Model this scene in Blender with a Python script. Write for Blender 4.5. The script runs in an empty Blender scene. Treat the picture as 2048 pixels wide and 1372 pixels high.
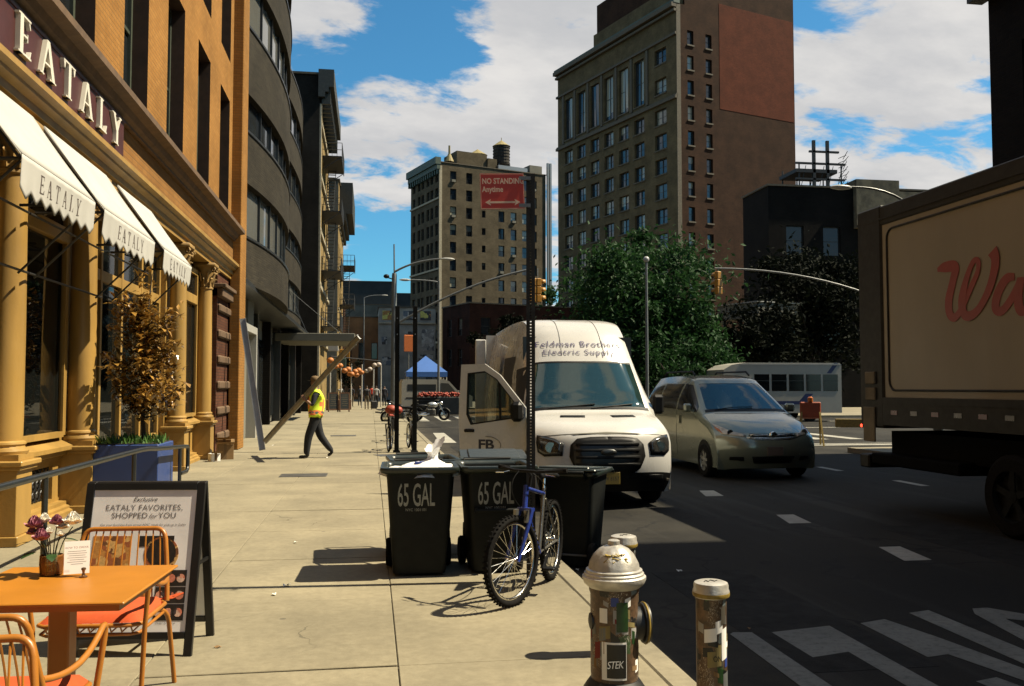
import bpy, bmesh, math, random
from mathutils import Vector, Matrix, Euler, noise
RND = random.Random(11)
sc = bpy.context.scene
COL = sc.collection
rad = math.radians
PI = math.pi

# ------------------------------------------------------------------ camera
cam = bpy.data.cameras.new("camera")
camo = bpy.data.objects.new("camera", cam)
COL.objects.link(camo)
camo.location = (0, 0, 1.6)
camo.rotation_euler = (rad(90 + 2.8307), 0, rad(-8.8933))
cam.sensor_width = 36
cam.lens = 1800 / 2048 * 36
cam.clip_start = 0.05
cam.clip_end = 3000
sc.camera = camo

# ------------------------------------------------------------------ sun, sky, exposure
SUN_EL, SUN_AZ = rad(53), rad(90 + 3)        # azimuth clockwise from +Y (the street): from the right
sun = bpy.data.lights.new("sun", 'SUN')
sun.energy = 5.0
sun.angle = rad(0.53)
sun.color = (1.0, 0.88, 0.65)
suno = bpy.data.objects.new("sun", sun)
COL.objects.link(suno)
sdir = Vector((math.sin(SUN_AZ) * math.cos(SUN_EL), math.cos(SUN_AZ) * math.cos(SUN_EL), math.sin(SUN_EL)))
suno.rotation_euler = sdir.to_track_quat('Z', 'Y').to_euler()
suno.location = (30, 0, 60)

w = bpy.data.worlds.new("World")
sc.world = w
w.use_nodes = True


class NT:
    """small node-tree writer"""
    def __init__(s, nt):
        s.t = nt
        s.n = nt.nodes
        s.l = nt.links

    def node(s, ty, **kw):
        n = s.n.new(ty)
        for k, v in kw.items():
            setattr(n, k, v)
        return n

    def set(s, sock, v):
        if isinstance(v, bpy.types.NodeSocket):
            s.l.new(v, sock)
        else:
            if sock.type == 'RGBA' and not isinstance(v, (int, float)) and len(v) == 3:
                v = (*v, 1)
            sock.default_value = v

    def math(s, op, a, b=0.0, c=None, clamp=False):
        n = s.node('ShaderNodeMath', operation=op, use_clamp=clamp)
        s.set(n.inputs[0], a)
        s.set(n.inputs[1], b)
        if c is not None:
            s.set(n.inputs[2], c)
        return n.outputs[0]

    def vmath(s, op, a, b=None):
        n = s.node('ShaderNodeVectorMath', operation=op)
        s.set(n.inputs[0], a)
        if b is not None:
            s.set(n.inputs[1], b)
        return n.outputs[0]

    def mix(s, f, a, b, blend='MIX'):
        n = s.node('ShaderNodeMix', data_type='RGBA', blend_type=blend)
        s.set(n.inputs[0], f)
        s.set(n.inputs[6], a)
        s.set(n.inputs[7], b)
        return n.outputs[2]

    def ramp(s, f, a, b, smooth=True):
        n = s.node('ShaderNodeMapRange', interpolation_type='SMOOTHSTEP' if smooth else 'LINEAR')
        s.set(n.inputs[0], f)
        s.set(n.inputs[1], a)
        s.set(n.inputs[2], b)
        return n.outputs[0]

    def noise(s, vec, scale, detail=4, rough=.55, dist=0.0, out=0):
        n = s.node('ShaderNodeTexNoise')
        if vec is not None:
            s.set(n.inputs['Vector'], vec)
        n.inputs['Scale'].default_value = scale
        n.inputs['Detail'].default_value = detail
        n.inputs['Roughness'].default_value = rough
        n.inputs['Distortion'].default_value = dist
        return n.outputs[out]

    def xyz(s, v):
        n = s.node('ShaderNodeSeparateXYZ')
        s.set(n.inputs[0], v)
        return n.outputs

    def comb(s, x, y, z):
        n = s.node('ShaderNodeCombineXYZ')
        for i, a in enumerate((x, y, z)):
            s.set(n.inputs[i], a)
        return n.outputs[0]


def build_sky():
    t = NT(w.node_tree)
    for n in list(t.n):
        t.n.remove(n)
    sky = t.node('ShaderNodeTexSky', sky_type='NISHITA', sun_disc=False)
    sky.sun_elevation = SUN_EL
    sky.sun_rotation = SUN_AZ
    sky.altitude = 0
    sky.air_density = 1.0
    sky.dust_density = 0.3
    sky.ozone_density = 3.0
    d = t.node('ShaderNodeTexCoord').outputs['Generated']
    x, y, z = t.xyz(d)
    az = t.math('ARCTAN2', x, y)
    el = t.math('ARCSINE', z)
    # cloud sheet seen in perspective: direction / height
    zz = t.math('ADD', t.math('MAXIMUM', z, 0.0), 0.22)
    px = t.math('DIVIDE', x, zz)
    py = t.math('DIVIDE', y, zz)
    rx = t.math('ADD', t.math('MULTIPLY', px, 0.75), t.math('MULTIPLY', py, 0.55))
    ry = t.math('SUBTRACT', t.math('MULTIPLY', py, 1.15), t.math('MULTIPLY', px, 0.45))
    vec = t.comb(rx, ry, 3.7)
    big = t.noise(vec, 1.25, 2, .5)
    fine = t.noise(vec, 4.9, 7, .60, .25)
    tot = t.math('ADD', t.math('MULTIPLY', big, 0.55), t.math('MULTIPLY', fine, 1.75))
    tot = t.math('SUBTRACT', tot, 0.515)
    # the larger cloud banks: azimuth, elevation, half sizes (degrees), weight
    banks = [(12, 22, 9, 9, .34), (15, 34, 16, 10, .3), (-6, 23.5, 4.5, 4, .30), (.5, 17.2, 4.5, 1.6, .22), (5.0, 15.0, 3.5, 1.5, .20), (6.5, 11.8, 4.5, 1.6, .18), (-2, 14.6, 3, .9, .16),
             (31, 19, 9.5, 6.5, .36), (33, 26, 9, 4, .26), (36.5, 11.8, 3.2, 1.6, .26), (-1.5, 12.3, 3, 1.7, .12),
             (3.2, 25, 3.4, 6, -.40), (5.2, 20, 3.2, 3, -.30), (-3.5, 19.5, 3.5, 1.6, -.2), (26, 22.5, 2.8, 4, -.32), (30, 24.5, 4, .9, -.2), (1.5, 8, 5, 4, -.18), (34, 14.4, 5, 1.1, -.26), (28.5, 16.2, 2, .8, -.12)]
    for a, e, ra, re_, wt in banks:
        da = t.math('DIVIDE', t.math('SUBTRACT', az, rad(a)), rad(ra))
        de = t.math('DIVIDE', t.math('SUBTRACT', el, rad(e)), rad(re_))
        q = t.math('ADD', t.math('MULTIPLY', da, da), t.math('MULTIPLY', de, de))
        g = t.math('POWER', 2.718, t.math('MULTIPLY', q, -0.9))
        tot = t.math('ADD', tot, t.math('MULTIPLY', g, wt))
    mask = t.ramp(tot, 0.565, 0.80)
    # thick parts of a cloud are a little greyer
    shade = t.ramp(t.noise(vec, 3.0, 6, .6), 0.3, 0.75)
    cloud = t.mix(shade, (5.2, 5.25, 5.4), (7.5, 7.3, 7.05))
    blue = t.mix(1.0, sky.outputs[0], (0.50, 1.12, 1.25), 'MULTIPLY')
    col = t.mix(mask, blue, cloud)
    bg = t.node('ShaderNodeBackground')
    t.set(bg.inputs[0], col)
    bg.inputs[1].default_value = 0.05
    o = t.node('ShaderNodeOutputWorld')
    t.l.new(bg.outputs[0], o.inputs[0])


build_sky()
sc.view_settings.view_transform = 'Standard'
sc.view_settings.look = 'None'
sc.view_settings.exposure = 1.1
sc.view_settings.gamma = 1.0
sc.view_settings.use_curve_mapping = False
sc.cycles.use_denoising = True
sc.cycles.max_bounces = 8
sc.cycles.diffuse_bounces = 3
sc.cycles.glossy_bounces = 4
sc.cycles.transmission_bounces = 6
sc.cycles.transparent_max_bounces = 8
sc.cycles.caustics_reflective = False
sc.cycles.caustics_refractive = False


# ------------------------------------------------------------------ materials
MATS = {}
ALB = .47      # the picture is exposed up by the same amount
BRIGHT = {'poster_sheet', 'van_white', 'paper', 'white_letter', 'plastic_bag', 'van_glass', 'petal_white', 'chrome', 'lens_clear', 'hubcap', 'litter_white', 'vest_lime', 'vest_orange', 'bus_white', 'tail_light', 'sign_white', 'bin_print', }


def base_mat(name):
    m = bpy.data.materials.new(name)
    m.use_nodes = True
    t = NT(m.node_tree)
    b = t.n['Principled BSDF']
    MATS[name] = m
    return m, t, b


def mat(name, col, rough=.6, metal=0.0, var=.18, scale=6.0, bump=0.0, bscale=80.0, rnd=0.0, spec=.5, coat=0.0, streak=0.0, emit=None):
    m, t, b = base_mat(name)
    if name not in BRIGHT:
        col = tuple(a * ALB for a in col)
    tc = t.node('ShaderNodeTexCoord').outputs['Object']
    c = col
    if var:
        v = tc
        if streak:
            mp = t.node('ShaderNodeMapping')
            t.set(mp.inputs[0], tc)
            mp.inputs[3].default_value = (1, 1, streak)
            v = mp.outputs[0]
        n1 = t.noise(v, scale, 6, .6)
        k = t.ramp(n1, .28, .72)
        lo = tuple(a * (1 - var) for a in col)
        hi = tuple(min(1, a * (1 + var)) for a in col)
        c = t.mix(k, lo, hi)
    if rnd:
        oi = t.node('ShaderNodeObjectInfo').outputs['Random']
        k = t.math('ADD', t.math('MULTIPLY', oi, 2 * rnd), 1 - rnd)
        c = t.mix(1.0, c, t.comb(k, k, k), 'MULTIPLY')
    t.set(b.inputs['Base Color'], c)
    b.inputs['Metallic'].default_value = metal
    if rough > .12 and var:
        r2 = t.math('ADD', t.math('MULTIPLY', t.noise(tc, scale * 2.3, 3), .24), rough - .12)
        t.set(b.inputs['Roughness'], r2)
    else:
        b.inputs['Roughness'].default_value = rough
    b.inputs['Specular IOR Level'].default_value = spec
    b.inputs['Coat Weight'].default_value = coat
    b.inputs['Coat Roughness'].default_value = .08
    if emit:
        b.inputs['Emission Color'].default_value = (*emit[:3], 1)
        b.inputs['Emission Strength'].default_value = emit[3]
    if bump:
        bp = t.node('ShaderNodeBump')
        bp.inputs['Strength'].default_value = bump
        bp.inputs['Distance'].default_value = .01
        t.set(bp.inputs['Height'], t.noise(tc, bscale, 5, .6))
        t.set(b.inputs['Normal'], bp.outputs[0])
    return m


def brick_mat(name, c1, c2, mortar, bw=.21, bh=.07, var=.35, patch=None):
    m, t, b = base_mat(name)
    tc = t.node('ShaderNodeTexCoord').outputs['Object']
    x, y, z = t.xyz(tc)
    v = t.comb(t.math('ADD', x, y), z, 0.0)
    br = t.node('ShaderNodeTexBrick')
    t.set(br.inputs['Vector'], v)
    br.inputs['Scale'].default_value = 1.0
    br.inputs['Brick Width'].default_value = bw
    br.inputs['Row Height'].default_value = bh
    br.inputs['Mortar Size'].default_value = bh * .11
    br.inputs['Mortar Smooth'].default_value = .3
    br.inputs['Bias'].default_value = 0.0
    t.set(br.inputs['Color1'], c1)
    t.set(br.inputs['Color2'], c2)
    t.set(br.inputs['Mortar'], mortar)
    k = t.ramp(t.noise(tc, .55, 7, .65), .3, .7)
    lo = 1 - var
    hi = 1.1 * ALB
    lo *= ALB
    dirt = t.mix(k, (lo, lo, lo), (hi, hi, hi))
    c = t.mix(1.0, br.outputs[0], dirt, 'MULTIPLY')
    t.set(b.inputs['Base Color'], c)
    b.inputs['Roughness'].default_value = .88
    b.inputs['Specular IOR Level'].default_value = .12
    bp = t.node('ShaderNodeBump')
    bp.inputs['Strength'].default_value = .5
    bp.inputs['Distance'].default_value = .012
    bp.invert = True
    t.set(bp.inputs['Height'], br.outputs[1])
    t.set(b.inputs['Normal'], bp.outputs[0])
    return m


def concrete_mat(name, col, rnd=.06):
    m, t, b = base_mat(name)
    col = tuple(a * ALB for a in col)
    g = t.node('ShaderNodeNewGeometry').outputs['Position']
    n1 = t.ramp(t.noise(g, .9, 8, .62), .25, .75)
    n2 = t.ramp(t.noise(g, 14, 6, .7), .2, .8)
    c = t.mix(n1, tuple(a * .74 for a in col), tuple(a * 1.14 for a in col))
    c = t.mix(1.0, c, t.mix(n2, (.80, .79, .77), (1.09, 1.09, 1.09)), 'MULTIPLY')
    # trodden gum: round dark spots, and long faint stains
    vo = t.node('ShaderNodeTexVoronoi')
    t.set(vo.inputs['Vector'], g)
    vo.inputs['Scale'].default_value = 2.3
    size = t.math('MULTIPLY', t.xyz(vo.outputs['Color'])[0], .085)
    spot = t.math('LESS_THAN', vo.outputs['Distance'], size)
    keep = t.math('GREATER_THAN', t.xyz(vo.outputs['Color'])[1], .45)
    c = t.mix(t.math('MULTIPLY', t.math('MULTIPLY', spot, keep), .6), c, (.05, .044, .035))
    st = t.ramp(t.noise(t.vmath('MULTIPLY', g, (.5, 1.6, 1)), 2.3, 7, .7, .6), .60, .78)
    c = t.mix(t.math('MULTIPLY', st, .55), c, tuple(a * .45 for a in col))
    # hairline cracks
    cr = t.node('ShaderNodeTexVoronoi', feature='DISTANCE_TO_EDGE')
    wv = t.node('ShaderNodeTexNoise')
    t.set(wv.inputs['Vector'], g)
    wv.inputs['Scale'].default_value = 2.2
    wv.inputs['Detail'].default_value = 6
    t.set(cr.inputs['Vector'], t.vmath('ADD', g, t.vmath('MULTIPLY', wv.outputs['Color'], (.5, .5, 0))))
    cr.inputs['Scale'].default_value = .42
    ck = t.math('MULTIPLY', t.math('LESS_THAN', cr.outputs['Distance'], .0022), t.ramp(t.noise(g, .6, 2), .54, .60))
    c = t.mix(t.math('MULTIPLY', ck, .5), c, (.035, .03, .02))
    oi = t.node('ShaderNodeObjectInfo').outputs['Random']
    k = t.math('ADD', t.math('MULTIPLY', oi, 2 * rnd), 1 - rnd)
    c = t.mix(1.0, c, t.comb(k, k, k), 'MULTIPLY')
    t.set(b.inputs['Base Color'], c)
    b.inputs['Roughness'].default_value = .9
    bp = t.node('ShaderNodeBump')
    bp.inputs['Strength'].default_value = .25
    bp.inputs['Distance'].default_value = .006
    t.set(bp.inputs['Height'], t.noise(g, 60, 6, .7))
    t.set(b.inputs['Normal'], bp.outputs[0])
    return m


def asphalt_mat(name):
    m, t, b = base_mat(name)
    g = t.node('ShaderNodeNewGeometry').outputs['Position']
    x, y, z = t.xyz(g)
    n1 = t.ramp(t.noise(g, .5, 7, .6), .3, .7)
    n2 = t.ramp(t.noise(g, 130, 3, .8), .3, .7)
    c = t.mix(n1, (.013, .0125, .0115), (.031, .029, .0255))
    c = t.mix(1.0, c, t.mix(n2, (.6, .6, .6), (1.5, 1.5, 1.45)), 'MULTIPLY')
    # wheel polish, tar seams and oil
    lane = t.ramp(t.noise(t.comb(x, t.math('MULTIPLY', y, .06), 0.0), 1.9, 4, .6), .52, .72)
    c = t.mix(t.math('MULTIPLY', lane, .5), c, (.055, .053, .048))
    seam = t.math('ABSOLUTE', t.math('SUBTRACT', t.noise(g, .33, 4, .6), .5))
    c = t.mix(t.math('MULTIPLY', t.math('LESS_THAN', seam, .0045), .8), c, (.013, .013, .013))
    # dust towards the gutter
    gut = t.math('MULTIPLY', t.ramp(x, 3.0, 1.75), t.ramp(t.noise(g, 2.5, 7, .7), .25, .8))
    c = t.mix(t.math('MULTIPLY', gut, .7), c, (.085, .074, .055))
    t.set(b.inputs['Base Color'], c)
    t.set(b.inputs['Roughness'], t.math('ADD', t.math('MULTIPLY', n1, .15), .75))
    b.inputs['Specular IOR Level'].default_value = .12
    bp = t.node('ShaderNodeBump')
    bp.inputs['Strength'].default_value = .6
    bp.inputs['Distance'].default_value = .006
    t.set(bp.inputs['Height'], t.noise(g, 90, 4, .8))
    t.set(b.inputs['Normal'], bp.outputs[0])
    return m


def paint_mat(name, col, wear=.5):
    """road paint worn through to the asphalt"""
    m, t, b = base_mat(name)
    g = t.node('ShaderNodeNewGeometry').outputs['Position']
    k = t.ramp(t.noise(g, 16, 8, .75), wear - .08, wear + .12)
    k2 = t.ramp(t.noise(t.vmath('MULTIPLY', g, (1, 5, 1)), 5, 6, .7), .52, .72)
    c = t.mix(t.ramp(t.noise(g, 2.2, 5, .6), .3, .7), tuple(a * .72 for a in col), col)
    c = t.mix(t.math('MULTIPLY', t.math('MAXIMUM', t.math('SUBTRACT', 1.0, k), t.math('MULTIPLY', k2, .8)), .6), c, (.035, .033, .03))
    t.set(b.inputs['Base Color'], c)
    b.inputs['Roughness'].default_value = .75
    return m


def window_mat(name, dark, blind, share=.5):
    """far window panes: dark rooms behind some, blinds down behind others"""
    m, t, b = base_mat(name)
    oi = t.node('ShaderNodeObjectInfo').outputs['Random']
    tc = t.node('ShaderNodeTexCoord').outputs['Object']
    k = t.ramp(oi, 1 - share, 1 - share + .22)
    zz = t.xyz(tc)[2]
    lev = t.math('GREATER_THAN', zz, t.math('MULTIPLY', t.math('FRACT', t.math('MULTIPLY', oi, 17.3)), 1.0))
    c = t.mix(t.math('MULTIPLY', k, lev), dark, blind)
    t.set(b.inputs['Base Color'], c)
    b.inputs['Roughness'].default_value = .06
    b.inputs['Specular IOR Level'].default_value = .75
    return m


def glass_mat(name, tint=(.02, .025, .025), rough=.03, alpha=.35, spec=.6):
    """thin sheet of glass: reflects at the surface, lets part of the light straight through"""
    m, t, b = base_mat(name)
    b.inputs['Base Color'].default_value = (*tint, 1)
    b.inputs['Roughness'].default_value = rough
    b.inputs['Specular IOR Level'].default_value = spec
    b.inputs['IOR'].default_value = 1.75
    tr = t.node('ShaderNodeBsdfTransparent')
    tr.inputs[0].default_value = (.85, .92, .88, 1)
    mx = t.node('ShaderNodeMixShader')
    mx.inputs[0].default_value = alpha
    out = t.n['Material Output']
    fr = t.node('ShaderNodeFresnel')
    fr.inputs[0].default_value = 1.7
    k = t.math('ADD', t.math('MULTIPLY', fr.outputs[0], 1 - alpha), alpha, clamp=True)
    t.set(mx.inputs[0], k)
    t.l.new(tr.outputs[0], mx.inputs[1])
    t.l.new(b.outputs[0], mx.inputs[2])
    t.l.new(mx.outputs[0], out.inputs[0])
    return m


def leaf_mat(name, c1, c2, rough=.45, spec=.5, trans=.25):
    m, t, b = base_mat(name)
    g = t.node('ShaderNodeNewGeometry')
    rp = g.outputs['Random Per Island']
    pn = t.ramp(t.noise(g.outputs['Position'], .75, 3, .6), .3, .72)
    rp = t.math('ADD', t.math('MULTIPLY', rp, .55), t.math('MULTIPLY', pn, .45))
    c = t.mix(rp, c1, c2)
    t.set(b.inputs['Base Color'], c)
    b.inputs['Roughness'].default_value = rough
    b.inputs['Specular IOR Level'].default_value = spec
    tr = t.node('ShaderNodeBsdfTranslucent')
    t.set(tr.inputs[0], c)
    mx = t.node('ShaderNodeMixShader')
    mx.inputs[0].default_value = trans
    t.l.new(b.outputs[0], mx.inputs[1])
    t.l.new(tr.outputs[0], mx.inputs[2])
    t.l.new(mx.outputs[0], t.n['Material Output'].inputs[0])
    return m


def poster_mat(name, paper, inks, scale=7.0):
    """printed paper: blocks of ink, per piece of paper"""
    m, t, b = base_mat(name)
    tc = t.node('ShaderNodeTexCoord').outputs['Object']
    vo = t.node('ShaderNodeTexVoronoi', distance='CHEBYCHEV')
    t.set(vo.inputs['Vector'], tc)
    vo.inputs['Scale'].default_value = scale
    c = paper
    sep = t.xyz(vo.outputs['Color'])
    for i, ink in enumerate(inks):
        k = t.math('GREATER_THAN', sep[i % 3], .55 + .12 * i)
        c = t.mix(k, c, ink)
    c = t.mix(1.0, c, t.mix(t.ramp(t.noise(tc, scale * 3, 4), .3, .7), (.75, .75, .75), (1.1, 1.1, 1.1)), 'MULTIPLY')
    t.set(b.inputs['Base Color'], c)
    b.inputs['Roughness'].default_value = .6
    return m


asphalt_mat('asphalt')
mat('asphalt_patch', (.040, .039, .036), .85, var=.35, scale=5, bump=.6, bscale=120, spec=.15)
concrete_mat('concrete', (.46, .40, .262))
concrete_mat('concrete_kerb', (.44, .385, .26))
paint_mat('road_paint', (.17, .17, .145), .42)
paint_mat('road_paint_fresh', (.34, .325, .275), .36)
mat('yellow_paint', (.62, .37, .095), .45, var=.20, scale=2.2, bump=.12, bscale=30, streak=.25)
mat('yellow_stone', (.50, .30, .085), .7, var=.22, scale=5, bump=.25, bscale=25)
brick_mat('orange_brick', (.63, .305, .078), (.54, .25, .06), (.44, .24, .08), var=.22)
brick_mat('orange_brick_band', (.50, .25, .075), (.44, .21, .06), (.36, .2, .08), bw=.3, bh=.09, var=.2)
brick_mat('red_rustic', (.21, .085, .045), (.16, .06, .035), (.12, .07, .05), var=.3)
mat('brown_stone', (.20, .115, .055), .8, var=.25, scale=6, bump=.3, bscale=20)
mat('maroon_board', (.115, .030, .026), .45, var=.12, scale=5)
mat('white_letter', (.58, .55, .47), .4, var=.05)
mat('awning_cloth', (.80, .78, .72), .85, var=.05, scale=3, bump=.1, bscale=200)
mat('awning_letter', (.16, .12, .10), .8, var=0)
mat('black_iron', (.018, .018, .018), .5, var=.2, scale=20)
mat('black_glass', (.010, .011, .012), .12, var=.1, spec=.5)
mat('chassis_black', (.008, .008, .008), .8, var=.2, spec=.04)
mat('black_frame', (.012, .012, .012), .4, var=.1)
mat('dark_interior', (.020, .016, .013), .9, var=.5, scale=2)
mat('wood_interior', (.10, .045, .02), .6, var=.3, scale=3)
glass_mat('shop_glass', (.012, .014, .013), .02, .30)
mat('green_frame', (.10, .12, .085), .5, var=.1)
window_mat('pane_near', (.012, .014, .015), (.05, .05, .045), .3)
brick_mat('grey_brick', (.080, .068, .048), (.055, .047, .035), (.066, .058, .044), bw=.4, bh=.07, var=.3)
mat('grey_metal', (.10, .105, .105), .35, metal=.6, var=.1)
mat('white_metal', (.70, .68, .62), .4, var=.06, scale=3)
mat('galvanised', (.46, .46, .45), .42, metal=.8, var=.15, scale=8)
mat('aluminium', (.62, .62, .61), .38, metal=.75, var=.08, scale=5)
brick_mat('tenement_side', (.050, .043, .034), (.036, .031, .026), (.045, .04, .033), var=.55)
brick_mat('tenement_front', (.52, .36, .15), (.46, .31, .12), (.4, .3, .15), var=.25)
mat('pale_trim', (.60, .52, .36), .7, var=.2, scale=5)
mat('dark_cornice', (.05, .052, .04), .6, var=.3)
brick_mat('tan_brick', (.225, .182, .118), (.178, .144, .093), (.19, .15, .09), bw=.3, bh=.1, var=.35)
brick_mat('loft_brick', (.285, .215, .115), (.225, .168, .09), (.21, .165, .095), bw=.3, bh=.1, var=.35)
mat('poster_wall', (.52, .49, .41), .85, var=.25, scale=.6)
brick_mat('brown_brick', (.092, .042, .021), (.066, .030, .016), (.07, .038, .024), bw=.3, bh=.1, var=.4)
brick_mat('red_patch_brick', (.205, .052, .023), (.165, .042, .018), (.14, .045, .026), bw=.3, bh=.1, var=.25)
mat('stone_trim', (.16, .13, .085), .8, var=.25)
mat('copper_green', (.07, .12, .085), .6, var=.3)
brick_mat('dark_red_brick', (.085, .032, .02), (.06, .024, .016), (.05, .03, .022), bw=.3, bh=.1, var=.5)
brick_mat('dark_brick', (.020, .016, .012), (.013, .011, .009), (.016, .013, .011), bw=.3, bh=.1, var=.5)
mat('graffiti_wall', (.23, .185, .11), .85, var=.5, scale=1.2)
mat('teal_grey', (.030, .042, .045), .8, var=.3, scale=.5)
mat('grey_render', (.26, .25, .20), .85, var=.25, scale=.6)
mat('orange_render', (.55, .24, .08), .85, var=.3, scale=.5)
window_mat('pane_far', (.020, .030, .038), (.26, .25, .19), .5)
window_mat('pane_dark', (.014, .016, .018), (.10, .10, .09), .3)
mat('window_frame_dark', (.035, .032, .026), .6, var=.1)
mat('roof_tar', (.035, .033, .03), .9, var=.3)
mat('tank_wood', (.045, .036, .027), .9, var=.4, scale=1.5)
mat('tank_roof', (.42, .33, .12), .7, var=.2)
mat('orange_metal', (.66, .245, .030), .38, var=.06, scale=6)
mat('orange_top', (.78, .30, .026), .42, var=.10, scale=2.0, bump=.05, bscale=150)
mat('orange_cushion', (.88, .125, .018), .9, var=.08, scale=12, bump=.2, bscale=400)
mat('paper', (.78, .76, .72), .7, var=.03)
mat('print_grey', (.30, .27, .25), .8, var=0)
mat('print_dark', (.10, .085, .075), .8, var=0)
mat('print_red', (.35, .05, .04), .8, var=0)
mat('petal_pink', (.72, .27, .35), .6, var=.3, scale=30)
mat('petal_white', (.80, .76, .66), .6, var=.1, scale=30)
mat('leaf_green', (.03, .09, .02), .45, var=.3, scale=20)
mat('stem_green', (.06, .09, .03), .6, var=.2)
glass_mat('vase_glass', (.35, .14, .04), .02, .25)
mat('brass', (.45, .24, .12), .3, metal=.9, var=.05)
poster_mat('food_amber', (.50, .22, .05), [(.16, .06, .02), (.62, .36, .12), (.34, .10, .03)], 26)
poster_mat('food_pink', (.55, .17, .10), [(.05, .03, .03), (.66, .28, .18), (.62, .40, .30)], 24)
mat('food_dark', (.03, .02, .014), .5, var=.5, scale=30)
mat('poster_sheet', (.74, .70, .68), .35, var=.10, scale=4)
mat('planter_blue', (.055, .11, .36), .45, var=.06, scale=3)
leaf_mat('magnolia_leaf', (.030, .021, .006), (.50, .27, .055), .20, .9, .15)
mat('bark', (.06, .045, .03), .9, var=.3, scale=12, bump=.4, bscale=30)
leaf_mat('planter_leaf', (.04, .11, .02), (.09, .17, .04), .5, .4)
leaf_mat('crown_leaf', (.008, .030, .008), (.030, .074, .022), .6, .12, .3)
leaf_mat('crown_leaf_shaded', (.003, .005, .003), (.008, .010, .005), .75, .06, .15)  # darker copy of the crown leaf: tree shade put into the colour
mat('cardboard', (.42, .25, .10), .85, var=.12, scale=5)
mat('rail_black', (.020, .024, .024), .35, var=.15, scale=10, spec=.7)
mat('bin_plastic', (.008, .010, .0085), .62, var=.25, scale=8, spec=.25)
mat('bin_rim', (.022, .034, .027), .35, var=.1, spec=.6)
mat('bin_print', (.30, .30, .26), .8, var=.2, scale=60)
mat('plastic_bag', (.80, .79, .77), .4, var=.05, scale=10)
mat('tape_blue', (.05, .10, .45), .5, var=0)
mat('tyre', (.020, .019, .018), .85, var=.3, scale=30, spec=.06)
mat('chrome', (.70, .68, .62), .18, metal=1, var=.05)
mat('bike_blue', (.035, .07, .40), .3, var=.2, scale=20, coat=.5)
mat('bike_silver', (.52, .50, .44), .3, metal=.8, var=.1)
mat('post_steel', (.045, .044, .040), .55, metal=.4, var=.35, scale=14)
mat('post_dark', (.010, .011, .010), .7, var=.3, scale=14, spec=.15)
mat('sign_red', (.95, .085, .045), .5, var=.06, scale=4)
mat('sign_white', (.66, .50, .38), .5, var=.04)
mat('van_white', (.45, .44, .415), .28, var=.03, scale=2, coat=.6)
mat('van_text', (.13, .11, .24), .6, var=0)
mat('van_logo', (.02, .022, .05), .5, var=0)
glass_mat('van_glass', (.022, .050, .047), .02, .60, 1.0)
mat('black_plastic', (.010, .010, .010), .5, var=.15, scale=20, spec=.2)
mat('dark_seat', (.03, .03, .032), .8, var=.3)
mat('lens_clear', (.34, .30, .23), .22, var=.3, scale=18, spec=.8)
mat('lens_dark', (.05, .05, .048), .12, var=.4, scale=30, spec=.8)
mat('shaded_reveal', (.085, .040, .020), .85, var=.3, scale=4)  # window jambs of the brick store, their shade darkened into the colour
mat('lens_amber', (.75, .20, .03), .2, var=.1)
mat('plate_yellow', (.45, .32, .06), .5, var=.1, scale=20)
mat('plate_pale', (.20, .15, .12), .5, var=.1)
mat('sage_paint', (.40, .44, .33), .22, metal=.35, var=.05, scale=3, coat=.7)
mat('hubcap', (.50, .50, .47), .3, metal=.8, var=.1)
mat('truck_panel', (.42, .36, .25), .55, var=.08, scale=.8, streak=.3)
mat('truck_trim', (.045, .043, .035), .6, metal=.1, var=.2, spec=.2)
mat('truck_red', (.44, .052, .032), .5, var=.08, scale=4)
mat('reflector_red', (.16, .012, .012), .3, var=.1)
mat('reflector_white', (.16, .14, .11), .3, var=.1)
mat('tail_light', (.5, .02, .01), .3, var=0, emit=(1, .05, .02, 2.2))
mat('bus_white', (.33, .31, .26), .35, var=.05, scale=2)
mat('bus_blue', (.02, .035, .16), .4, var=.1)
mat('signal_yellow', (.62, .28, .02), .45, var=.08)
mat('signal_lens', (.02, .02, .02), .2, var=0)
mat('barrel_orange', (.50, .09, .02), .5, var=.15)
mat('tent_blue', (.05, .20, .66), .6, var=.08, scale=1)
mat('lantern_orange', (.75, .26, .05), .6, var=.1)
mat('lantern_white', (.72, .60, .50), .6, var=.1)
mat('flower_red', (.55, .07, .03), .6, var=.3, scale=8)
mat('wood_frame', (.22, .10, .04), .7, var=.2)
mat('chalkboard', (.015, .022, .020), .7, var=.3, scale=8)
mat('steel_stripe', (.20, .19, .17), .5, metal=.5, var=.3)
mat('skin', (.42, .22, .13), .55, var=.08, scale=20)
mat('trousers_dark', (.012, .014, .020), .85, var=.3, scale=15)
mat('shirt_navy', (.018, .020, .035), .85, var=.2, scale=15)
mat('vest_lime', (.62, .78, .03), .7, var=.08, scale=10)
mat('vest_orange', (.80, .22, .06), .7, var=.05)
mat('boot_black', (.010, .009, .008), .6, var=.2)
mat('cap_tan', (.28, .17, .07), .8, var=.1)
mat('khaki_cloth', (.24, .19, .12), .85, var=.2, scale=15)
mat('shirt_white', (.62, .60, .56), .85, var=.1)
mat('shirt_grey', (.10, .10, .11), .85, var=.2)
mat('silver_paint', (.95, .90, .80), .40, metal=.45, var=.25, scale=9, bump=.3, bscale=40)
mat('yellow_scrawl', (.70, .48, .02), .6, var=.2, scale=30)
mat('yellow_band', (.48, .33, .06), .5, var=.3, scale=20)
mat('scaffold_black', (.014, .014, .014), .6, var=.2)
mat('litter_white', (.7, .68, .62), .7, var=.1)
mat('mast_grey', (.30, .31, .30), .5, metal=.3, var=.15, scale=6)
mat('flag_white', (.62, .60, .56), .8, var=.1)


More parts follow.
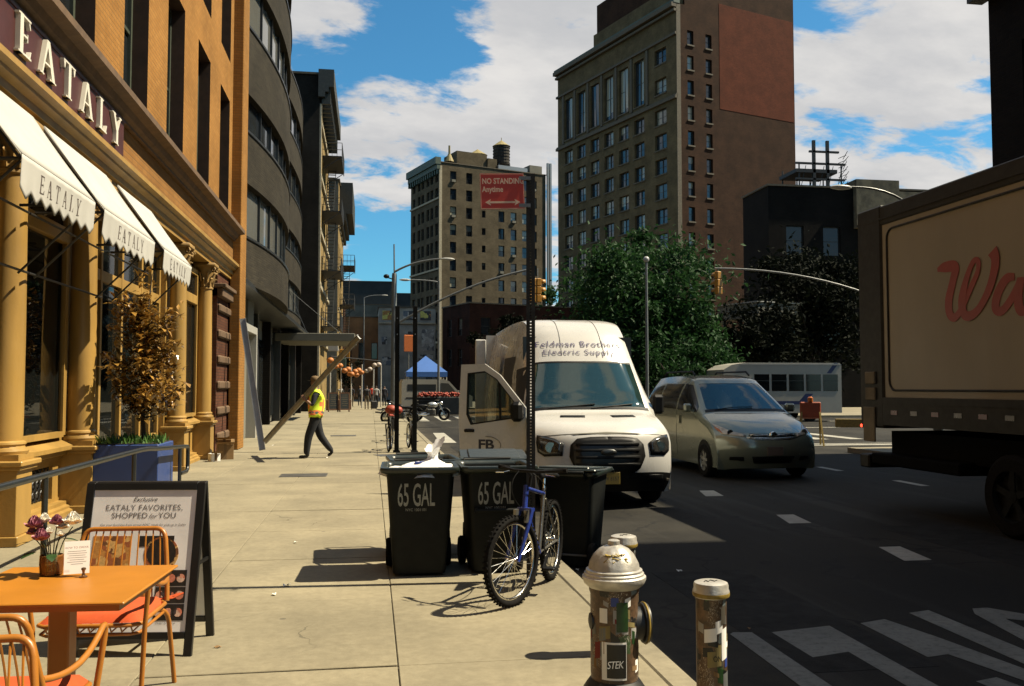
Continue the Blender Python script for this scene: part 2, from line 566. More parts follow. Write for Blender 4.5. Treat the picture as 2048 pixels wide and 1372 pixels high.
def sticker_mat(name):
    """cast iron pasted over with stickers, paint and rust"""
    m, t, b = base_mat(name)
    tc = t.node('ShaderNodeTexCoord').outputs['Object']
    x, y, z = t.xyz(tc)
    an = t.math('ARCTAN2', y, x)
    v = t.comb(t.math('MULTIPLY', an, .16), z, 0.0)
    wp = t.node('ShaderNodeTexNoise')
    t.set(wp.inputs['Vector'], v)
    wp.inputs['Scale'].default_value = 16
    v = t.vmath('ADD', v, t.vmath('MULTIPLY', t.vmath('SUBTRACT', wp.outputs['Color'], (.5, .5, .5)), (.05, .05, 0)))
    rust = t.mix(t.ramp(t.noise(tc, 14, 8, .7), .3, .7), (.040, .026, .016), (.15, .085, .045))
    c = rust
    for sc_, thr, cols in ((9.0, .88, [(.05, .09, .035), (.30, .23, .14), (.012, .012, .012), (.10, .14, .15)]),
                           (14.0, .90, [(.46, .41, .32), (.012, .012, .012), (.16, .19, .19), (.30, .07, .03)])):
        vo = t.node('ShaderNodeTexVoronoi', distance='CHEBYCHEV')
        t.set(vo.inputs['Vector'], t.vmath('ADD', v, (sc_, 0, 0)))
        vo.inputs['Scale'].default_value = sc_
        r, g, bl = t.xyz(vo.outputs['Color'])
        pick = cols[0]
        for i, cc in enumerate(cols[1:]):
            pick = t.mix(t.math('GREATER_THAN', g, .25 * (i + 1)), pick, cc)
        ed = t.math('LESS_THAN', vo.outputs['Distance'], .42)
        c = t.mix(t.math('MULTIPLY', t.math('GREATER_THAN', r, thr), ed), c, pick)
    # marker scrawl
    sq = t.math('ABSOLUTE', t.math('SUBTRACT', t.noise(v, 30, 2, .5, 1.6), .5))
    c = t.mix(t.math('MULTIPLY', t.math('LESS_THAN', sq, .012), t.ramp(t.noise(v, 6, 2), .5, .6)), c, (.55, .5, .42))
    c = t.mix(t.math('MULTIPLY', t.ramp(t.noise(tc, 22, 6, .7), .5, .7), .6), c, (.035, .03, .022))
    t.set(b.inputs['Base Color'], c)
    b.inputs['Roughness'].default_value = .5
    bp = t.node('ShaderNodeBump')
    bp.inputs['Strength'].default_value = .3
    bp.inputs['Distance'].default_value = .004
    t.set(bp.inputs['Height'], t.noise(tc, 60, 5))
    t.set(b.inputs['Normal'], bp.outputs[0])
    return m


sticker_mat('stickered_iron')


# ------------------------------------------------------------------ mesh builder
class MB:
    def __init__(s, T=None):
        s.v, s.f, s.mi, s.m, s.T = [], [], [], 0, T

    def add(s, vs, fs):
        b = len(s.v)
        if s.T is not None:
            vs = [s.T @ Vector(p) for p in vs]
        s.v += [tuple(p) for p in vs]
        s.f += [tuple(b + i for i in f) for f in fs]
        s.mi += [s.m] * len(fs)
        return s

    def box(s, x0, y0, z0, x1, y1, z1, bev=0.0):
        if not bev:
            vs = [(x, y, z) for z in (z0, z1) for y in (y0, y1) for x in (x0, x1)]
            return s.add(vs, [(0, 2, 3, 1), (4, 5, 7, 6), (0, 1, 5, 4), (2, 6, 7, 3), (0, 4, 6, 2), (1, 3, 7, 5)])
        c = ((x0 + x1) / 2, (y0 + y1) / 2, (z0 + z1) / 2)
        h = (abs(x1 - x0) / 2, abs(y1 - y0) / 2, abs(z1 - z0) / 2)
        bev = min(bev, min(h) * .49 * 2)
        vs, idx = [], {}
        for sx in (-1, 1):
            for sy in (-1, 1):
                for sz in (-1, 1):
                    sg = (sx, sy, sz)
                    for ax in range(3):
                        p = [c[i] + sg[i] * (h[i] - (0 if i == ax else bev)) for i in range(3)]
                        idx[sg + (ax,)] = len(vs)
                        vs.append(p)
        fs = []
        for ax in range(3):
            u, v_ = (ax + 1) % 3, (ax + 2) % 3
            for sg in (-1, 1):
                q = []
                for a, b in ((-1, -1), (1, -1), (1, 1), (-1, 1)):
                    k = [0, 0, 0]
                    k[ax], k[u], k[v_] = sg, a, b
                    q.append(idx[tuple(k) + (ax,)])
                fs.append(tuple(q if sg > 0 else q[::-1]))
        for ax in range(3):
            u, v_ = (ax + 1) % 3, (ax + 2) % 3
            for a in (-1, 1):
                for b in (-1, 1):
                    k0, k1 = [0, 0, 0], [0, 0, 0]
                    k0[ax], k1[ax] = -1, 1
                    k0[u] = k1[u] = a
                    k0[v_] = k1[v_] = b
                    q = [idx[tuple(k0) + (u,)], idx[tuple(k1) + (u,)], idx[tuple(k1) + (v_,)], idx[tuple(k0) + (v_,)]]
                    fs.append(tuple(q))
        for sx in (-1, 1):
            for sy in (-1, 1):
                for sz in (-1, 1):
                    fs.append(tuple(idx[(sx, sy, sz, ax)] for ax in range(3)))
        return s.add(vs, fs)

    def bar(s, p0, p1, wd, ht, up=(0, 0, 1)):
        """rectangular bar from p0 to p1"""
        p0, p1 = Vector(p0), Vector(p1)
        d = (p1 - p0).normalized()
        u = Vector(up)
        if abs(d.dot(u)) > .98:
            u = Vector((1, 0, 0))
        a = d.cross(u).normalized()
        b = a.cross(d).normalized()
        vs = []
        for p in (p0, p1):
            for i, j in ((-1, -1), (1, -1), (1, 1), (-1, 1)):
                vs.append(p + a * i * wd / 2 + b * j * ht / 2)
        return s.add(vs, [(3, 2, 1, 0), (4, 5, 6, 7), (0, 1, 5, 4), (1, 2, 6, 5), (2, 3, 7, 6), (3, 0, 4, 7)])

    def cyl(s, p0, p1, r0, r1=None, n=12, caps=True):
        r1 = r0 if r1 is None else r1
        p0, p1 = Vector(p0), Vector(p1)
        d = (p1 - p0).normalized()
        u = Vector((0, 0, 1)) if abs(d.z) < .95 else Vector((1, 0, 0))
        a = d.cross(u).normalized()
        b = d.cross(a).normalized()
        vs = []
        for p, r in ((p0, r0), (p1, r1)):
            for i in range(n):
                t = 2 * PI * i / n
                vs.append(p + (a * math.cos(t) + b * math.sin(t)) * r)
        fs = [(i, n + i, n + (i + 1) % n, (i + 1) % n) for i in range(n)]
        if caps:
            fs += [tuple(range(n)), tuple(range(2 * n - 1, n - 1, -1))]
        return s.add(vs, fs)

    def path(s, pts, r, n=8, closed=False, caps=True, flat=1.0):
        """tube along a polyline; r may be a list"""
        P = [Vector(p) for p in pts]
        m = len(P)
        rs = r if isinstance(r, (list, tuple)) else [r] * m
        vs = []
        prev = None
        for i, p in enumerate(P):
            if closed:
                d = P[(i + 1) % m] - P[i - 1]
            else:
                d = P[min(i + 1, m - 1)] - P[max(i - 1, 0)]
            d.normalize()
            if prev is None:
                u = Vector((0, 0, 1)) if abs(d.z) < .9 else Vector((1, 0, 0))
                a = d.cross(u).normalized()
            else:
                a = (prev - d * prev.dot(d)).normalized()
            prev = a
            b = d.cross(a)
            for k in range(n):
                t = 2 * PI * k / n
                vs.append(p + (a * math.cos(t) + b * math.sin(t) * flat) * rs[i])
        fs = []
        for i in range(m if closed else m - 1):
            j = (i + 1) % m
            for k in range(n):
                fs.append((i * n + k, i * n + (k + 1) % n, j * n + (k + 1) % n, j * n + k))
        if caps and not closed:
            fs += [tuple(range(n - 1, -1, -1)), tuple((m - 1) * n + k for k in range(n))]
        return s.add(vs, fs)

    def lathe(s, prof, c=(0, 0, 0), n=24, axis='z', a0=0.0, a1=2 * PI, caps=True):
        full = abs(a1 - a0 - 2 * PI) < 1e-6
        cnt = n if full else n + 1
        vs = []
        for r, z in prof:
            for i in range(cnt):
                t = a0 + (a1 - a0) * i / n
                p = (r * math.cos(t), r * math.sin(t), z)
                if axis == 'x':
                    p = (z, p[0], p[1])
                elif axis == 'y':
                    p = (p[0], z, p[1])
                vs.append((p[0] + c[0], p[1] + c[1], p[2] + c[2]))
        fs = []
        for j in range(len(prof) - 1):
            for i in range(n):
                k = (i + 1) % cnt
                fs.append((j * cnt + i, j * cnt + k, (j + 1) * cnt + k, (j + 1) * cnt + i))
        if full and caps:
            fs.append(tuple(range(cnt - 1, -1, -1)))
            fs.append(tuple((len(prof) - 1) * cnt + i for i in range(cnt)))
        return s.add(vs, fs)

    def prism(s, poly, a0, a1, axis='x'):
        """polygon in the two other axes, extruded along axis. x: (y,z)  y: (x,z)  z: (x,y)"""
        def P(p, a):
            return {'x': (a, p[0], p[1]), 'y': (p[0], a, p[1]), 'z': (p[0], p[1], a)}[axis]
        n = len(poly)
        vs = [P(p, a0) for p in poly] + [P(p, a1) for p in poly]
        fs = [tuple(range(n - 1, -1, -1)), tuple(range(n, 2 * n))]
        fs += [(i, (i + 1) % n, n + (i + 1) % n, n + i) for i in range(n)]
        return s.add(vs, fs)

    def ball(s, c, r, n=10, m=7, sx=1, sy=1, sz=1):
        vs = [(c[0], c[1], c[2] + r * sz)]
        for j in range(1, m):
            f = PI * j / m
            for i in range(n):
                t = 2 * PI * i / n
                vs.append((c[0] + r * sx * math.sin(f) * math.cos(t), c[1] + r * sy * math.sin(f) * math.sin(t), c[2] + r * sz * math.cos(f)))
        vs.append((c[0], c[1], c[2] - r * sz))
        fs = [(0, 1 + i, 1 + (i + 1) % n) for i in range(n)]
        for j in range(m - 2):
            b = 1 + j * n
            fs += [(b + i, b + n + i, b + n + (i + 1) % n, b + (i + 1) % n) for i in range(n)]
        e = len(vs) - 1
        b = 1 + (m - 2) * n
        fs += [(b + i, e, b + (i + 1) % n) for i in range(n)]
        return s.add(vs, fs)

    def quad(s, *p):
        return s.add(p, [tuple(range(len(p)))])

    def grid(s, fn, nu, nv):
        """surface fn(u,v), u,v in 0..1"""
        vs = [fn(i / nu, j / nv) for i in range(nu + 1) for j in range(nv + 1)]
        fs = [(i * (nv + 1) + j, (i + 1) * (nv + 1) + j, (i + 1) * (nv + 1) + j + 1, i * (nv + 1) + j + 1) for i in range(nu) for j in range(nv)]
        return s.add(vs, fs)

    def mesh(s, name, mats, smooth=False, fixn=True):
        me = bpy.data.meshes.new(name)
        me.from_pydata(s.v, [], s.f)
        if isinstance(mats, str):
            mats = [mats]
        for m in mats:
            me.materials.append(MATS[m])
        if len(mats) > 1:
            me.polygons.foreach_set('material_index', s.mi)
        if fixn:
            bm = bmesh.new()
            bm.from_mesh(me)
            bmesh.ops.recalc_face_normals(bm, faces=bm.faces)
            bm.to_mesh(me)
            bm.free()
        if smooth:
            me.shade_smooth()
            me.set_sharp_from_angle(angle=rad(smooth if smooth is not True else 40))
        me.update()
        return me

    def build(s, name, mats, parent=None, smooth=False, loc=None, rot=None, fixn=True):
        return link(name, s.mesh(name, mats, smooth, fixn), parent, loc, rot)


def link(name, me, parent=None, loc=None, rot=None):
    o = bpy.data.objects.new(name, me)
    COL.objects.link(o)
    if parent is not None:
        o.parent = parent
    if loc is not None:
        o.location = loc
    if rot is not None:
        o.rotation_euler = rot
    return o


def tag(o, label, cat, group=None):
    o['label'] = label
    o['category'] = cat
    if group:
        o['group'] = group
    return o


def thing(name, label, cat, loc=(0, 0, 0), rz=0.0, group=None):
    o = link(name, None, None, loc, (0, 0, rz))
    o.empty_display_size = .2
    return tag(o, label, cat, group)


def structure(o):
    o['kind'] = 'structure'
    return o


def kids(o):
    return [c for c in COL.objects if c.parent == o]


def copy_thing(root, loc, rz, label, group=None):
    r = root.copy()
    COL.objects.link(r)
    r.location = loc
    r.rotation_euler = (0, 0, rz)
    r['label'] = label
    if group:
        r['group'] = group
    for ch in kids(root):
        c = ch.copy()
        COL.objects.link(c)
        c.parent = r
        for g in kids(ch):
            d = g.copy()
            COL.objects.link(d)
            d.parent = c
    return r


def text_mesh(txt, size, extrude=0.0, align='CENTER', space=1.0, sx=1.0, shear=0.0, bold=0.0):
    """the built-in font as flat or raised mesh in the XZ plane, facing -Y"""
    cu = bpy.data.curves.new('lettering', 'FONT')
    cu.body = txt
    cu.size = size
    cu.extrude = extrude
    cu.align_x = align
    cu.space_character = space
    cu.shear = shear
    cu.offset = bold
    cu.resolution_u = 3
    o = bpy.data.objects.new('lettering', cu)
    COL.objects.link(o)
    dg = bpy.context.evaluated_depsgraph_get()
    me = bpy.data.meshes.new_from_object(o.evaluated_get(dg))
    bpy.data.objects.remove(o)
    bpy.data.curves.remove(cu)
    me.transform(Matrix.Rotation(PI / 2, 4, 'X') @ Matrix.Diagonal((sx, 1, 1, 1)))
    return me


def text(name, txt, size, mt, parent, loc, rot=(0, 0, 0), extrude=0.0, align='CENTER', space=1.0, sx=1.0, shear=0.0, bold=0.0):
    me = text_mesh(txt, size, extrude, align, space, sx, shear, bold)
    me.materials.clear()
    me.materials.append(MATS[mt])
    return link(name, me, parent, loc, rot)


SERIF = {  # strokes of roman capitals: polygons in a box of height 1
    'E': (.62, [[(.05, 0), (.20, 0), (.20, 1), (.05, 1)], [(0, 0), (.58, 0), (.58, .05), (0, .05)], [(0, .95), (.55, .95), (.55, 1), (0, 1)],
                [(.2, .48), (.42, .48), (.42, .53), (.2, .53)], [(.55, .05), (.6, .24), (.57, .24), (.5, .05)], [(.52, .95), (.56, .78), (.53, .78), (.47, .95)], [(.42, .40), (.45, .40), (.45, .61), (.42, .61)]]),
    'A': (.80, [[(.40, 1), (.30, 1), (.06, 0), (.11, 0), (.38, .93)], [(.30, 1), (.44, 1), (.76, 0), (.60, 0), (.36, .78)], [(.19, .33), (.55, .33), (.53, .38), (.20, .38)],
                [(0, 0), (.2, 0), (.2, .04), (0, .04)], [(.5, 0), (.84, 0), (.84, .04), (.5, .04)]]),
    'T': (.70, [[(.28, 0), (.43, 0), (.43, 1), (.28, 1)], [(0, .95), (.70, .95), (.70, 1), (0, 1)], [(0, .95), (.05, .76), (.08, .76), (.12, .95)], [(.58, .95), (.62, .76), (.66, .76), (.70, .95)], [(.18, 0), (.53, 0), (.53, .04), (.18, .04)]]),
    'L': (.60, [[(.06, 0), (.21, 0), (.21, 1), (.06, 1)], [(0, 0), (.57, 0), (.57, .05), (0, .05)], [(0, .96), (.30, .96), (.30, 1), (0, 1)], [(.53, .05), (.6, .28), (.57, .28), (.48, .05)]]),
    'Y': (.76, [[(.31, 0), (.46, 0), (.46, .46), (.31, .46)], [(.31, .44), (.46, .44), (.20, 1), (.05, 1)], [(.40, .46), (.46, .46), (.70, 1), (.64, 1)], [(0, .96), (.28, .96), (.28, 1), (0, 1)], [(.56, .96), (.78, .96), (.78, 1), (.56, 1)], [(.2, 0), (.57, 0), (.57, .04), (.2, .04)]]),
}


def serif_word(word, height, gap=.18):
    """[(letter, x offset, polygons)] scaled, and total length"""
    out, x = [], 0.0
    for ch in word:
        wd, polys = SERIF[ch]
        out.append((x, [[(a * height, b * height) for a, b in p] for p in polys]))
        x += (wd + gap) * height
    return out, x - gap * height


def facade(name, mt, parent, O, ang, W, z0, z1, openings, depth, rev=None):
    """wall sheet with real openings and reveals; u runs left to right as seen from outside"""
    du = Vector((math.cos(ang), math.sin(ang), 0))
    n = Vector((math.sin(ang), -math.cos(ang), 0))
    O = Vector((O[0], O[1], 0))
    def P(u, z, d=0.0):
        return O + du * u - n * d + Vector((0, 0, z))
    us = sorted({0.0, W} | {round(a, 4) for o in openings for a in o[:2]})
    zs = sorted({z0, z1} | {round(a, 4) for o in openings for a in o[2:4]})
    b = MB()
    for i in range(len(us) - 1):
        uc = (us[i] + us[i + 1]) / 2
        run = None
        for j in range(len(zs) - 1):
            zc = (zs[j] + zs[j + 1]) / 2
            hole = any(o[0] < uc < o[1] and o[2] < zc < o[3] for o in openings)
            if not hole:
                run = (run[0] if run else zs[j], zs[j + 1])
            if run and (hole or j == len(zs) - 2):
                b.quad(P(us[i], run[0]), P(us[i + 1], run[0]), P(us[i + 1], run[1]), P(us[i], run[1]))
                run = None
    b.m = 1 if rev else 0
    for o in openings:
        u0, u1, a, c = o[:4]
        b.quad(P(u0, a), P(u0, a, depth), P(u0, c, depth), P(u0, c))
        b.quad(P(u1, a, depth), P(u1, a), P(u1, c), P(u1, c, depth))
        b.quad(P(u0, a), P(u1, a), P(u1, a, depth), P(u0, a, depth))
        b.quad(P(u0, c, depth), P(u1, c, depth), P(u1, c), P(u0, c))
    return b.build(name, [mt, rev] if rev else mt, parent, fixn=False)


WCACHE = {}


def window(parent, O, ang, o, depth, frame='window_frame_dark', pane='pane_far', kind='sash2', sill=None, fr=.07, tilt=.6):
    """one window: a frame with its panes, set back in the opening o=(u0,u1,z0,z1)"""
    wd, ht = round(o[1] - o[0], 3), round(o[3] - o[2], 3)
    key = (wd, ht, frame, kind, sill, fr)
    if key not in WCACHE:
        b = MB()
        b.box(-wd / 2, -.05, 0, -wd / 2 + fr, .05, ht)
        b.box(wd / 2 - fr, -.05, 0, wd / 2, .05, ht)
        b.box(-wd / 2 + fr, -.05, ht - fr, wd / 2 - fr, .05, ht)
        b.box(-wd / 2 + fr, -.05, 0, wd / 2 - fr, .05, fr)
        if kind == 'pair':
            b.box(-fr * .9, -.06, fr, fr * .9, .06, ht - fr)
        if kind in ('sash2', 'pair', 'sash'):
            b.box(-wd / 2 + fr, -.03, ht * .5 - fr * .35, wd / 2 - fr, .04, ht * .5 + fr * .35)
        if kind == 'tall':
            for k in (1, 2):
                b.box(-wd / 2 + fr, -.03, ht * k / 3 - fr * .35, wd / 2 - fr, .04, ht * k / 3 + fr * .35)
        WCACHE[key] = (b.mesh('window', frame), {})
        panes = WCACHE[key][1]
        cols = [(-wd / 2 + fr, -fr * .9), (fr * .9, wd / 2 - fr)] if kind == 'pair' else [(-wd / 2 + fr, wd / 2 - fr)]
        for ci, (a, c) in enumerate(cols):
            for nm in {pane, 'pane_far', 'pane_dark', 'pane_near', 'black_glass'}:
                q = MB()
                h2 = ht - 2 * fr
                q.box(-(c - a) / 2, -.006, 0, (c - a) / 2, .006, h2)
                me = q.mesh('pane', nm)
                panes[(ci, nm)] = (me, (a + c) / 2, fr)
        if sill:
            sb = MB()
            sb.box(-wd / 2 - .08, -depth - .09, -.16, wd / 2 + .08, -depth + .12, 0.002)
            WCACHE[key][1]['sill'] = sb.mesh('sill', sill)
    me, panes = WCACHE[key]
    du = Vector((math.cos(ang), math.sin(ang), 0))
    n = Vector((math.sin(ang), -math.cos(ang), 0))
    p = Vector((O[0], O[1], 0)) + du * (o[0] + o[1]) / 2 - n * depth + Vector((0, 0, o[2]))
    wo = link('window', me, parent, p, (0, 0, ang))
    for k, val in panes.items():
        if k == 'sill':
            link('sill', val, wo)
        elif k[1] == pane:
            link('pane', val[0], wo, (val[1], 0, val[2]), (rad(RND.uniform(-tilt, tilt)), 0, rad(RND.uniform(-tilt, tilt))))
    return wo

# ================================================================== THE SETTING
RZ = -0.13                                            # road level; the sidewalk is z = 0
structure(MB().quad((-400, -60, RZ), (600, -60, RZ), (600, 900, RZ), (-400, 900, RZ)).build('road', 'asphalt'))

sw = MB()
sw.box(-4.6, -4, RZ - .05, 1.6, 170, -.014)
sidewalk = structure(sw.build('sidewalk', 'concrete_kerb'))
XS = [-4.15, -2.70, -1.27, .166, 1.6]
slabs = {}
for c in range(4):
    x0, x1 = XS[c], XS[c + 1]
    b = MB()
    b.box(-(x1 - x0) / 2 + .0035, -.8465, -.06, (x1 - x0) / 2 - .0035, .8465, 0, .004)
    slabs[c] = b.mesh('slab', 'concrete')
for r in range(-4, 40):
    for c in range(4):
        link('slab', slabs[c], sidewalk, ((XS[c] + XS[c + 1]) / 2, 5.31 + 1.7 * r + .85, RND.uniform(-.004, .003)), (rad(RND.uniform(-.12, .12)), rad(RND.uniform(-.15, .15)), 0))
far = structure(MB().box(-4.15, 73.4, -.05, 1.6, 170, -.001).build('sidewalk_far_surface', 'concrete'))
kb = structure(MB().box(1.602, -4, RZ - .1, 1.72, 170, -.02).build('kerb', 'concrete_kerb'))
ks = MB()
ks.box(-.085, -1.19, -.24, .085, 1.19, 0, .014)
ksm = ks.mesh('kerb_stone', 'concrete_kerb')
for i in range(34):
    link('kerb_stone', ksm, kb, (1.692, -2.6 + 2.4 * i, RND.uniform(-.006, .004)), (0, 0, rad(RND.uniform(-.12, .12))))
# the square beyond the side street, and the pavement under the buildings across the road
pl = MB()
pl.prism([(10.5, 48.5), (70, 48.5), (70, 96), (3.5, 110)], RZ - .05, .0, 'z')
structure(pl.build('square_pavement', 'concrete_kerb'))
structure(MB().box(12.6, -30, RZ - .05, 16.2, 22.5, 0).build('pavement_across_the_road', 'concrete_kerb'))

ZP = RZ + .004


def marking(name, polys, mt):
    b = MB()
    for p in polys:
        b.quad(*[(x, y, ZP) for x, y in p])
    return structure(b.build(name, mt))


for y0 in (8.36, 10.86, 13.76, 16.4, 19.2):
    marking('lane_dash', [[(5.27, y0), (5.57, y0), (5.70, y0 + .76), (5.45, y0 + .76)]], 'road_paint_fresh')
for y0 in (11.8, 14.6, 17.5, 20.4):
    marking('lane_dash', [[(9.55, y0), (9.72, y0), (9.74, y0 + .95), (9.58, y0 + .95)]], 'road_paint_fresh')
for i in range(12):                                   # near crosswalk over the avenue
    marking('crosswalk_bar', [[(2.16 + i * 1.25, 28.2), (2.66 + i * 1.25, 28.2), (2.76 + i * 1.25, 34.4), (2.34 + i * 1.25, 34.4)]], 'road_paint_fresh')
for i in range(12):                                   # far crosswalk
    marking('crosswalk_bar', [[(2.5 + i * 1.12, 46.5), (3.0 + i * 1.12, 46.5), (3.05 + i * 1.12, 54), (2.6 + i * 1.12, 54)]], 'road_paint_fresh')
for y0, y1 in ((25.2, 25.6), (25.9, 26.1), (36.5, 36.8), (43.2, 43.5)):
    marking('stop_line', [[(11, y0), (26, y0), (26, y1), (11, y1)]], 'road_paint_fresh')
# painted letters at the near corner (polygons measured on the road)
LET = [[(2.5, 6.09),(2.54, 6.13),(2.67, 6.11),(2.65, 4.95),(2.64, 4.21),(2.49, 4.24),(2.47, 4.98)], [(2.81, 6.09),(3.3, 6.19),(3.26, 4.86),(3.26, 4.22),(3.1, 4.24),(3.08, 4.88),(3.1, 5.57),(2.81, 5.49)], [(3.56, 6.22),(3.8, 6.3),(3.89, 5.8),(3.98, 5.08),(4.04, 4.59),(3.88, 4.41),(3.82, 4.86),(3.71, 5.42),(3.54, 5.38)], [(4.09, 6.44),(4.29, 6.5),(4.27, 5.44),(4.25, 4.71),(4.06, 4.61),(4.05, 5.16)], [(4.66, 6.49),(4.7, 6.17),(4.66, 5.93),(4.55, 5.15),(4.27, 4.85),(4.42, 5.62),(4.57, 6.34)], [(4.66, 6.49),(4.79, 6.5),(4.94, 6.28),(5.19, 5.87),(5.06, 5.72),(4.8, 6.1),(4.7, 6.17)], [(3.53, 4.9),(3.7, 4.95),(3.78, 4.51),(3.59, 4.35)]]
for p in LET:
    marking('road_letter_stroke', [p], 'road_paint')
for x0, y0, x1, y1 in ((2.6, 5.2, 3.5, 8.2), (6.2, 6.5, 7.3, 10.5), (3.9, 18.0, 6.1, 21.5), (2.3, 21.0, 3.3, 26.5)):
    b = MB()
    b.box(x0, y0, RZ - .02, x1, y1, RZ + .0025, .002)
    structure(b.build('asphalt_patch', 'asphalt_patch'))
mh = MB()
mh.lathe([(.34, ZP), (.34, ZP + .004), (.30, ZP + .004), (.30, ZP + .002), (0.01, ZP + .002)], (4.0, 17.4, 0), 24)
structure(mh.build('manhole_cover', 'steel_stripe'))
for x, y, a in ((-1.2, 16.9, 0), (.55, 21.6, .3), (-.9, 30.5, 0)):
    b = MB()
    b.box(-.42, -.30, .002, .42, .30, .007, .003)
    structure(b.build('cellar_hatch', 'steel_stripe', None, False, (x, y, 0), (0, 0, a)))

# ================================================================== STORE BUILDING (ochre ground floor, orange brick above)
store = thing('store_building', 'orange brick store building with ochre columns and maroon name board', 'building')
FX = -3.95                                            # shop front plane
Y0, Y1 = 1.0, 25.0
# upper wall: piers and deep window slots (facing +X, u runs with Y)
ops = []
for k in range(8):
    a = 2.5 + 2.8 * k
    ops += [(a - Y0, a - Y0 + 1.42, 5.72, 8.9), (a - Y0, a - Y0 + 1.42, 9.9, 12.9), (a - Y0, a - Y0 + 1.42, 13.8, 16.6)]
facade('upper_wall', 'orange_brick', store, (-3.62, Y0), PI / 2, Y1 - Y0, 5.6, 18, ops, .46, 'shaded_reveal')
for o in ops:
    window(store, (-3.62, Y0), PI / 2, o, .30, 'green_frame', 'pane_near', 'sash', None, .08)
b = MB()
b.box(-16, Y0 + .01, 5.6, -3.622, Y1 - .01, 18.3)     # body behind, lets no light through
b.box(-16, Y0 + .01, 0, -4.9, Y1 - .01, 5.6)
b2 = MB()
b2.box(-16, Y0, 0, -4.95, Y1, 17.9)
b2.build('rear_wall', 'brown_brick', store)
b = MB()
b.box(-3.63, Y1 - .98, 0.0, -3.36, Y1, 18, .02)       # corner pier
b.build('corner_pier', 'orange_brick', store)
b = MB()
b.box(-16, Y1 - .35, 0, -3.64, Y1 - .001, 17.9)
b.box(-16, Y0, 5.3, -4.12, Y0 + .3, 17.9)
b.build('party_wall', 'brown_brick', store)
MB().box(-16, Y0, 18.0, -3.5, Y1, 18.2).build('roof', 'roof_tar', store)
# cornice between floors, brick band, entablature
def moulding(name, mt, prof, y0=Y0, y1=Y1 - 1.0):
    b = MB()
    b.prism([(p[0], p[1]) for p in prof], y0, y1, 'y')
    return b.build(name, mt, store)
moulding('upper_cornice', 'brown_stone', [(-3.95, 5.38), (-3.50, 5.38), (-3.50, 5.42), (-3.44, 5.46), (-3.40, 5.54), (-3.26, 5.57), (-3.26, 5.66), (-3.34, 5.70), (-3.95, 5.72)])
moulding('brick_band', 'orange_brick_band', [(-3.95, 4.78), (-3.56, 4.78), (-3.56, 5.37), (-3.95, 5.37)])
moulding('architrave', 'yellow_paint', [(-3.95, 4.40), (-3.60, 4.40), (-3.60, 4.50), (-3.55, 4.51), (-3.55, 4.60), (-3.47, 4.64), (-3.47, 4.68), (-3.40, 4.71), (-3.40, 4.775), (-3.95, 4.775)], Y0, Y1 - .6)
b = MB()                                              # soffit behind the columns
b.box(-4.9, Y0, 4.2, -3.96, Y1, 4.9)
b.build('soffit', 'brown_stone', store)
# name board with raised letters
nb = MB()
nb.box(-3.558, 8.85, 4.80, -3.475, 13.25, 5.355, .012)
nb.box(-3.476, 8.85, 4.80, -3.46, 13.25, 4.835)
nb.box(-3.476, 8.85, 5.32, -3.46, 13.25, 5.355)
board = nb.build('name_board', 'maroon_board', store)
wd, tot = serif_word('EATALY', .40, .42)
yo = 9.28
scl = (12.95 - yo) / tot
for x, polys in wd:
    b = MB()
    for i, p in enumerate(polys):
        b.prism([(yo + (x + a) * scl, 4.895 + c) for a, c in p], -3.474, -3.425 - .0015 * i, 'x')
    b.build('letter', 'white_letter', board)

COLS = [1.45, 4.3, 7.15, 10.0, 12.45, 18.25, 21.1]


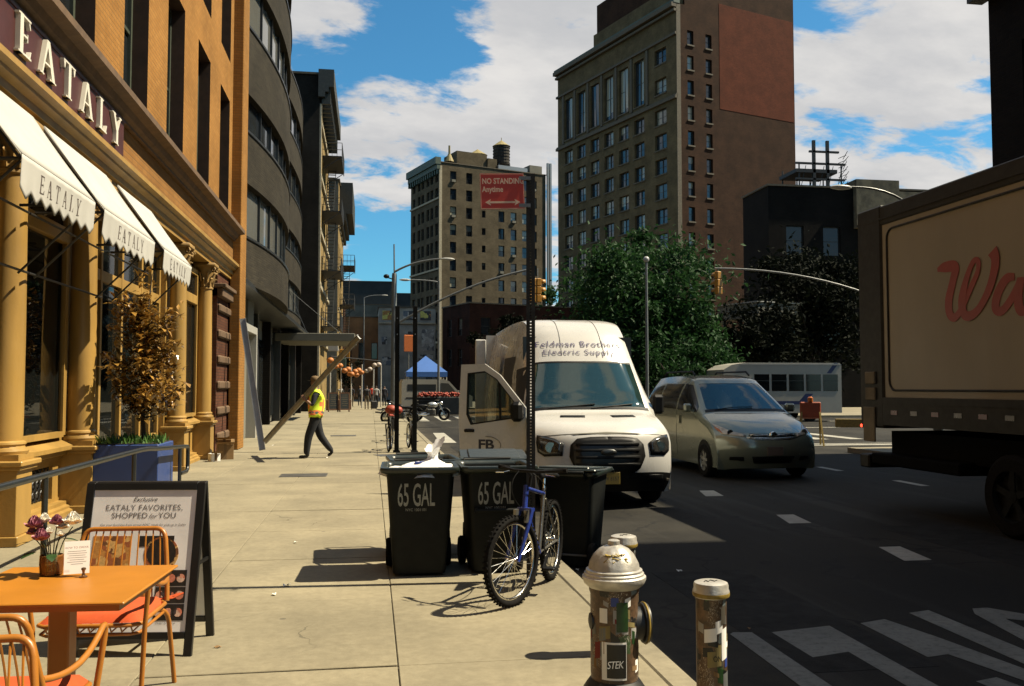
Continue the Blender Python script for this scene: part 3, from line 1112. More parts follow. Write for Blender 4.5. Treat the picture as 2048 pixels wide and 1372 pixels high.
def store_column(y):
    cx, pw = -3.72, .235
    s = MB()
    s.lathe([(.165, 1.04), (.168, 1.3), (.166, 2.2), (.150, 3.82)], (cx, y, 0), 20)
    shaft = s.build('column_shaft', 'yellow_paint', store, 30)
    m = MB()
    m.box(cx - .21, y - .21, .86, cx + .21, y + .21, .92)
    m.lathe([(.215, .92), (.225, .95), (.215, .98), (.19, .985), (.185, 1.0), (.20, 1.02), (.195, 1.04), (.172, 1.055)], (cx, y, 0), 20)
    m.build('column_base', 'yellow_paint', shaft, 30)
    # capital: bell, two rows of leaves, scrolls, abacus
    c = MB()
    c.lathe([(.15, 3.80), (.172, 3.82), (.172, 3.85), (.15, 3.87), (.145, 4.0), (.19, 4.27), (.21, 4.31)], (cx, y, 0), 16)
    c.box(cx - .25, y - .25, 4.31, cx + .25, y + .25, 4.395, .015)
    for row, (zb, hh, rr) in enumerate(((3.87, .18, .155), (3.98, .20, .16))):
        for k in range(8):
            t = 2 * PI * (k + .5 * row) / 8
            d = Vector((math.cos(t), math.sin(t), 0))
            pts = [Vector((cx, y, zb)) + d * rr, Vector((cx, y, zb + hh * .6)) + d * (rr + .02), Vector((cx, y, zb + hh)) + d * (rr + .07), Vector((cx, y, zb + hh * .88)) + d * (rr + .105)]
            c.path(pts, [.045, .05, .035, .012], 5, flat=.5)
    for sx in (-1, 1):
        for sy in (-1, 1):
            q = Vector((cx + sx * .20, y + sy * .20, 4.235))
            d = Vector((sx, sy, 0)).normalized()
            pts = []
            for k in range(13):
                t = k / 12 * 2.6 * PI
                r = .075 * (1 - k / 15)
                pts.append(q + d * (r * math.cos(t)) + Vector((0, 0, r * math.sin(t))))
            c.path(pts, .020, 6)
    c.build('capital', 'yellow_stone', store, 45)
    p = MB()
    p.box(-3.955, y - pw, 0, -3.49, y + pw, .10, .008)
    p.box(-3.955, y - pw + .03, .10, -3.52, y + pw - .03, .76, .006)
    p.box(-3.955, y - pw - .01, .76, -3.48, y + pw + .01, .80, .008)
    p.box(-3.955, y - pw - .04, .80, -3.45, y + pw + .04, .858, .012)
    pd = p.build('pedestal', 'yellow_paint', store)
    # flat pier behind the column
    q = MB()
    q.box(-4.15, y - .24, .0, -3.90, y + .24, 4.4)
    q.build('pier', 'yellow_paint', store)


for y in COLS:
    store_column(y)
v = MB()
v.box(-3.521, 12.35, .30, -3.505, 12.55, .52)
v.box(-3.505, 12.33, .28, -3.498, 12.57, .30)
v.build('vent_plate', 'galvanised', store)


def shop_bay(y0, y1, base=True):
    """stall riser with iron grille, sill, framed glass, transom light"""
    TX = Matrix.Translation((.17, 0, 0))
    fr = MB(TX)
    fr.box(-4.10, y0, 1.0, -4.0, y0 + .10, 4.2)
    fr.box(-4.10, y1 - .10, 1.0, -4.0, y1, 4.2)
    fr.box(-4.12, y0 + .1, 3.42, -3.98, y1 - .1, 3.62, .01)
    fr.box(-4.10, y0 + .1, 4.08, -4.0, y1 - .1, 4.2)
    fr.box(-4.09, y0 + .1, .98, -3.99, y1 - .1, 1.05)
    f = fr.build('shop_window_frame', 'yellow_paint', store)
    # stepped jamb lines
    for k, dx in enumerate((.03, .07)):
        MB(TX).box(-4.09 + dx, y0 + .10 + .035 * k - .03, 1.05, -4.06 + dx, y0 + .135 + .035 * k - .03, 3.42).build('jamb_moulding', 'yellow_paint', f)
        MB(TX).box(-4.09 + dx, y1 - .135 - .035 * k + .03, 1.05, -4.06 + dx, y1 - .10 - .035 * k + .03, 3.42).build('jamb_moulding', 'yellow_paint', f)
    MB(TX).box(-4.062, y0 + .1, 1.05, -4.054, y1 - .1, 3.42).build('pane', 'shop_glass', f)
    MB(TX).box(-4.062, y0 + .1, 3.62, -4.054, y1 - .1, 4.08).build('pane', 'shop_glass', f)
    s = MB()
    s.prism([(-4.15, .70), (-3.86, .70), (-3.86, .74), (-3.80, .76), (-3.80, .80), (-3.74, .82), (-3.74, .87), (-3.86, .93), (-3.98, .965), (-4.15, .975)], y0, y1, 'y')
    s.build('sill', 'yellow_paint', store)
    if base:
        p = MB()
        p.prism([(-4.15, 0), (-3.72, 0), (-3.72, .06), (-3.76, .08), (-3.76, .11), (-3.80, .13), (-3.80, .17), (-3.88, .175), (-4.15, .175)], y0, y1, 'y')
        p.box(-4.15, y0, .175, -3.90, y0 + .22, .70)
        p.box(-4.15, y1 - .22, .175, -3.90, y1, .70)
        p.box(-4.15, y0 + .22, .63, -3.90, y1 - .22, .70)
        p.box(-4.15, y0 + .22, .175, -3.90, y1 - .22, .22)
        p.build('stall_riser', 'yellow_paint', store)
        MB().box(-4.2, y0 + .2, .18, -4.05, y1 - .2, .68).build('grille_backing', 'dark_interior', store)
        g = MB()
        n = int((y1 - y0 - .44) / .13)
        for k in range(n):
            yy = y0 + .22 + .065 + k * (y1 - y0 - .44) / n
            for zz in (.29, .42, .55):
                pts = [(-3.95, yy + .055 * math.cos(t), zz + .06 * math.sin(t)) for t in [2 * PI * q / 10 for q in range(10)]]
                g.path(pts, .009, 5, closed=True)
            g.cyl((-3.95, yy + .065, .22), (-3.95, yy + .065, .63), .008, n=5)
        g.build('iron_grille', 'black_iron', store)


for a, c in ((1.7, 4.06), (4.54, 6.91), (7.39, 9.76), (10.24, 12.21)):
    shop_bay(a, c)
# entrance bay: tall doors between slim posts, dark inside
e = MB()
for y in (12.72, 13.05, 14.2, 15.35, 16.6, 17.3, 17.95):
    e.box(-4.12, y - .045, 0, -3.99, y + .045, 4.2, .006)
e.box(-4.11, 12.7, 3.2, -4.0, 18.0, 3.36)
e.box(-4.11, 12.7, 4.08, -4.0, 18.0, 4.2)
ent = e.build('entrance_frame', 'yellow_paint', store)
MB().box(-4.062, 12.7, .05, -4.055, 18.0, 4.08).build('pane', 'shop_glass', ent)
for y in (12.9, 17.62):
    MB().box(-4.1, y - .22, 0, -3.99, y + .22, .75, .01).build('entrance_plinth', 'yellow_paint', store)
e = MB()                                              # panel between the two far columns, then a last window
e.box(-4.15, 18.5, 0, -4.0, 18.9, 4.4)
e.box(-4.0, 18.56, .95, -3.975, 18.84, 4.0, .01)
e.build('panel', 'yellow_paint', store)
shop_bay(18.9, 20.85, True)
shop_bay(21.35, 22.3, True)
# rusticated stone pier at the far end, with its blocks
rp = MB()
rp.box(-4.15, 22.35, 0, -3.66, 24.0, 4.4)
rust = rp.build('rusticated_pier', 'red_rustic', store)
bl = MB()
bl.box(-.03, -.52, -.10, .06, .52, .10, .035)
blm = bl.mesh('stone_block', 'brown_stone')
for k in range(6):
    for y in (22.9,):
        link('stone_block', blm, rust, (-3.64, y + RND.uniform(-.01, .01), .42 + k * .62))
    link('stone_block', blm, rust, (-3.64, 23.72, .42 + k * .62))
cap = MB()
cap.box(-4.1, 22.3, 4.0, -3.45, 24.0, 4.1, .015)
cap.box(-4.1, 22.35, 3.78, -3.52, 23.95, 4.0, .02)
cap.build('pier_cap', 'brown_stone', store)
# shop interior seen through the glass
i = MB()
i.quad((-7.5, Y0, 0.02), (-4.2, Y0, .02), (-4.2, 24.5, .02), (-7.5, 24.5, .02))
i.quad((-7.5, Y0, 0), (-7.5, 24.5, 0), (-7.5, 24.5, 4.5), (-7.5, Y0, 4.5))
i.build('shop_interior', 'dark_interior', store)
i = MB()
for y in (2.5, 5.2, 8.2, 10.7, 11.5, 19.5):
    i.box(-5.6, y, .02, -5.2, y + .55, 2.1)
    i.box(-5.19, y, 1.0, -4.95, y + .55, 1.06)
i.build('display_shelving', 'wood_interior', store)

# ---- awnings: cloth, scalloped valance with lettering, iron arms


def awning(y0, y1, label, tilt=0.0):
    a = thing('shop_awning', label, 'awning', (0, 0, 0), 0, 'white awnings over the shop windows')
    top, low, xo, xi = 4.36, 3.50 + tilt, -2.82, -3.44
    def cloth(u, v):
        y = y0 + (y1 - y0) * u
        sag = .035 * math.sin(PI * v) * (0.6 + .4 * math.sin(PI * u))
        return (xi + (xo - xi) * v, y, top + (low - top) * v - sag)
    m = MB()
    m.grid(cloth, 14, 8)
    m.quad((xi, y0, top), (xo, y0, low), (xo, y0, low - .02), (xi, y0, top - .06))
    ob = m.build('cloth', 'awning_cloth', a, 60, fixn=False)
    mod = ob.modifiers.new('thick', 'SOLIDIFY')
    mod.thickness = .008
    n = 8
    def val(u, v):
        y = y0 + (y1 - y0) * u
        ph = (u * n) % 1.0
        drop = .27 + .075 * math.sin(PI * ph)
        wob = .007 * math.sin(u * n * 2 * PI) * v * v + .010 * math.sin(u * 5.3 + y0) * v
        return (xo + .006 + wob - .02 * v, y, low - .004 - drop * v)
    def vx(u, down, d):
        v = down / (.27 + .075 * math.sin(PI * ((u * n) % 1.0)))
        return val(u, v)[0] + d
    m = MB()
    m.grid(val, 90, 8)
    vo = m.build('valance', 'awning_cloth', a, 60, fixn=False)
    mod = vo.modifiers.new('thick', 'SOLIDIFY')
    mod.thickness = .005
    mod.offset = 0
    ww, tt = serif_word('EATALY', .155, .55)
    st = y0 + (y1 - y0) / 2 - tt / 2
    for x, polys in ww:
        q = MB()
        for k, p in enumerate(polys):
            q.quad(*[(vx((st + x + aa - y0) / (y1 - y0), .23 - cc, .0045 + .0004 * k), st + x + aa, low - .23 + cc) for aa, cc in p])
        q.build('letter', 'awning_letter', vo, fixn=False)
    ir = MB()
    ir.path([(xi, y0 + .02, top - .05), (xo - .02, y0 + .02, low - .03)], .014, 6)
    ir.path([(xi, y1 - .02, top - .05), (xo - .02, y1 - .02, low - .03)], .014, 6)
    ir.path([(xo - .02, y0, low - .02), (xo - .02, y1, low - .02)], .014, 6)
    ir.build('awning_frame', 'black_iron', a)
    for y in (y0 + .05, y1 - .05):
        r = MB()
        r.path([(-3.52, y, low - .06), (xo - .02, y, low - .03)], .016, 6)
        r.path([(-3.52, y, low - .75), (xo - .02, y, low - .05)], .012, 6)
        r.build('arm', 'black_iron', a)
    g = MB()
    for dz in (.1, .72):
        g.cyl((-3.50, y0 - .15, low - dz), (-3.50, y1 + .15, low - dz), .013, n=6)
    g.build('tie_rod', 'black_iron', a)


awning(7.75, 9.72, 'white scalloped awning lettered EATALY nearest to the camera')
awning(10.05, 12.30, 'white scalloped awning lettered EATALY between the other two')
awning(12.85, 14.75, 'white scalloped awning lettered EATALY hanging above the magnolia tree')

# ================================================================== CURVED GREY BUILDING
curved = thing('curved_office_building', 'grey brick building with curved spandrels and dark ribbon windows', 'building')
def curve_pts(y0, y1, xa, bulge, xe, n):
    P = []
    for k in range(n + 1):
        t = k / n
        x = xa * (1 - t) ** 2 + 2 * (bulge) * t * (1 - t) + xe * t * t
        P.append((x, y0 + (y1 - y0) * t))
    return P
C1 = curve_pts(25.3, 44.5, -3.95, -2.0, -5.4, 26)
C2 = curve_pts(44.5, 61.5, -4.7, -3.75, -5.1, 16)
def band(name, mt, P, z0, z1, off, thick, lipz=None, smooth=50):
    b = MB()
    n = len(P)
    def outset(i, d):
        a = Vector(P[max(i - 1, 0)])
        c = Vector(P[min(i + 1, n - 1)])
        t = (c - a).normalized()
        nn = Vector((t.y, -t.x))
        return (P[i][0] + nn.x * d, P[i][1] + nn.y * d)
    prof = [(off, z0), (off, z1), (off - thick, z1), (off - thick, z0)]
    vs = []
    for i in range(n):
        for d, z in prof:
            x, y = outset(i, d)
            vs.append((x, y, z))
    fs = []
    for i in range(n - 1):
        for k in range(4):
            fs.append((i * 4 + k, (i + 1) * 4 + k, (i + 1) * 4 + (k + 1) % 4, i * 4 + (k + 1) % 4))
    fs += [(0, 1, 2, 3), ((n - 1) * 4 + 3, (n - 1) * 4 + 2, (n - 1) * 4 + 1, (n - 1) * 4)]
    b.add(vs, fs)
    return b.build(name, mt, curved, smooth)
LEV = [(4.55, 5.85), (7.45, 8.9), (10.05, 11.95), (13.6, 15.1), (16.8, 18.3)]
for P, dz in ((C1, 0), (C2, -.25)):
    for k, (a, c) in enumerate(LEV):
        sp = band('spandrel', 'grey_brick', P, a + dz, c + dz, .20, .5)
        band('coping', 'grey_metal', P, c + dz, c + dz + .07, .24, .55)
        if k < len(LEV) - 1:
            nx = LEV[k + 1][0]
            band('ribbon_window', 'pane_dark', P, c + dz + .07, nx + dz, 0, .05)
            for i in range(0, len(P), 2):
                x, y = P[i]
                MB().box(x - .07, y - .035, c + dz + .07, x + .07, y + .035, nx + dz).build('mullion', 'grey_metal', curved)
        b = MB()
b.box(-16, 25.3, 0, -5.6, 61.4, 18.2)
b.build('core', 'dark_brick', curved)
b = MB()
b.box(-5.6, 25.02, 0, -4.1, 25.3, 18.2)
b.build('party_wall', 'grey_brick', curved)
b = MB()
b.box(-5.8, 25.3, 4.45, -3.4, 61.4, 4.6)
b.build('soffit', 'grey_metal', curved)
# ground floor: pale portal frame, glass, columns
p = MB()
p.box(-4.75, 26.4, 0, -3.62, 26.62, 3.5)
p.box(-4.75, 29.6, 0, -3.62, 29.82, 3.5)
p.box(-4.75, 26.62, 3.28, -3.62, 29.6, 3.5)
p.build('portal_frame', 'white_metal', curved)
p = MB()
p.box(-4.0, 25.05, 0, -3.92, 26.4, 4.45)
p.box(-3.99, 26.62, 0, -3.92, 29.6, 3.28)
p.box(-4.0, 29.82, 0, -3.92, 31.2, 4.45)
p.box(-4.78, 31.2, 0, -4.70, 44.4, 4.45)
p.build('shop_front', 'grey_render', curved)
for k in range(7):
    y = 31.5 + k * 4.4
    q = MB()
    q.box(-4.70, y, 0, -4.35, y + .35, 4.45)
    q.build('column', 'grey_metal' if k % 2 else 'dark_brick', curved)
    if k:
        q = MB()
        q.box(-4.62, y - 3.4, .3, -4.60, y - .5, 3.6)
        q.build('pane', 'pane_near', curved)
cn = MB()
cn.box(-4.6, 44.6, 3.86, -.8, 49.8, 4.24, .02)
can = cn.build('canopy', 'grey_render', curved)
cn = MB()
for x in (-3.2, -1.4):
    cn.cyl((x, 47, 4.24), (-4.2, 47, 6.6), .02, n=6)
cn.build('tie_rod', 'grey_metal', can)

# ================================================================== BLOCK BUILDINGS


def block(name, label, loc, rz, W, D, H, mt, front=(), left=(), right=(), depth=.22, z0=0.0, roof='roof_tar', parapet=.6, mats=None, cope=True, **kw):
    """closed building; front is local y=0, left is x=0, right is x=W; each wall with its own openings and windows"""
    r = thing(name, label, 'building', loc, rz)
    mats = mats or {}
    for nm, O, ang, L, ops in (('front', (0, 0), 0, W, front), ('left', (0, D), -PI / 2, D, left), ('right', (W, 0), PI / 2, D, right), ('back', (W, D), PI, W, ())):
        facade('wall', mats.get(nm, mt), r, O, ang, L, z0, H, [o[:4] for o in ops], depth + .06)
        for o in ops:
            k = dict(kw)
            if len(o) > 4:
                k.update(o[4])
            window(r, O, ang, o[:4], depth, **k)
    b = MB()
    b.box(.02, .02, H - parapet, W - .02, D - .02, H - parapet + .05)
    b.build('roof', roof, r)
    b = MB()
    e = depth + .08
    b.box(e, e, z0, W - e, D - e, H - parapet - .1)
    b.build('inner_core', 'dark_interior', r)
    t = MB()
    t.box(-.12, -.12, H, W + .12, .3, H + .14)
    t.box(-.12, D - .3, H, W + .12, D + .12, H + .14)
    t.box(-.12, .3, H, .3, D - .3, H + .14)
    t.box(W - .3, .3, H, W + .12, D - .3, H + .14)
    if cope:
        t.build('coping', 'stone_trim', r)
    return r


# ---- dark tenement with sunlit yellow front and fire escape
XT = -3.6
ops = []
for fl in range(5):
    for k in range(4):
        ops.append((1.0 + k * 3.0, 2.35 + k * 3.0, 5.2 + fl * 3.75, 7.4 + fl * 3.75))
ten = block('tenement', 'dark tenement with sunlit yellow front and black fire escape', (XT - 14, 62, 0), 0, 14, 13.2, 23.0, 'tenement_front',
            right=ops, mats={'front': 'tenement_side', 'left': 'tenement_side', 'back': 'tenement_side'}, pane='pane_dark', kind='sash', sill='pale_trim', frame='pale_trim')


def part_at(root, dx=0, dy=0):
    return MB(Matrix.Translation((dx, dy, 0)))


c = MB()
for pz, px_, h in ((21.4, .35, .35), (21.75, .6, .35), (22.1, .95, 1.2)):
    c.box(13.9, -.35, pz, 14 + px_, 13.2, pz + h)
for k in range(14):
    c.box(14.0, k * 1.0, 21.0, 14.7, k * 1.0 + .25, 22.1)
c.build('cornice', 'dark_cornice', ten)
c = MB()
c.box(14.0, 0, .0, 14.12, .45, 21.4)
for fl in range(5):
    c.box(14.0, .45, 4.65 + fl * 3.75, 14.16, 13.2, 4.9 + fl * 3.75)
c.build('pilaster', 'pale_trim', ten)
c = MB()
c.cyl((11.0, -.05, 19.8), (11.9, -.05, 16.5), .09, n=6)
c.build('flue_pipe', 'pale_trim', ten)


def fire_escape(parent, ox, y0, y1, levels, dep=1.25, mt='black_iron'):
    for i, z in enumerate(levels):
        b = MB()
        b.box(ox, y0, z - .06, ox + dep, y1, z - .02)
        for k in range(int((y1 - y0) / .25)):
            b.box(ox + .05, y0 + k * .25, z - .02, ox + dep - .05, y0 + k * .25 + .12, z)
        b.box(ox + dep - .05, y0, z - .22, ox + dep, y1, z - .05)
        for y in (y0 + .1, y1 - .15):
            b.bar((ox, y, z - 1.0), (ox + dep - .1, y, z - .1), .05, .05)
        lv = b.build('fire_escape_platform', mt, parent)
        b = MB()
        for h in (.45, .95):
            b.cyl((ox, y0, z + h), (ox + dep, y0, z + h), .022, n=5)
            b.cyl((ox + dep, y0, z + h), (ox + dep, y1, z + h), .022, n=5)
            b.cyl((ox, y1, z + h), (ox + dep, y1, z + h), .022, n=5)
        n = int((y1 - y0) / .3)
        for k in range(n + 1):
            y = y0 + (y1 - y0) * k / n
            b.cyl((ox + dep, y, z), (ox + dep, y, z + .95), .015, n=4)
        for k in range(5):
            b.cyl((ox + dep * k / 4, y0, z), (ox + dep * k / 4, y0, z + .95), .015, n=4)
        b.build('railing', mt, lv)
        if i + 1 < len(levels):
            b = MB()
            z2 = levels[i + 1]
            ya, yb = (y0 + .7, y1 - .7)
            for x in (ox + .25, ox + .8):
                b.bar((x, ya, z), (x, yb, z2), .04, .12)
            for k in range(14):
                t = (k + .5) / 14
                b.box(ox + .25, ya + (yb - ya) * t - .1, z + (z2 - z) * t, ox + .8, ya + (yb - ya) * t + .1, z + (z2 - z) * t + .03)
            b.build('stair', mt, lv)


fire_escape(ten, 14.0, 3.4, 8.8, [6.0, 10.0, 14.3, 18.3], 1.4)

# ---- next tenement beyond, with its own cornice and escape
ops = [(1.0 + k * 3.0, 2.3 + k * 3.0, 5 + fl * 3.6, 7.1 + fl * 3.6) for fl in range(4) for k in range(4)]
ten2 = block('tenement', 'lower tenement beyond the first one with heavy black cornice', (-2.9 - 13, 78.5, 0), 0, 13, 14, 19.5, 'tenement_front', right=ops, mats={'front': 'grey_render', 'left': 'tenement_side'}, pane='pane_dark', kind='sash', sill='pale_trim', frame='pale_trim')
c = MB()
for pz, px_, h in ((16.0, .3, .5), (16.5, .6, .6), (17.1, 1.15, 2.8)):
    c.box(12.9, 2.5, pz, 13 + px_, 14, pz + h)
c.build('cornice', 'dark_cornice', ten2)
fire_escape(ten2, 13.0, 5.0, 9.5, [5.6, 9.2, 12.8], 1.3)
ops = [(1.0 + k * 3.0, 2.3 + k * 3.0, 4.6 + fl * 3.4, 6.6 + fl * 3.4) for fl in range(2) for k in range(5)]
block('brick_row_house', 'low brown brick house at the far end of the row', (-3.2 - 13, 95, 0), 0, 13, 18, 11.5, 'brown_brick', right=ops, pane='pane_dark', kind='sash')

# ---- tan apartment tower in the middle
A19 = rad(19)
def rows(z, n, dz, h):
    return [(z + dz * i, z + dz * i + h) for i in range(n)]
fr = []
for i, (a, c) in enumerate(rows(3.2, 12, 3.02, 1.9)):
    for j, u in enumerate((1.9, 4.9, 11.1, 13.5, 15.8, 17.6)):
        if i >= 10 and j in (2, 3):
            continue
        fr.append((u, u + 1.15, a, c, dict(kind='sash', pane='pane_far' if j != 1 else 'pane_dark')))
    if i < 10:
        fr.append((7.9, 8.6, a + .5, c - .2, dict(kind='none', pane='pane_dark')))
lf = []
for i, (a, c) in enumerate(rows(3.2, 12, 3.02, 2.0)):
    for u in (.9, 3.3, 5.0, 7.4, 9.1, 11.2):
        lf.append((u, u + 1.25, a, c, dict(pane='pane_dark')))
tan = block('apartment_tower', 'tan brick apartment tower with green cornice and rooftop water tank', (11.2, 150.26, 0), A19, 20.6, 13.2, 39.6, 'tan_brick', fr, lf, depth=.3, kind='sash', sill=None, pane='pane_far')
ac = MB()
ac.box(-.35, -.28, 0, .35, .2, .42)
acm = ac.mesh('air_conditioner', 'grey_render')
for k, o in enumerate(fr):
    if (k * 7) % 11 < 2 and o[1] - o[0] > 1:
        link('air_conditioner', acm, tan, ((o[0] + o[1]) / 2, 0, o[2] + .02))
c = MB()
c.box(-.9, -.25, 39.2, .1, 13.4, 40.4)
c.box(-.6, -.2, 38.4, .0, 13.3, 39.2)
for k in range(14):
    c.box(-.5, k * 1.0, 37.6, -.02, k * 1.0 + .35, 38.4)
c.build('cornice', 'copper_green', tan)
c = MB()
c.box(-.14, -.14, 0, .35, -.001, 39)
for a in (9.0, 21.4, 33.4):
    c.box(-.22, 0, a, -.002, 13.2, a + .3)
c.build('quoin_strip', 'pale_trim', tan)
c = MB()
c.box(3.8, 1.5, 39.2, 9.6, 7, 42.4)
c.box(9.6, 1.2, 39.2, 11.4, 6, 41.7)
c.build('bulkhead', 'tan_brick', tan)
c = MB()
c.lathe([(1.6, 0), (1.75, .1), (.05, 1.2)], (8.6, 3.2, 42.4), 16)
c.build('roof_vent', 'tank_roof', tan)
c = MB()
c.cyl((2.0, .6, 39.8), (2.0, .6, 42.8), .22, .18, 8)
c.lathe([(.8, 0), (.3, 1.2), (.28, 1.3)], (2.0, .6, 40.0), 12)
c.build('roof_vent', 'tank_roof', tan)
c = MB()
c.box(11.4, .6, 39.2, 17.2, 4.5, 40.6)
c.build('roof_shed', 'aluminium', tan)


def water_tank(parent, x, y, z, r, h):
    b = MB()
    b.lathe([(r, 0), (r * .97, h)], (x, y, z), 18)
    for k in range(6):
        b.lathe([(r + .05, k * h / 6 + .2), (r + .05, k * h / 6 + .32)], (x, y, z), 18)
    tk = b.build('water_tank', 'tank_wood', parent)
    b = MB()
    b.lathe([(r * 1.08, h), (.06, h + r * .75), (.05, h + r * .75 + .5)], (x, y, z), 18)
    b.build('tank_roof', 'tank_roof', tk)
    b = MB()
    for sx in (-1, 1):
        for sy in (-1, 1):
            b.box(x + sx * r * .7 - .12, y + sy * r * .7 - .12, z - 2.2, x + sx * r * .7 + .12, y + sy * r * .7 + .12, z)
    b.build('tank_stand', 'black_iron', tk)


water_tank(tan, 13.0, 2.6, 41.2, 1.5, 3.3)
c = MB()
c.box(20.75, -.35, 4, 21.1, 0, 41.8)
c.box(21.3, -.35, 4, 21.65, 0, 41.8)
c.build('flue', 'galvanised', tan)
c = MB()
c.box(17.9, 1, 39.3, 20.4, 6, 41.4)
c.build('lift_housing', 'grey_render', tan)

# ---- tall brown loft building
fr = []
for i, (a, c) in enumerate(rows(3.0, 15, 3.05, 1.75)):
    for u in (1.55, 4.35):
        fr.append((u, u + .95, a, c, dict(kind='sash')))
lf = []
UL = [1.9, 5.3, 8.7, 12.1, 15.5, 18.9, 23.2]
for i, (a, c) in enumerate(rows(3.0, 11, 3.05, 1.9)):
    for j, u in enumerate(UL):
        lf.append((u, u + (2.1 if j < 6 else 2.3), a, c, dict(kind='pair', pane='pane_far')))
for j, u in enumerate(UL[:6]):
    lf.append((u, u + 2.1, 37.0, 42.9, dict(kind='pair', pane='pane_far')))
for z in (37.3, 41.0):
    lf.append((UL[6], UL[6] + 2.3, z, z + 1.9, dict(kind='pair', pane='pane_far')))
tall = block('loft_tower', 'tall brown brick tower with paired windows and a red brick patch', (35.62, 100.83, 0), A19, 18.9, 27.6, 47.4, 'brown_brick', [o for o in fr if o[3] < 47], lf, depth=.35, mats={'left': 'loft_brick'}, cope=False, pane='pane_far', kind='sash', tilt=1.2)
c = MB()
c.box(1.2, -.001, 46.8, 18.9, 19.0, 54.5)
c.build('penthouse', 'brown_brick', tall)
c = MB()
c.box(.9, .3, 47.2, 1.3, 19.4, 50.4)
c.build('penthouse_parapet', 'loft_brick', tall)
c = MB()
for z, h, d in ((35.9, .35, .35), (36.25, .2, .2), (43.6, .3, .3), (46.4, .3, .45), (46.9, .5, .8)):
    c.box(-d, -.06, z, -.002, 27.7, z + h)
for u in [27.6 - a for a in (1.5, 4.65, 8.05, 11.45, 14.85, 18.25, 21.6)]:
    c.box(-.16, u - .35, 36.6, -.002, u + .1, 43.6)
c.build('stone_courses', 'stone_trim', tall)
c = MB()
c.box(-.1, -.06, 0, .5, -.002, 47.3)
c.build('corner_strip', 'stone_trim', tall)
c = MB()
c.box(6.5, -.03, 35.5, 18.75, -.002, 48.6)
c.build('red_patch', 'red_patch_brick', tall)
c = MB()
c.box(-.5, -.1, 47.4, .4, 27.9, 47.8)
c.build('parapet_cornice', 'copper_green', tall)
water_tank(tall, 4.0, 16, 56.7, 2.0, 4)
sl = MB()
sl.box(-.55, -.12, -.17, .55, .02, 0)
slm = sl.mesh('sill', 'stone_trim')
for o in fr:
    if o[3] > 47:
        continue
    link('sill', slm, tall, ((o[0] + o[1]) / 2, 0, o[2]))
sl = MB()
sl.box(-.02, -1.2, -.15, .02 + .001, 1.2, 0)
sl = MB()
sl.box(-.12, -1.2, -.16, .03, 1.2, 0)
slm = sl.mesh('sill', 'stone_trim')
for o in lf:
    link('sill', slm, tall, (0, 27.6 - (o[0] + o[1]) / 2, o[2]))

# ---- dark red low buildings across the square
fr = [(1.5 + k * 3.1, 2.8 + k * 3.1, 4.2 + j * 3.7, 6.3 + j * 3.7, dict(kind='sash', pane='pane_dark')) for k in range(6) for j in range(2)]
lf = [(1.5 + k * 3.1, 2.8 + k * 3.1, 4.2 + j * 3.7, 6.3 + j * 3.7, dict(kind='sash', pane='pane_dark')) for k in range(2) for j in range(2)]
block('row_building', 'low dark red brick building below the tan tower', (11.5, 106, 0), A19, 19, 8, 11.6, 'dark_red_brick', fr, lf)
# ---- dark building with rooftop scaffold, behind the truck
fr = [(1.5 + k * 3.2, 3.0 + k * 3.2, 4.5 + j * 3.9, 6.9 + j * 3.9, dict(kind='sash', pane='pane_dark')) for k in range(7) for j in range(4)]
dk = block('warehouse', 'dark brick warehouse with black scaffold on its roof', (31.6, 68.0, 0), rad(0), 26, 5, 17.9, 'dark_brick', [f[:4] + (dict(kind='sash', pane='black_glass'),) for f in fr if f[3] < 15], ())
c = MB()
c.box(7.4, -.5, 14.6, 11.2, 5, 18.6)
c.box(11.2, -.5, 14.6, 15.5, 5, 17.7)
c.build('graffiti_bulkhead', 'graffiti_wall', dk)
s = MB()
for x in (2.9, 4.2, 5.4, 6.6):
    for y in (.4, 3.4):
        s.cyl((x, y, 17.4), (x, y, 20.0), .06, n=6)
for x in (4.2, 5.4):
    s.box(x - .12, .3, 17.4, x + .12, .5, 21.9)
for z, x0, x1 in ((18.6, 2.6, 6.9), (19.9, 2.6, 6.9), (20.9, 3.8, 6.4)):
    s.box(x0, .3, z, x1, .5, z + .15)
s.box(2.6, .3, 19.2, 6.2, 3.4, 19.5)
for k in range(5):
    s.bar((2.9 + k * .8, .4, 17.4), (3.5 + k * .8, .4, 19.8), .04, .04)
for k in range(8):
    s.bar((6.2, .1, 17.6 + k * .4), (6.9, .1, 17.9 + k * .4), .05, .05)
    s.bar((6.5 + .1 * (k % 2), .1, 17.4 + k * .42), (7.1 - .08 * (k % 3), .1, 18.1 + k * .42), .04, .04)
s.build('roof_scaffold', 'scaffold_black', dk)
b = MB()
b.box(0, 0, 0, 6.5, 3.0, .35)
sh = thing('shed_roof_shelter', 'low open shelter with pale sunlit fascia behind the trees', 'shelter', (25.4, 56.5, 0), A19)
MB().box(0, 0, 6.3, 3.6, 4, 7.3).build('fascia', 'grey_render', sh)
for x in (.3, 3.3):
    for y in (.4, 3.6):
        MB().cyl((x, y, 0), (x, y, 6.3), .1, n=8).build('post', 'black_iron', sh)
MB().box(-.1, -.1, 7.3, 3.7, 4.1, 7.37).build('roof', 'white_metal', sh)

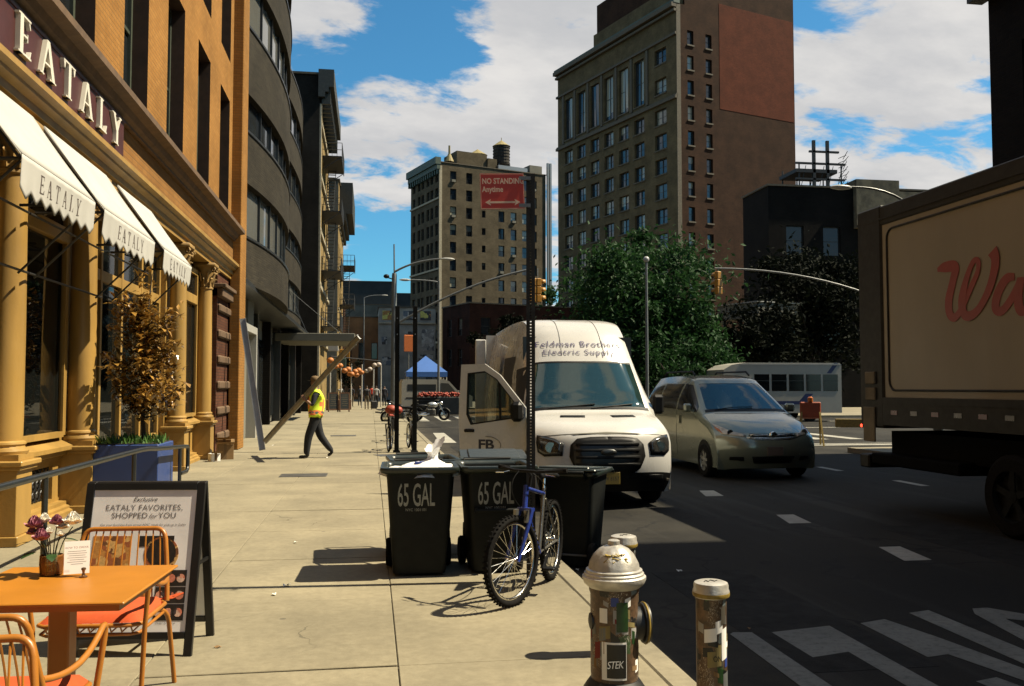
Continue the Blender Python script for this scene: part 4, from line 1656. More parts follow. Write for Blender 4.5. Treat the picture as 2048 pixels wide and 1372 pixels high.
# ---- far end of the street
fr = [(.8 + k * 2.4, 1.9 + k * 2.4, 3 + j * 3.3, 4.9 + j * 3.3, dict(kind='sash', pane='pane_dark')) for k in range(5) for j in range(5)]
block('far_block', 'dark blue-grey block closing the far end of the street', (-7.0, 205, 0), 0, 12.5, 20, 25.5, 'teal_grey', fr, pane='pane_dark')
block('far_block', 'small pale block standing before the dark far block', (-5.2, 175, 0), 0, 9.5, 14, 17.5, 'grey_render', [(3.2, 4.6, 13.0, 15.2), (5.4, 6.8, 13.0, 15.2), (3.2, 4.6, 9.0, 11.2), (5.4, 6.8, 9.0, 11.2)], pane='pane_dark')
block('far_block', 'dark roofed block right of the pale far block', (5.2, 230, 0), 0, 18, 20, 25.5, 'teal_grey', [(1 + k * 3, 2.4 + k * 3, 18, 20, dict(kind='sash')) for k in range(5)], pane='pane_dark')
block('orange_building', 'weathered orange walled building far down the left pavement', (-4.4, 122, 0), 0, 8.4, 12, 11.0, 'orange_render', [(1.0 + k * 1.7, 1.8 + k * 1.7, 5.4, 7.6) for k in range(4)], pane='pane_dark', kind='none')
bb = block('poster_building', 'pale grey building pasted with rows of posters beside the avenue', (.9, 118, 0), 0, 7.4, 10, 12.0, 'poster_wall', [(6.2, 7.0, 2, 4.4)], pane='pane_dark')
c = MB()
c.box(-.05, -.25, 9.9, 7.4, -.003, 10.1)
c.build('ledge', 'pale_trim', bb)
for k, (x0, x1, z0, z1, mt) in enumerate(((.5, 2.6, 10.4, 11.6, 'poster_a'), (3.2, 4.6, 10.4, 11.6, 'poster_b'), (5.4, 6.8, 10.4, 11.6, 'poster_a'), (.4, 1.1, 7.2, 8.2, 'poster_b'), (1.7, 2.4, 7.0, 7.9, 'poster_c'), (3.4, 4.9, 6.4, 8.9, 'poster_b'), (5.6, 7.2, 6.4, 9.2, 'poster_c'), (.5, 2.6, 4.5, 5.6, 'poster_b'), (5.2, 7.1, 4.4, 5.9, 'poster_b'))):
    if mt not in MATS:
        poster_mat('poster_a', (.35, .28, .05), [(.03, .03, .03), (.30, .14, .03), (.5, .45, .1)], 1.6)
        poster_mat('poster_b', (.30, .29, .26), [(.03, .03, .03), (.10, .12, .14), (.4, .38, .34)], 1.8)
        poster_mat('poster_c', (.36, .35, .31), [(.22, .21, .19), (.3, .28, .25), (.1, .1, .1)], 2.2)
    MB().box(x0, -.05, z0, x1, -.004, z1).build('poster', mt, bb)

# ---- buildings across the road, right of the picture (they shade the roadway)
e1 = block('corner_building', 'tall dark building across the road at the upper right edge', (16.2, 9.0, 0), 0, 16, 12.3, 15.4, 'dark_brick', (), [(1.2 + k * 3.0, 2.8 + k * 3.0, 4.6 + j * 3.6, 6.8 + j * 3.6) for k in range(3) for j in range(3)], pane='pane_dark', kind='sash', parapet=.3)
c = MB()
c.box(-.45, -.1, 11.9, .0, 12.55, 12.3)
c.box(-.3, -.1, 12.3, .0, 12.45, 12.8)
c.build('cornice', 'dark_cornice', e1)
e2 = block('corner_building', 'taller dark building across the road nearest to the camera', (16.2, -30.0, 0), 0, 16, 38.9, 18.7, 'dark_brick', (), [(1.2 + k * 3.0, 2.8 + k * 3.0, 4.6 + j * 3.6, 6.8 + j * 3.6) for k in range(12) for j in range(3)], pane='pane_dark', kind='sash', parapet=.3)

# ---- the store's row carried on behind the camera: unseen, added to block sky light
block('row_building', 'brick building of the store row, added unseen behind the camera against sky light', (-16.0, -42, 0), 0, 12.4, 42.5, 26, 'brown_brick', right=[(1.5 + k * 3.4, 3.0 + k * 3.4, 5.2 + j * 4.0, 7.8 + j * 4.0) for k in range(12) for j in range(4)], pane='pane_dark', kind='sash', parapet=.3)

# ================================================================== CAFE FURNITURE
tb = thing('cafe_table', 'square orange metal cafe table with flowers and menu card on it', 'table', (-1.33, 4.265, 0), rad(-4))
MB().box(-.385, -.385, .728, .385, .385, .74, .004).build('table_top', 'orange_top', tb)
MB().box(-.36, -.36, .70, .36, .36, .728).build('under_frame', 'orange_metal', tb)
MB().box(-.045, -.045, .012, .045, .045, .70, .006).build('leg', 'orange_metal', tb)
MB().box(-.22, -.22, 0, .22, .22, .014, .004).build('base', 'orange_metal', tb)


def arc(p, q, bulge, n=6):
    """quadratic curve from p to q through control point bulge"""
    p, q, b = Vector(p), Vector(q), Vector(bulge)
    return [tuple(p * (1 - t) ** 2 + b * 2 * t * (1 - t) + q * t * t) for t in [k / n for k in range(n + 1)]]


def cafe_chair(label, loc, rz):
    c = thing('cafe_chair', label, 'chair', loc, rz, 'orange wire cafe chairs')
    T = .0125
    b = MB()
    top = arc((-.255, .20, .46), (-.218, .29, .775), (-.24, .255, .62), 4) + arc((-.218, .29, .775), (-.16, .305, .83), (-.208, .303, .830), 5)[1:] + \
        arc((.16, .305, .83), (.218, .29, .775), (.208, .303, .830), 5) + arc((.218, .29, .775), (.255, .20, .46), (.24, .255, .62), 4)[1:]
    b.path(top, T, 8)
    b.build('back_frame', 'orange_metal', c, 50)
    w = MB()
    for k in range(11):
        x = -.185 + .37 * k / 10
        w.path(arc((x * 1.16, .215, .455), (x, .304, .825), (x * 1.1, .235, .66), 6), .0042, 5)
    w.build('back_wires', 'orange_metal', c, 50)['kind'] = 'stuff'
    s = MB()
    ring = [(-.24, -.20, .445), (-.20, -.235, .445), (.20, -.235, .445), (.24, -.20, .445), (.255, .16, .455), (.22, .215, .455), (-.22, .215, .455), (-.255, .16, .455)]
    s.path(ring, .011, 8, closed=True)
    ring2 = [(p[0] * .97, p[1] * .97, p[2] - .045) for p in ring]
    s.path(ring2, .008, 8, closed=True)
    s.build('seat_frame', 'orange_metal', c, 50)
    w = MB()
    for k in range(9):
        x = -.2 + .4 * k / 8
        w.path([(x, -.233, .445), (x, -.2, .405), (x, .2, .415), (x, .214, .455)], .004, 5)
    w.build('seat_wires', 'orange_metal', c, 50)['kind'] = 'stuff'
    for sx in (-1, 1):
        arm = arc((sx * .24, .235, .60), (sx * .285, .02, .592), (sx * .275, .14, .575), 5) + arc((sx * .285, .0, .595), (sx * .285, -.205, .665), (sx * .285, -.1, .605), 5)[1:] + \
            arc((sx * .285, -.21, .667), (sx * .28, -.235, .61), (sx * .285, -.245, .672), 4)[1:] + [(sx * .262, -.215, .43), (sx * .25, -.23, .0)]
        m = MB()
        m.path(arm, T, 8)
        m.build('arm', 'orange_metal', c, 50)
        m = MB()
        m.path(arc((sx * .225, .12, .43), (sx * .262, .235, .30), (sx * .265, .20, .43), 5) + [(sx * .275, .30, 0)], T, 8)
        m.build('leg', 'orange_metal', c, 50)
    q = MB()
    def cu(u, v):
        x, y = (u - .5) * 2, (v - .5) * 2
        e = (1 - max(abs(x), abs(y)) ** 8)
        return (x * .235, y * .215, .452 + .042 * max(0, e) ** .5)
    q.grid(cu, 16, 16)
    def cd(u, v):
        return ((u - .5) * .47, (v - .5) * .43, .452)
    q.grid(cd, 2, 2)
    q.build('cushion', 'orange_cushion', c, 60)
    t = MB()
    t.path([(.2, .2, .47), (.27, .24, .475), (.31, .25, .485)], [.008, .012, .018], 5, flat=.4)
    t.path([(.2, .2, .47), (.28, .22, .47), (.33, .24, .492)], [.008, .010, .012], 5, flat=.4)
    t.build('cushion_tie', 'orange_cushion', c)
    return c


cafe_chair('orange wire chair facing the camera behind the table, before the easel sign', (-1.335, 4.92, 0), rad(-3))
cafe_chair('orange wire chair on the near side of the table, facing away', (-1.33, 3.60, 0), rad(176))
cafe_chair('orange wire chair cut by the lower left corner of the picture', (-1.22, 2.70, 0), rad(3))

# vase with flowers, menu card
vs = thing('flower_vase', 'small glass vase of pink and white flowers on the orange table', 'vase', (-1.445, 4.46, .741))
b = MB()
b.lathe([(.038, 0), (.048, .004), (.052, .05), (.050, .09), (.046, .092), (.047, .05), (.040, .008), (.001, .007)], n=20)
b.build('glass_jar', 'vase_glass', vs, 40)
b = MB()
b.lathe([(.039, .009), (.045, .05), (.001, .05)], n=18)
b.build('water', 'vase_glass', vs, 40)
FL = [(-.075, -.01, .215, 'petal_pink', .040), (-.03, -.055, .165, 'petal_pink', .038), (.015, .01, .225, 'petal_pink', .034), (-.045, .03, .235, 'petal_white', .030), (.085, .01, .225, 'petal_white', .042), (-.005, -.03, .19, 'petal_white', .022), (.045, -.03, .18, 'petal_white', .018)]
FL += [(-.06, .03, .175, 'petal_pink', .032), (.03, .045, .20, 'petal_white', .03), (-.095, .02, .18, 'petal_pink', .026)]
for x, y, z, mt, r in FL:
    r *= 1.15
    b = MB()
    b.path(arc((x * .25, y * .25, .02), (x, y, z - .01), (x * .3, y * .3, .14), 5), .0026, 5)
    st = b.build('stem', 'stem_green', vs)
    b = MB()
    for ring, (rr, n_, lift, tilt) in enumerate(((1.0, 6, 0.0, .9), (.72, 5, .18, .5), (.42, 4, .3, .2))):
        for k in range(n_):
            a = 2 * PI * (k + .4 * ring) / n_ + x * 40
            d = Vector((math.cos(a), math.sin(a), 0))
            e = Vector((-d.y, d.x, 0))
            o = Vector((x, y, z + lift * r))
            def pt(u, v):
                s_ = (u - .5) * 2 * r * .62 * math.sin(PI * (.15 + .8 * v))
                return o + e * s_ + d * (r * rr * (.15 + tilt * .9 * v)) + Vector((0, 0, r * (1.05 - tilt * .6) * v ** 1.3 + .12 * r * abs(u - .5)))
            b.grid(pt, 3, 3)
    b.build('blossom', mt, vs, 60, fixn=False)
for x, y, z, a in ((-.10, .0, .15, 2.9), (-.07, -.02, .10, 3.4), (.01, -.04, .10, -1.2), (.04, .02, .16, .3), (-.03, .02, .13, 2.0), (-.05, -.05, .115, 4.1)):
    b = MB()
    d = Vector((math.cos(a), math.sin(a), .1))
    e = Vector((-d.y, d.x, 0))
    b.grid(lambda u, v: Vector((x, y, z)) + d * (.075 * v) + e * ((u - .5) * .045 * math.sin(PI * (.08 + .9 * v))) + Vector((0, 0, -.03 * v * v)), 3, 5)
    b.build('leaf', 'leaf_green', vs, 60, fixn=False)
cd = thing('menu_card', 'white menu card in a small brass stand on the orange table', 'menu', (-1.318, 4.40, .741), rad(14))
b = MB()
b.lathe([(.017, 0), (.018, .004), (.008, .010), (.005, .02), (.007, .03), (.011, .036), (.009, .042), (.004, .044)], (.03, -.028, 0), 14)
b.build('brass_stand', 'brass', cd, 40)
b = MB()
b.box(-.053, -.0015, .012, .053, .0015, .158)
b.build('card', 'paper', cd, False, (0, 0, 0), (rad(-9), 0, 0))
text('heading', 'HOW TO ORDER', .0125, 'print_red', cd, (0, .0185, .130), (rad(-9), 0, 0), 0)
for k, wd in enumerate((.075, .082, .07, .08, .06, .078, .05)):
    MB().box(-wd / 2, -.0019, .112 - k * .0095, wd / 2, -.0016, .1135 - k * .0095).build('text_line', 'print_grey', cd, False, (0, 0, 0), (rad(-9), 0, 0))
for ch in kids(cd):
    if ch.name.startswith('heading'):
        ch.location = (0, -.0185 - .0035, .130)

# ---- A-frame sign
af = thing('easel_sign', 'black A-frame sign advertising store favourites with food photos', 'sign', (-1.375, 5.97, 0), rad(-7))
def leaf_panel(tilt, y, front):
    M_ = Matrix.Translation((0, y, 0)) @ Matrix.Rotation(tilt, 4, 'X')
    f = MB(M_)
    for x0, x1, z0, z1 in ((-.365, -.315, 0, 1.03), (.315, .365, 0, 1.03), (-.315, .315, .985, 1.03), (-.315, .315, .10, .14)):
        f.box(x0, -.014, z0, x1, .014, z1, .003)
    fo = f.build('frame', 'black_frame', af)
    p = MB(M_)
    p.box(-.315, -.006, .14, .315, .006, .985)
    po = p.build('poster' if front else 'back_panel', 'poster_sheet' if front else 'paper', af)
    return M_, po
Mf, po = leaf_panel(rad(-13), -.25, True)
leaf_panel(rad(11), .20, False)
MB().bar((-.35, -.12, .52), (-.35, .10, .52), .012, .02).build('hinge_strap', 'black_frame', af)
MB().bar((.35, -.12, .52), (.35, .10, .52), .012, .02).build('hinge_strap', 'black_frame', af)
def on_poster(name, mt, x0, x1, z0, z1, d=.0075):
    b = MB(Mf)
    b.box(x0, -d, z0, x1, -.0055, z1)
    return b.build(name, mt, po)
def poster_text(txt, size, x, z, mt='print_grey', sx=1.0, shear=0.0, space=1.0):
    me = text_mesh(txt, size, 0, 'CENTER', space, sx, shear)
    me.transform(Mf @ Matrix.Translation((x, -.0072, z)))
    me.materials.clear()
    me.materials.append(MATS[mt])
    link('lettering', me, po)
poster_text('Exclusive', .040, 0, .915, 'print_dark', 1.0, .35)
poster_text('EATALY FAVORITES,', .050, 0, .860, 'print_grey', .98, 0, 1.08)
poster_text('SHOPPED', .050, -.085, .812, 'print_grey', 1, 0, 1.05)
poster_text('for', .040, .055, .812, 'print_grey', 1, .4)
poster_text('YOU', .050, .145, .812, 'print_grey', 1, 0, 1.05)
poster_text('Get your favorites from across NYC, ready for pick-up in SoHo', .0205, 0, .765, 'print_grey', .98, .3)
on_poster('food_photo', 'food_amber', -.29, -.06, .52, .705)
on_poster('food_photo', 'food_dark', -.01, .20, .64, .705)
b = MB(Mf)
b.lathe([(.105, -.0075), (.105, -.0056)], (.13, 0, .595), 24, 'y')
plate = b.build('food_photo', 'food_amber', po)
b = MB(Mf)
b.lathe([(.088, -.0082), (.088, -.0076)], (.13, 0, .602), 24, 'y')
b.build('food_photo', 'food_dark', po)
on_poster('food_photo', 'food_amber', -.30, .09, .30, .50)
for k in range(3):
    on_poster('food_photo', 'food_dark', .115, .295, .405 - k * .10, .50 - k * .10)
    for j in range(3):
        b = MB(Mf)
        b.lathe([(.026, -.0085), (.026, -.0078)], (.145 + j * .058, 0, .452 - k * .10), 10, 'y')
        b.build('food_photo', 'food_pink', po)
poster_text('In collaboration with SoHo', .024, .16, .155 + .085, 'print_grey', 1, .3)
poster_text('Order by phone', .018, .19, .185, 'print_grey', 1, .3)
poster_text('EATALY', .032, -.2, .155, 'print_dark', 1, 0, 1.1)

# ---- handrail of the entrance ramp
hr = thing('ramp_handrail', 'black tubular handrail running beside the shop front', 'handrail')
b = MB()
pts = [(-2.6, 4.2, .90), (-2.6, 7, .892), (-2.6, 10.9, .885)] + arc((-2.6, 11.0, .884), (-2.6, 11.6, .85), (-2.6, 11.3, .875), 3)[1:] + [(-2.6, 13.4, .765)] + arc((-2.6, 13.5, .76), (-2.6, 13.6, .66), (-2.6, 13.62, .755), 4)[1:] + arc((-2.6, 13.6, .50), (-2.6, 13.48, .40), (-2.6, 13.6, .41), 4) + [(-2.6, 13.1, .41)]
b.path(pts, .028, 10)
b.build('rail', 'rail_black', hr, 50)
for y, h in ((4.6, .88), (7.83, .87), (10.6, .86), (13.05, .76)):
    b = MB()
    b.cyl((-2.6, y, 0), (-2.6, y, h), .024, n=10)
    b.lathe([(.06, 0), (.06, .012), (.03, .016)], (-2.6, y, 0), 14)
    b.build('post', 'rail_black', hr, 50)

# ---- planter with bronze magnolia
pt_ = thing('planter_box', 'square blue planter box beside the shop entrance', 'planter', (-3.12, 12.75, 0))
b = MB()
b.box(-.40, -.45, 0, .40, .45, .86, .01)
b.build('box', 'planter_blue', pt_)
b = MB()
b.box(-.37, -.42, .861, .37, .42, .872)
b.build('soil', 'bark', pt_)
b = MB()
for k in range(260):
    x, y = RND.uniform(-.36, .38), RND.uniform(-.42, .42)
    h = RND.uniform(.03, .12)
    a = RND.uniform(0, 6.28)
    dx, dy = math.cos(a) * .02, math.sin(a) * .02
    lx, ly = RND.uniform(-.06, .06), RND.uniform(-.06, .06)
    b.quad((x - dx, y - dy, .86), (x + dx, y + dy, .86), (x + lx + dx * .3, y + ly + dy * .3, .87 + h), (x + lx - dx * .3, y + ly - dy * .3, .87 + h))
b.build('ground_cover', 'planter_leaf', pt_, fixn=False)['kind'] = 'stuff'


def leaf(b, p, d, size, wid, up=Vector((0, 0, 1))):
    """one folded pointed leaf"""
    d = d.normalized()
    e = d.cross(up)
    if e.length < .05:
        e = Vector((1, 0, 0))
    e.normalize()
    n = e.cross(d).normalized()
    q = [p, p + d * size * .45 + e * wid + n * wid * .25, p + d * size - n * size * .15, p + d * size * .45 - e * wid + n * wid * .25, p + d * size * .5]
    b.add(q, [(0, 1, 4), (1, 2, 4), (2, 3, 4), (3, 0, 4)])


mg = thing('magnolia_tree', 'slim magnolia with glossy bronze leaves growing in the blue planter', 'tree', (-3.02, 12.72, .86))
rr = random.Random(5)
tr = MB()
br = []
tr.path([(.02, 0, 0), (0, .02, .4), (.05, 0, .7)], [.03, .026, .022], 7)
for k in range(26):
    z0 = .35 + 1.65 * (k / 26) + rr.uniform(-.05, .1)
    a = k * 2.4 + rr.uniform(-.4, .4)
    L = (.54 if z0 < 1.5 else .44) * rr.uniform(.6, 1.05)
    base = Vector((.02 * math.sin(k), .02, z0 * .85))
    tip = base + Vector((math.cos(a) * L, math.sin(a) * L * .9, .28 * rr.uniform(.4, 1.5)))
    P = arc(base, tip, base + Vector((math.cos(a) * L * .6, math.sin(a) * L * .55, .02)), 6)
    tr.path(P, [.013 - .0017 * i for i in range(7)], 5)
    br.append(P)
tr.path([(.05, 0, .7), (.0, .03, 1.3), (.05, .0, 1.9), (.08, .02, 2.28)], [.022, .018, .012, .006], 6)
br.append([(.0, .03, 1.3 + .16 * i) for i in range(7)])
tr.build('trunk', 'bark', mg, 50)
lv = MB()
for P in br:
    for s_ in range(95):
        t = rr.uniform(.05, 1.0)
        i = min(5, int(t * 6))
        p = Vector(P[i]).lerp(Vector(P[i + 1]), t * 6 - i) + Vector((rr.uniform(-.09, .09), rr.uniform(-.09, .09), rr.uniform(-.08, .10)))
        d = Vector((rr.uniform(-1, 1), rr.uniform(-1, 1), rr.uniform(-.3, 1)))
        leaf(lv, p, d, rr.uniform(.09, .16), rr.uniform(.024, .040))
lv.build('crown', 'magnolia_leaf', mg, fixn=False)

# ---- cardboard boxes by the far column
for i, (x, y, z, sx, sy, h, rz, lab) in enumerate(((-3.22, 21.0, 0, .36, .30, .34, .2, 'brown cardboard box standing on the pavement by the far column'), (-3.20, 21.02, .341, .30, .26, .10, -.15, 'flat open cardboard box on top of another box'), (-3.36, 20.45, 0, .2, .22, .17, .5, 'small white cardboard box beside the pedestal'))):
    o = thing('cardboard_box', lab, 'box', (x, y, z), rz, 'boxes left by the store')
    MB().box(-sx / 2, -sy / 2, 0, sx / 2, sy / 2, h, .004).build('carton', 'cardboard' if i < 2 else 'paper', o)
    b = MB()
    b.quad((-sx / 2, -sy / 2, h + .001), (sx / 2, -sy / 2, h + .001), (sx / 2 + .02, -sy / 2 - .1, h + .05), (-sx / 2 - .02, -sy / 2 - .1, h + .05))
    b.build('flap', 'cardboard', o)
    MB().box(-.03, -sy / 2 - .0015, 0.01, .03, sy / 2 + .0015, h + .0025).build('tape', 'cap_tan', o)

# ================================================================== STREET FURNITURE
def channel_beam(name, label, p0, p1, wd, mt):
    p0, p1 = Vector(p0), Vector(p1)
    o = thing(name, label, 'beam', p0)
    b = MB()
    d = p1 - p0
    b.bar((0, 0, 0), d, wd, .035, (0, -1, .3))
    o1 = b.build('web', mt, o)
    for s_ in (-1, 1):
        a = d.normalized().cross(Vector((0, -1, .3))).normalized() * (wd / 2 * s_)
        n = Vector((0, -1, .3)).normalized() * .03
        MB().bar(a + n, a + n + d, .012, .06, (0, -1, .3)).build('flange', mt, o)
    return o
channel_beam('metal_channel', 'pale metal channel leaning against the store corner', (-2.63, 22.97, .06), (-3.26, 23.8, 3.36), .14, 'aluminium')
channel_beam('metal_channel', 'long grey metal channel carried on the shoulder of the worker', (-2.455, 21.9, .32), (-.267, 19.8, 2.69), .105, 'galvanised')

# ---- parking sign
sp = thing('sign_post', 'perforated dark steel sign post with red parking sign beside the bicycle', 'sign post', (1.32, 7.42, 0), rad(-10))
H = 3.40
b = MB()
W2 = .034
for sx in (-1, 1):
    b.box(sx * W2 - (.003 if sx < 0 else 0), -W2, 0, sx * W2 + (.003 if sx > 0 else 0), W2, H)
for y in (-W2, W2):
    yy = (y, y + .003) if y < 0 else (y - .003, y)
    for x0, x1 in ((-W2, -.0065), (.0065, W2)):
        b.box(x0, yy[0], 0, x1, yy[1], H)
    n = int(H / .0254)
    for k in range(n + 1):
        z = k * .0254
        b.box(-.0065, yy[0], z, .0065, yy[1], z + .0125)
b.build('perforated_tube', 'post_steel', sp)
b = MB()
b.box(-.225, -.002, -.15, .225, .002, .15)
pl_ = b.build('plate', 'sign_red', sp, False, (-.236, -.105, 3.235), (0, rad(-2.2), rad(9)))
pl_.scale = (.82, 1, 1)
b = MB()
for x0, x1, z0, z1 in ((-.222, .222, .143, .147), (-.222, .222, -.147, -.143), (-.222, -.218, -.143, .143), (.218, .222, -.143, .143)):
    b.box(x0, -.0032, z0, x1, -.0024, z1)
b.build('border', 'sign_white', pl_)
text('lettering', 'NO STANDING', .066, 'sign_white', pl_, (-.205, -.0033, .063), (0, 0, 0), .0004, 'LEFT', 1.02, .93, 0, .0016)
text('lettering', 'Anytime', .066, 'sign_white', pl_, (-.205, -.0033, -.005), (0, 0, 0), .0004, 'LEFT', 1.02, .93, 0, .0016)
b = MB()
b.box(-.13, -.0034, -.101, .13, -.0024, -.085)
for sx in (-1, 1):
    b.prism([(sx * .18, -.093), (sx * .12, -.066), (sx * .135, -.093), (sx * .12, -.120)], -.0036, -.0024, 'y')
b.build('arrow', 'sign_white', pl_)
for z in (3.12, 3.35):
    b = MB()
    b.cyl((-.02, -.075, z), (-.02, -.034, z), .012, n=8)
    b.box(-.10, -.085, z - .015, .0, -.075, z + .015)
    b.build('bracket', 'galvanised', sp)

# ---- rubbish carts
def rounded(w_, d_, r, z, n=5):
    P = []
    for cx, cy, a0 in ((w_ / 2 - r, d_ / 2 - r, 0), (-w_ / 2 + r, d_ / 2 - r, PI / 2), (-w_ / 2 + r, -d_ / 2 + r, PI), (w_ / 2 - r, -d_ / 2 + r, 1.5 * PI)):
        for k in range(n + 1):
            a = a0 + PI / 2 * k / n
            P.append((cx + r * math.cos(a), cy + r * math.sin(a), z))
    return P
def ring_loft(b, rings, cap0=True, cap1=False):
    n = len(rings[0])
    vs = [p for r in rings for p in r]
    fs = []
    for j in range(len(rings) - 1):
        fs += [(j * n + i, j * n + (i + 1) % n, (j + 1) * n + (i + 1) % n, (j + 1) * n + i) for i in range(n)]
    if cap0:
        fs.append(tuple(range(n - 1, -1, -1)))
    if cap1:
        fs.append(tuple((len(rings) - 1) * n + i for i in range(n)))
    b.add(vs, fs)
def cart(label, loc, rz, lid=None, txt=False):
    c = thing('rubbish_cart', label, 'rubbish bin', loc, rz, 'black rubbish carts at the kerb')
    b = MB()
    ring_loft(b, [rounded(.44, .46, .05, .02), rounded(.45, .47, .05, .04), rounded(.555, .60, .05, .82), rounded(.575, .62, .05, .90), rounded(.555, .60, .045, .90), rounded(.53, .575, .045, .80), rounded(.42, .44, .04, .06)], True, True)
    b.build('body', 'bin_plastic', c, 40)
    b = MB()
    ring_loft(b, [rounded(.575, .62, .05, .865), rounded(.66, .71, .06, .885), rounded(.675, .725, .06, .905), rounded(.665, .715, .06, .925), rounded(.60, .65, .055, .928), rounded(.555, .60, .05, .905), rounded(.55, .595, .05, .86)], False, False)
    b.build('rim', 'bin_rim', c, 50)
    b = MB()
    b.path([(-.22, .36, .86), (-.22, .44, .93), (.22, .44, .93), (.22, .36, .86)], .016, 8)
    b.build('handle', 'bin_plastic', c, 50)
    for sx in (-1, 1):
        m = MB()
        m.lathe([(.03, -.025), (.115, -.03), (.125, -.015), (.125, .015), (.115, .03), (.03, .025)], (sx * .26, .25, .125), 18, 'x')
        m.build('wheel', 'tyre', c, 50)
    m = MB()
    m.cyl((-.26, .25, .125), (.26, .25, .125), .011, n=8)
    m.build('axle', 'galvanised', c)
    m = MB()
    m.cyl((-.2, -.315, .55), (.2, -.315, .55), .014, n=8)
    m.box(-.22, -.32, .53, -.19, -.26, .57)
    m.box(.19, -.32, .53, .22, -.26, .57)
    if lid == 'bar':
        m.build('lift_bar', 'bin_plastic', c)
    if lid == 'back':                                 # lid folded right back over the handle
        L = MB(Matrix.Translation((0, .44, .93)) @ Matrix.Rotation(rad(-100), 4, 'X'))
        L.box(-.32, 0, -.02, .32, .66, .01, .015)
        for k in range(3):
            L.box(-.27, .08 + k * .2, .01, .27, .12 + k * .2, .022)
        L.build('lid', 'bin_plastic', c)
    if lid == 'ajar':
        L = MB(Matrix.Translation((0, .37, .935)) @ Matrix.Rotation(rad(4), 4, 'X'))
        L.box(-.335, -.74, 0, .335, .06, .022, .01)
        L.box(-.25, -.66, .022, .25, -.02, .04, .012)
        for k in range(2):
            L.box(-.335, -.745, -.018, .335, -.725, .0)
        L.build('lid', 'bin_rim', c)
    if txt:
        tl = rad(4.75)
        text('lettering', '65 GAL', .275, 'bin_print', c, (-.03, -.2855, .60), (tl, 0, 0), .0005, 'CENTER', .98, .37, 0, .002)
        text('lettering', 'NYC 1001101', .034, 'bin_print', c, (-.03, -.2812, .555), (tl, 0, 0), .0005, 'CENTER', 1, .9)
    return c
cart('open black cart with 65 GAL print and a white bag sticking out', (.425, 7.99, 0), rad(-2), None, True)
cart('black cart with 65 GAL print standing right behind the sign post', (1.095, 8.02, 0), rad(1), 'bar', True)
cart('black cart behind the bag-filled one, partly hidden by it', (.50, 8.80, 0), rad(3), None)
cart('black cart with its lid down in the back row by the van', (1.20, 8.86, 0), rad(-4), 'ajar')
cart('black cart standing off the kerb in front of the van', (1.985, 8.78, RZ), rad(152), 'ajar')
bg = thing('plastic_bag', 'crumpled white plastic bag sticking out of the open cart', 'bag', (.44, 8.0, .80))
b = MB()
def bag(u, v):
    a = 2 * PI * u
    h = min(1, v / .6)
    k = max(0, (v - .6) / .4)
    R0 = .28 * (1 - h ** 1.5) + .05 - .012 * math.sin(PI * k) + .035 * k ** 2
    x, y, z = math.cos(a) * R0 * 1.02 + .10 * h + .02 * k, math.sin(a) * R0 * .95, .03 + .13 * h ** .8 + .13 * k
    n = noise.fractal(Vector((x * 9, y * 9, z * 9)), .9, 2.2, 4) * .05 + .014 * math.sin(a * 7 + v * 5)
    n *= 1 - .5 * k
    return (x + (x - .10 * h) * n * 4, y * (1 + n * 4), z + n * (.4 + k) + .05 * k * math.cos(a - .6))
b.grid(bag, 44, 18)
b.build('film', 'plastic_bag', bg, 80, fixn=False)
b = MB()
b.box(-.06, -.10, .135, .03, -.075, .155, .004)
b.build('tie_strip', 'tape_blue', bg)

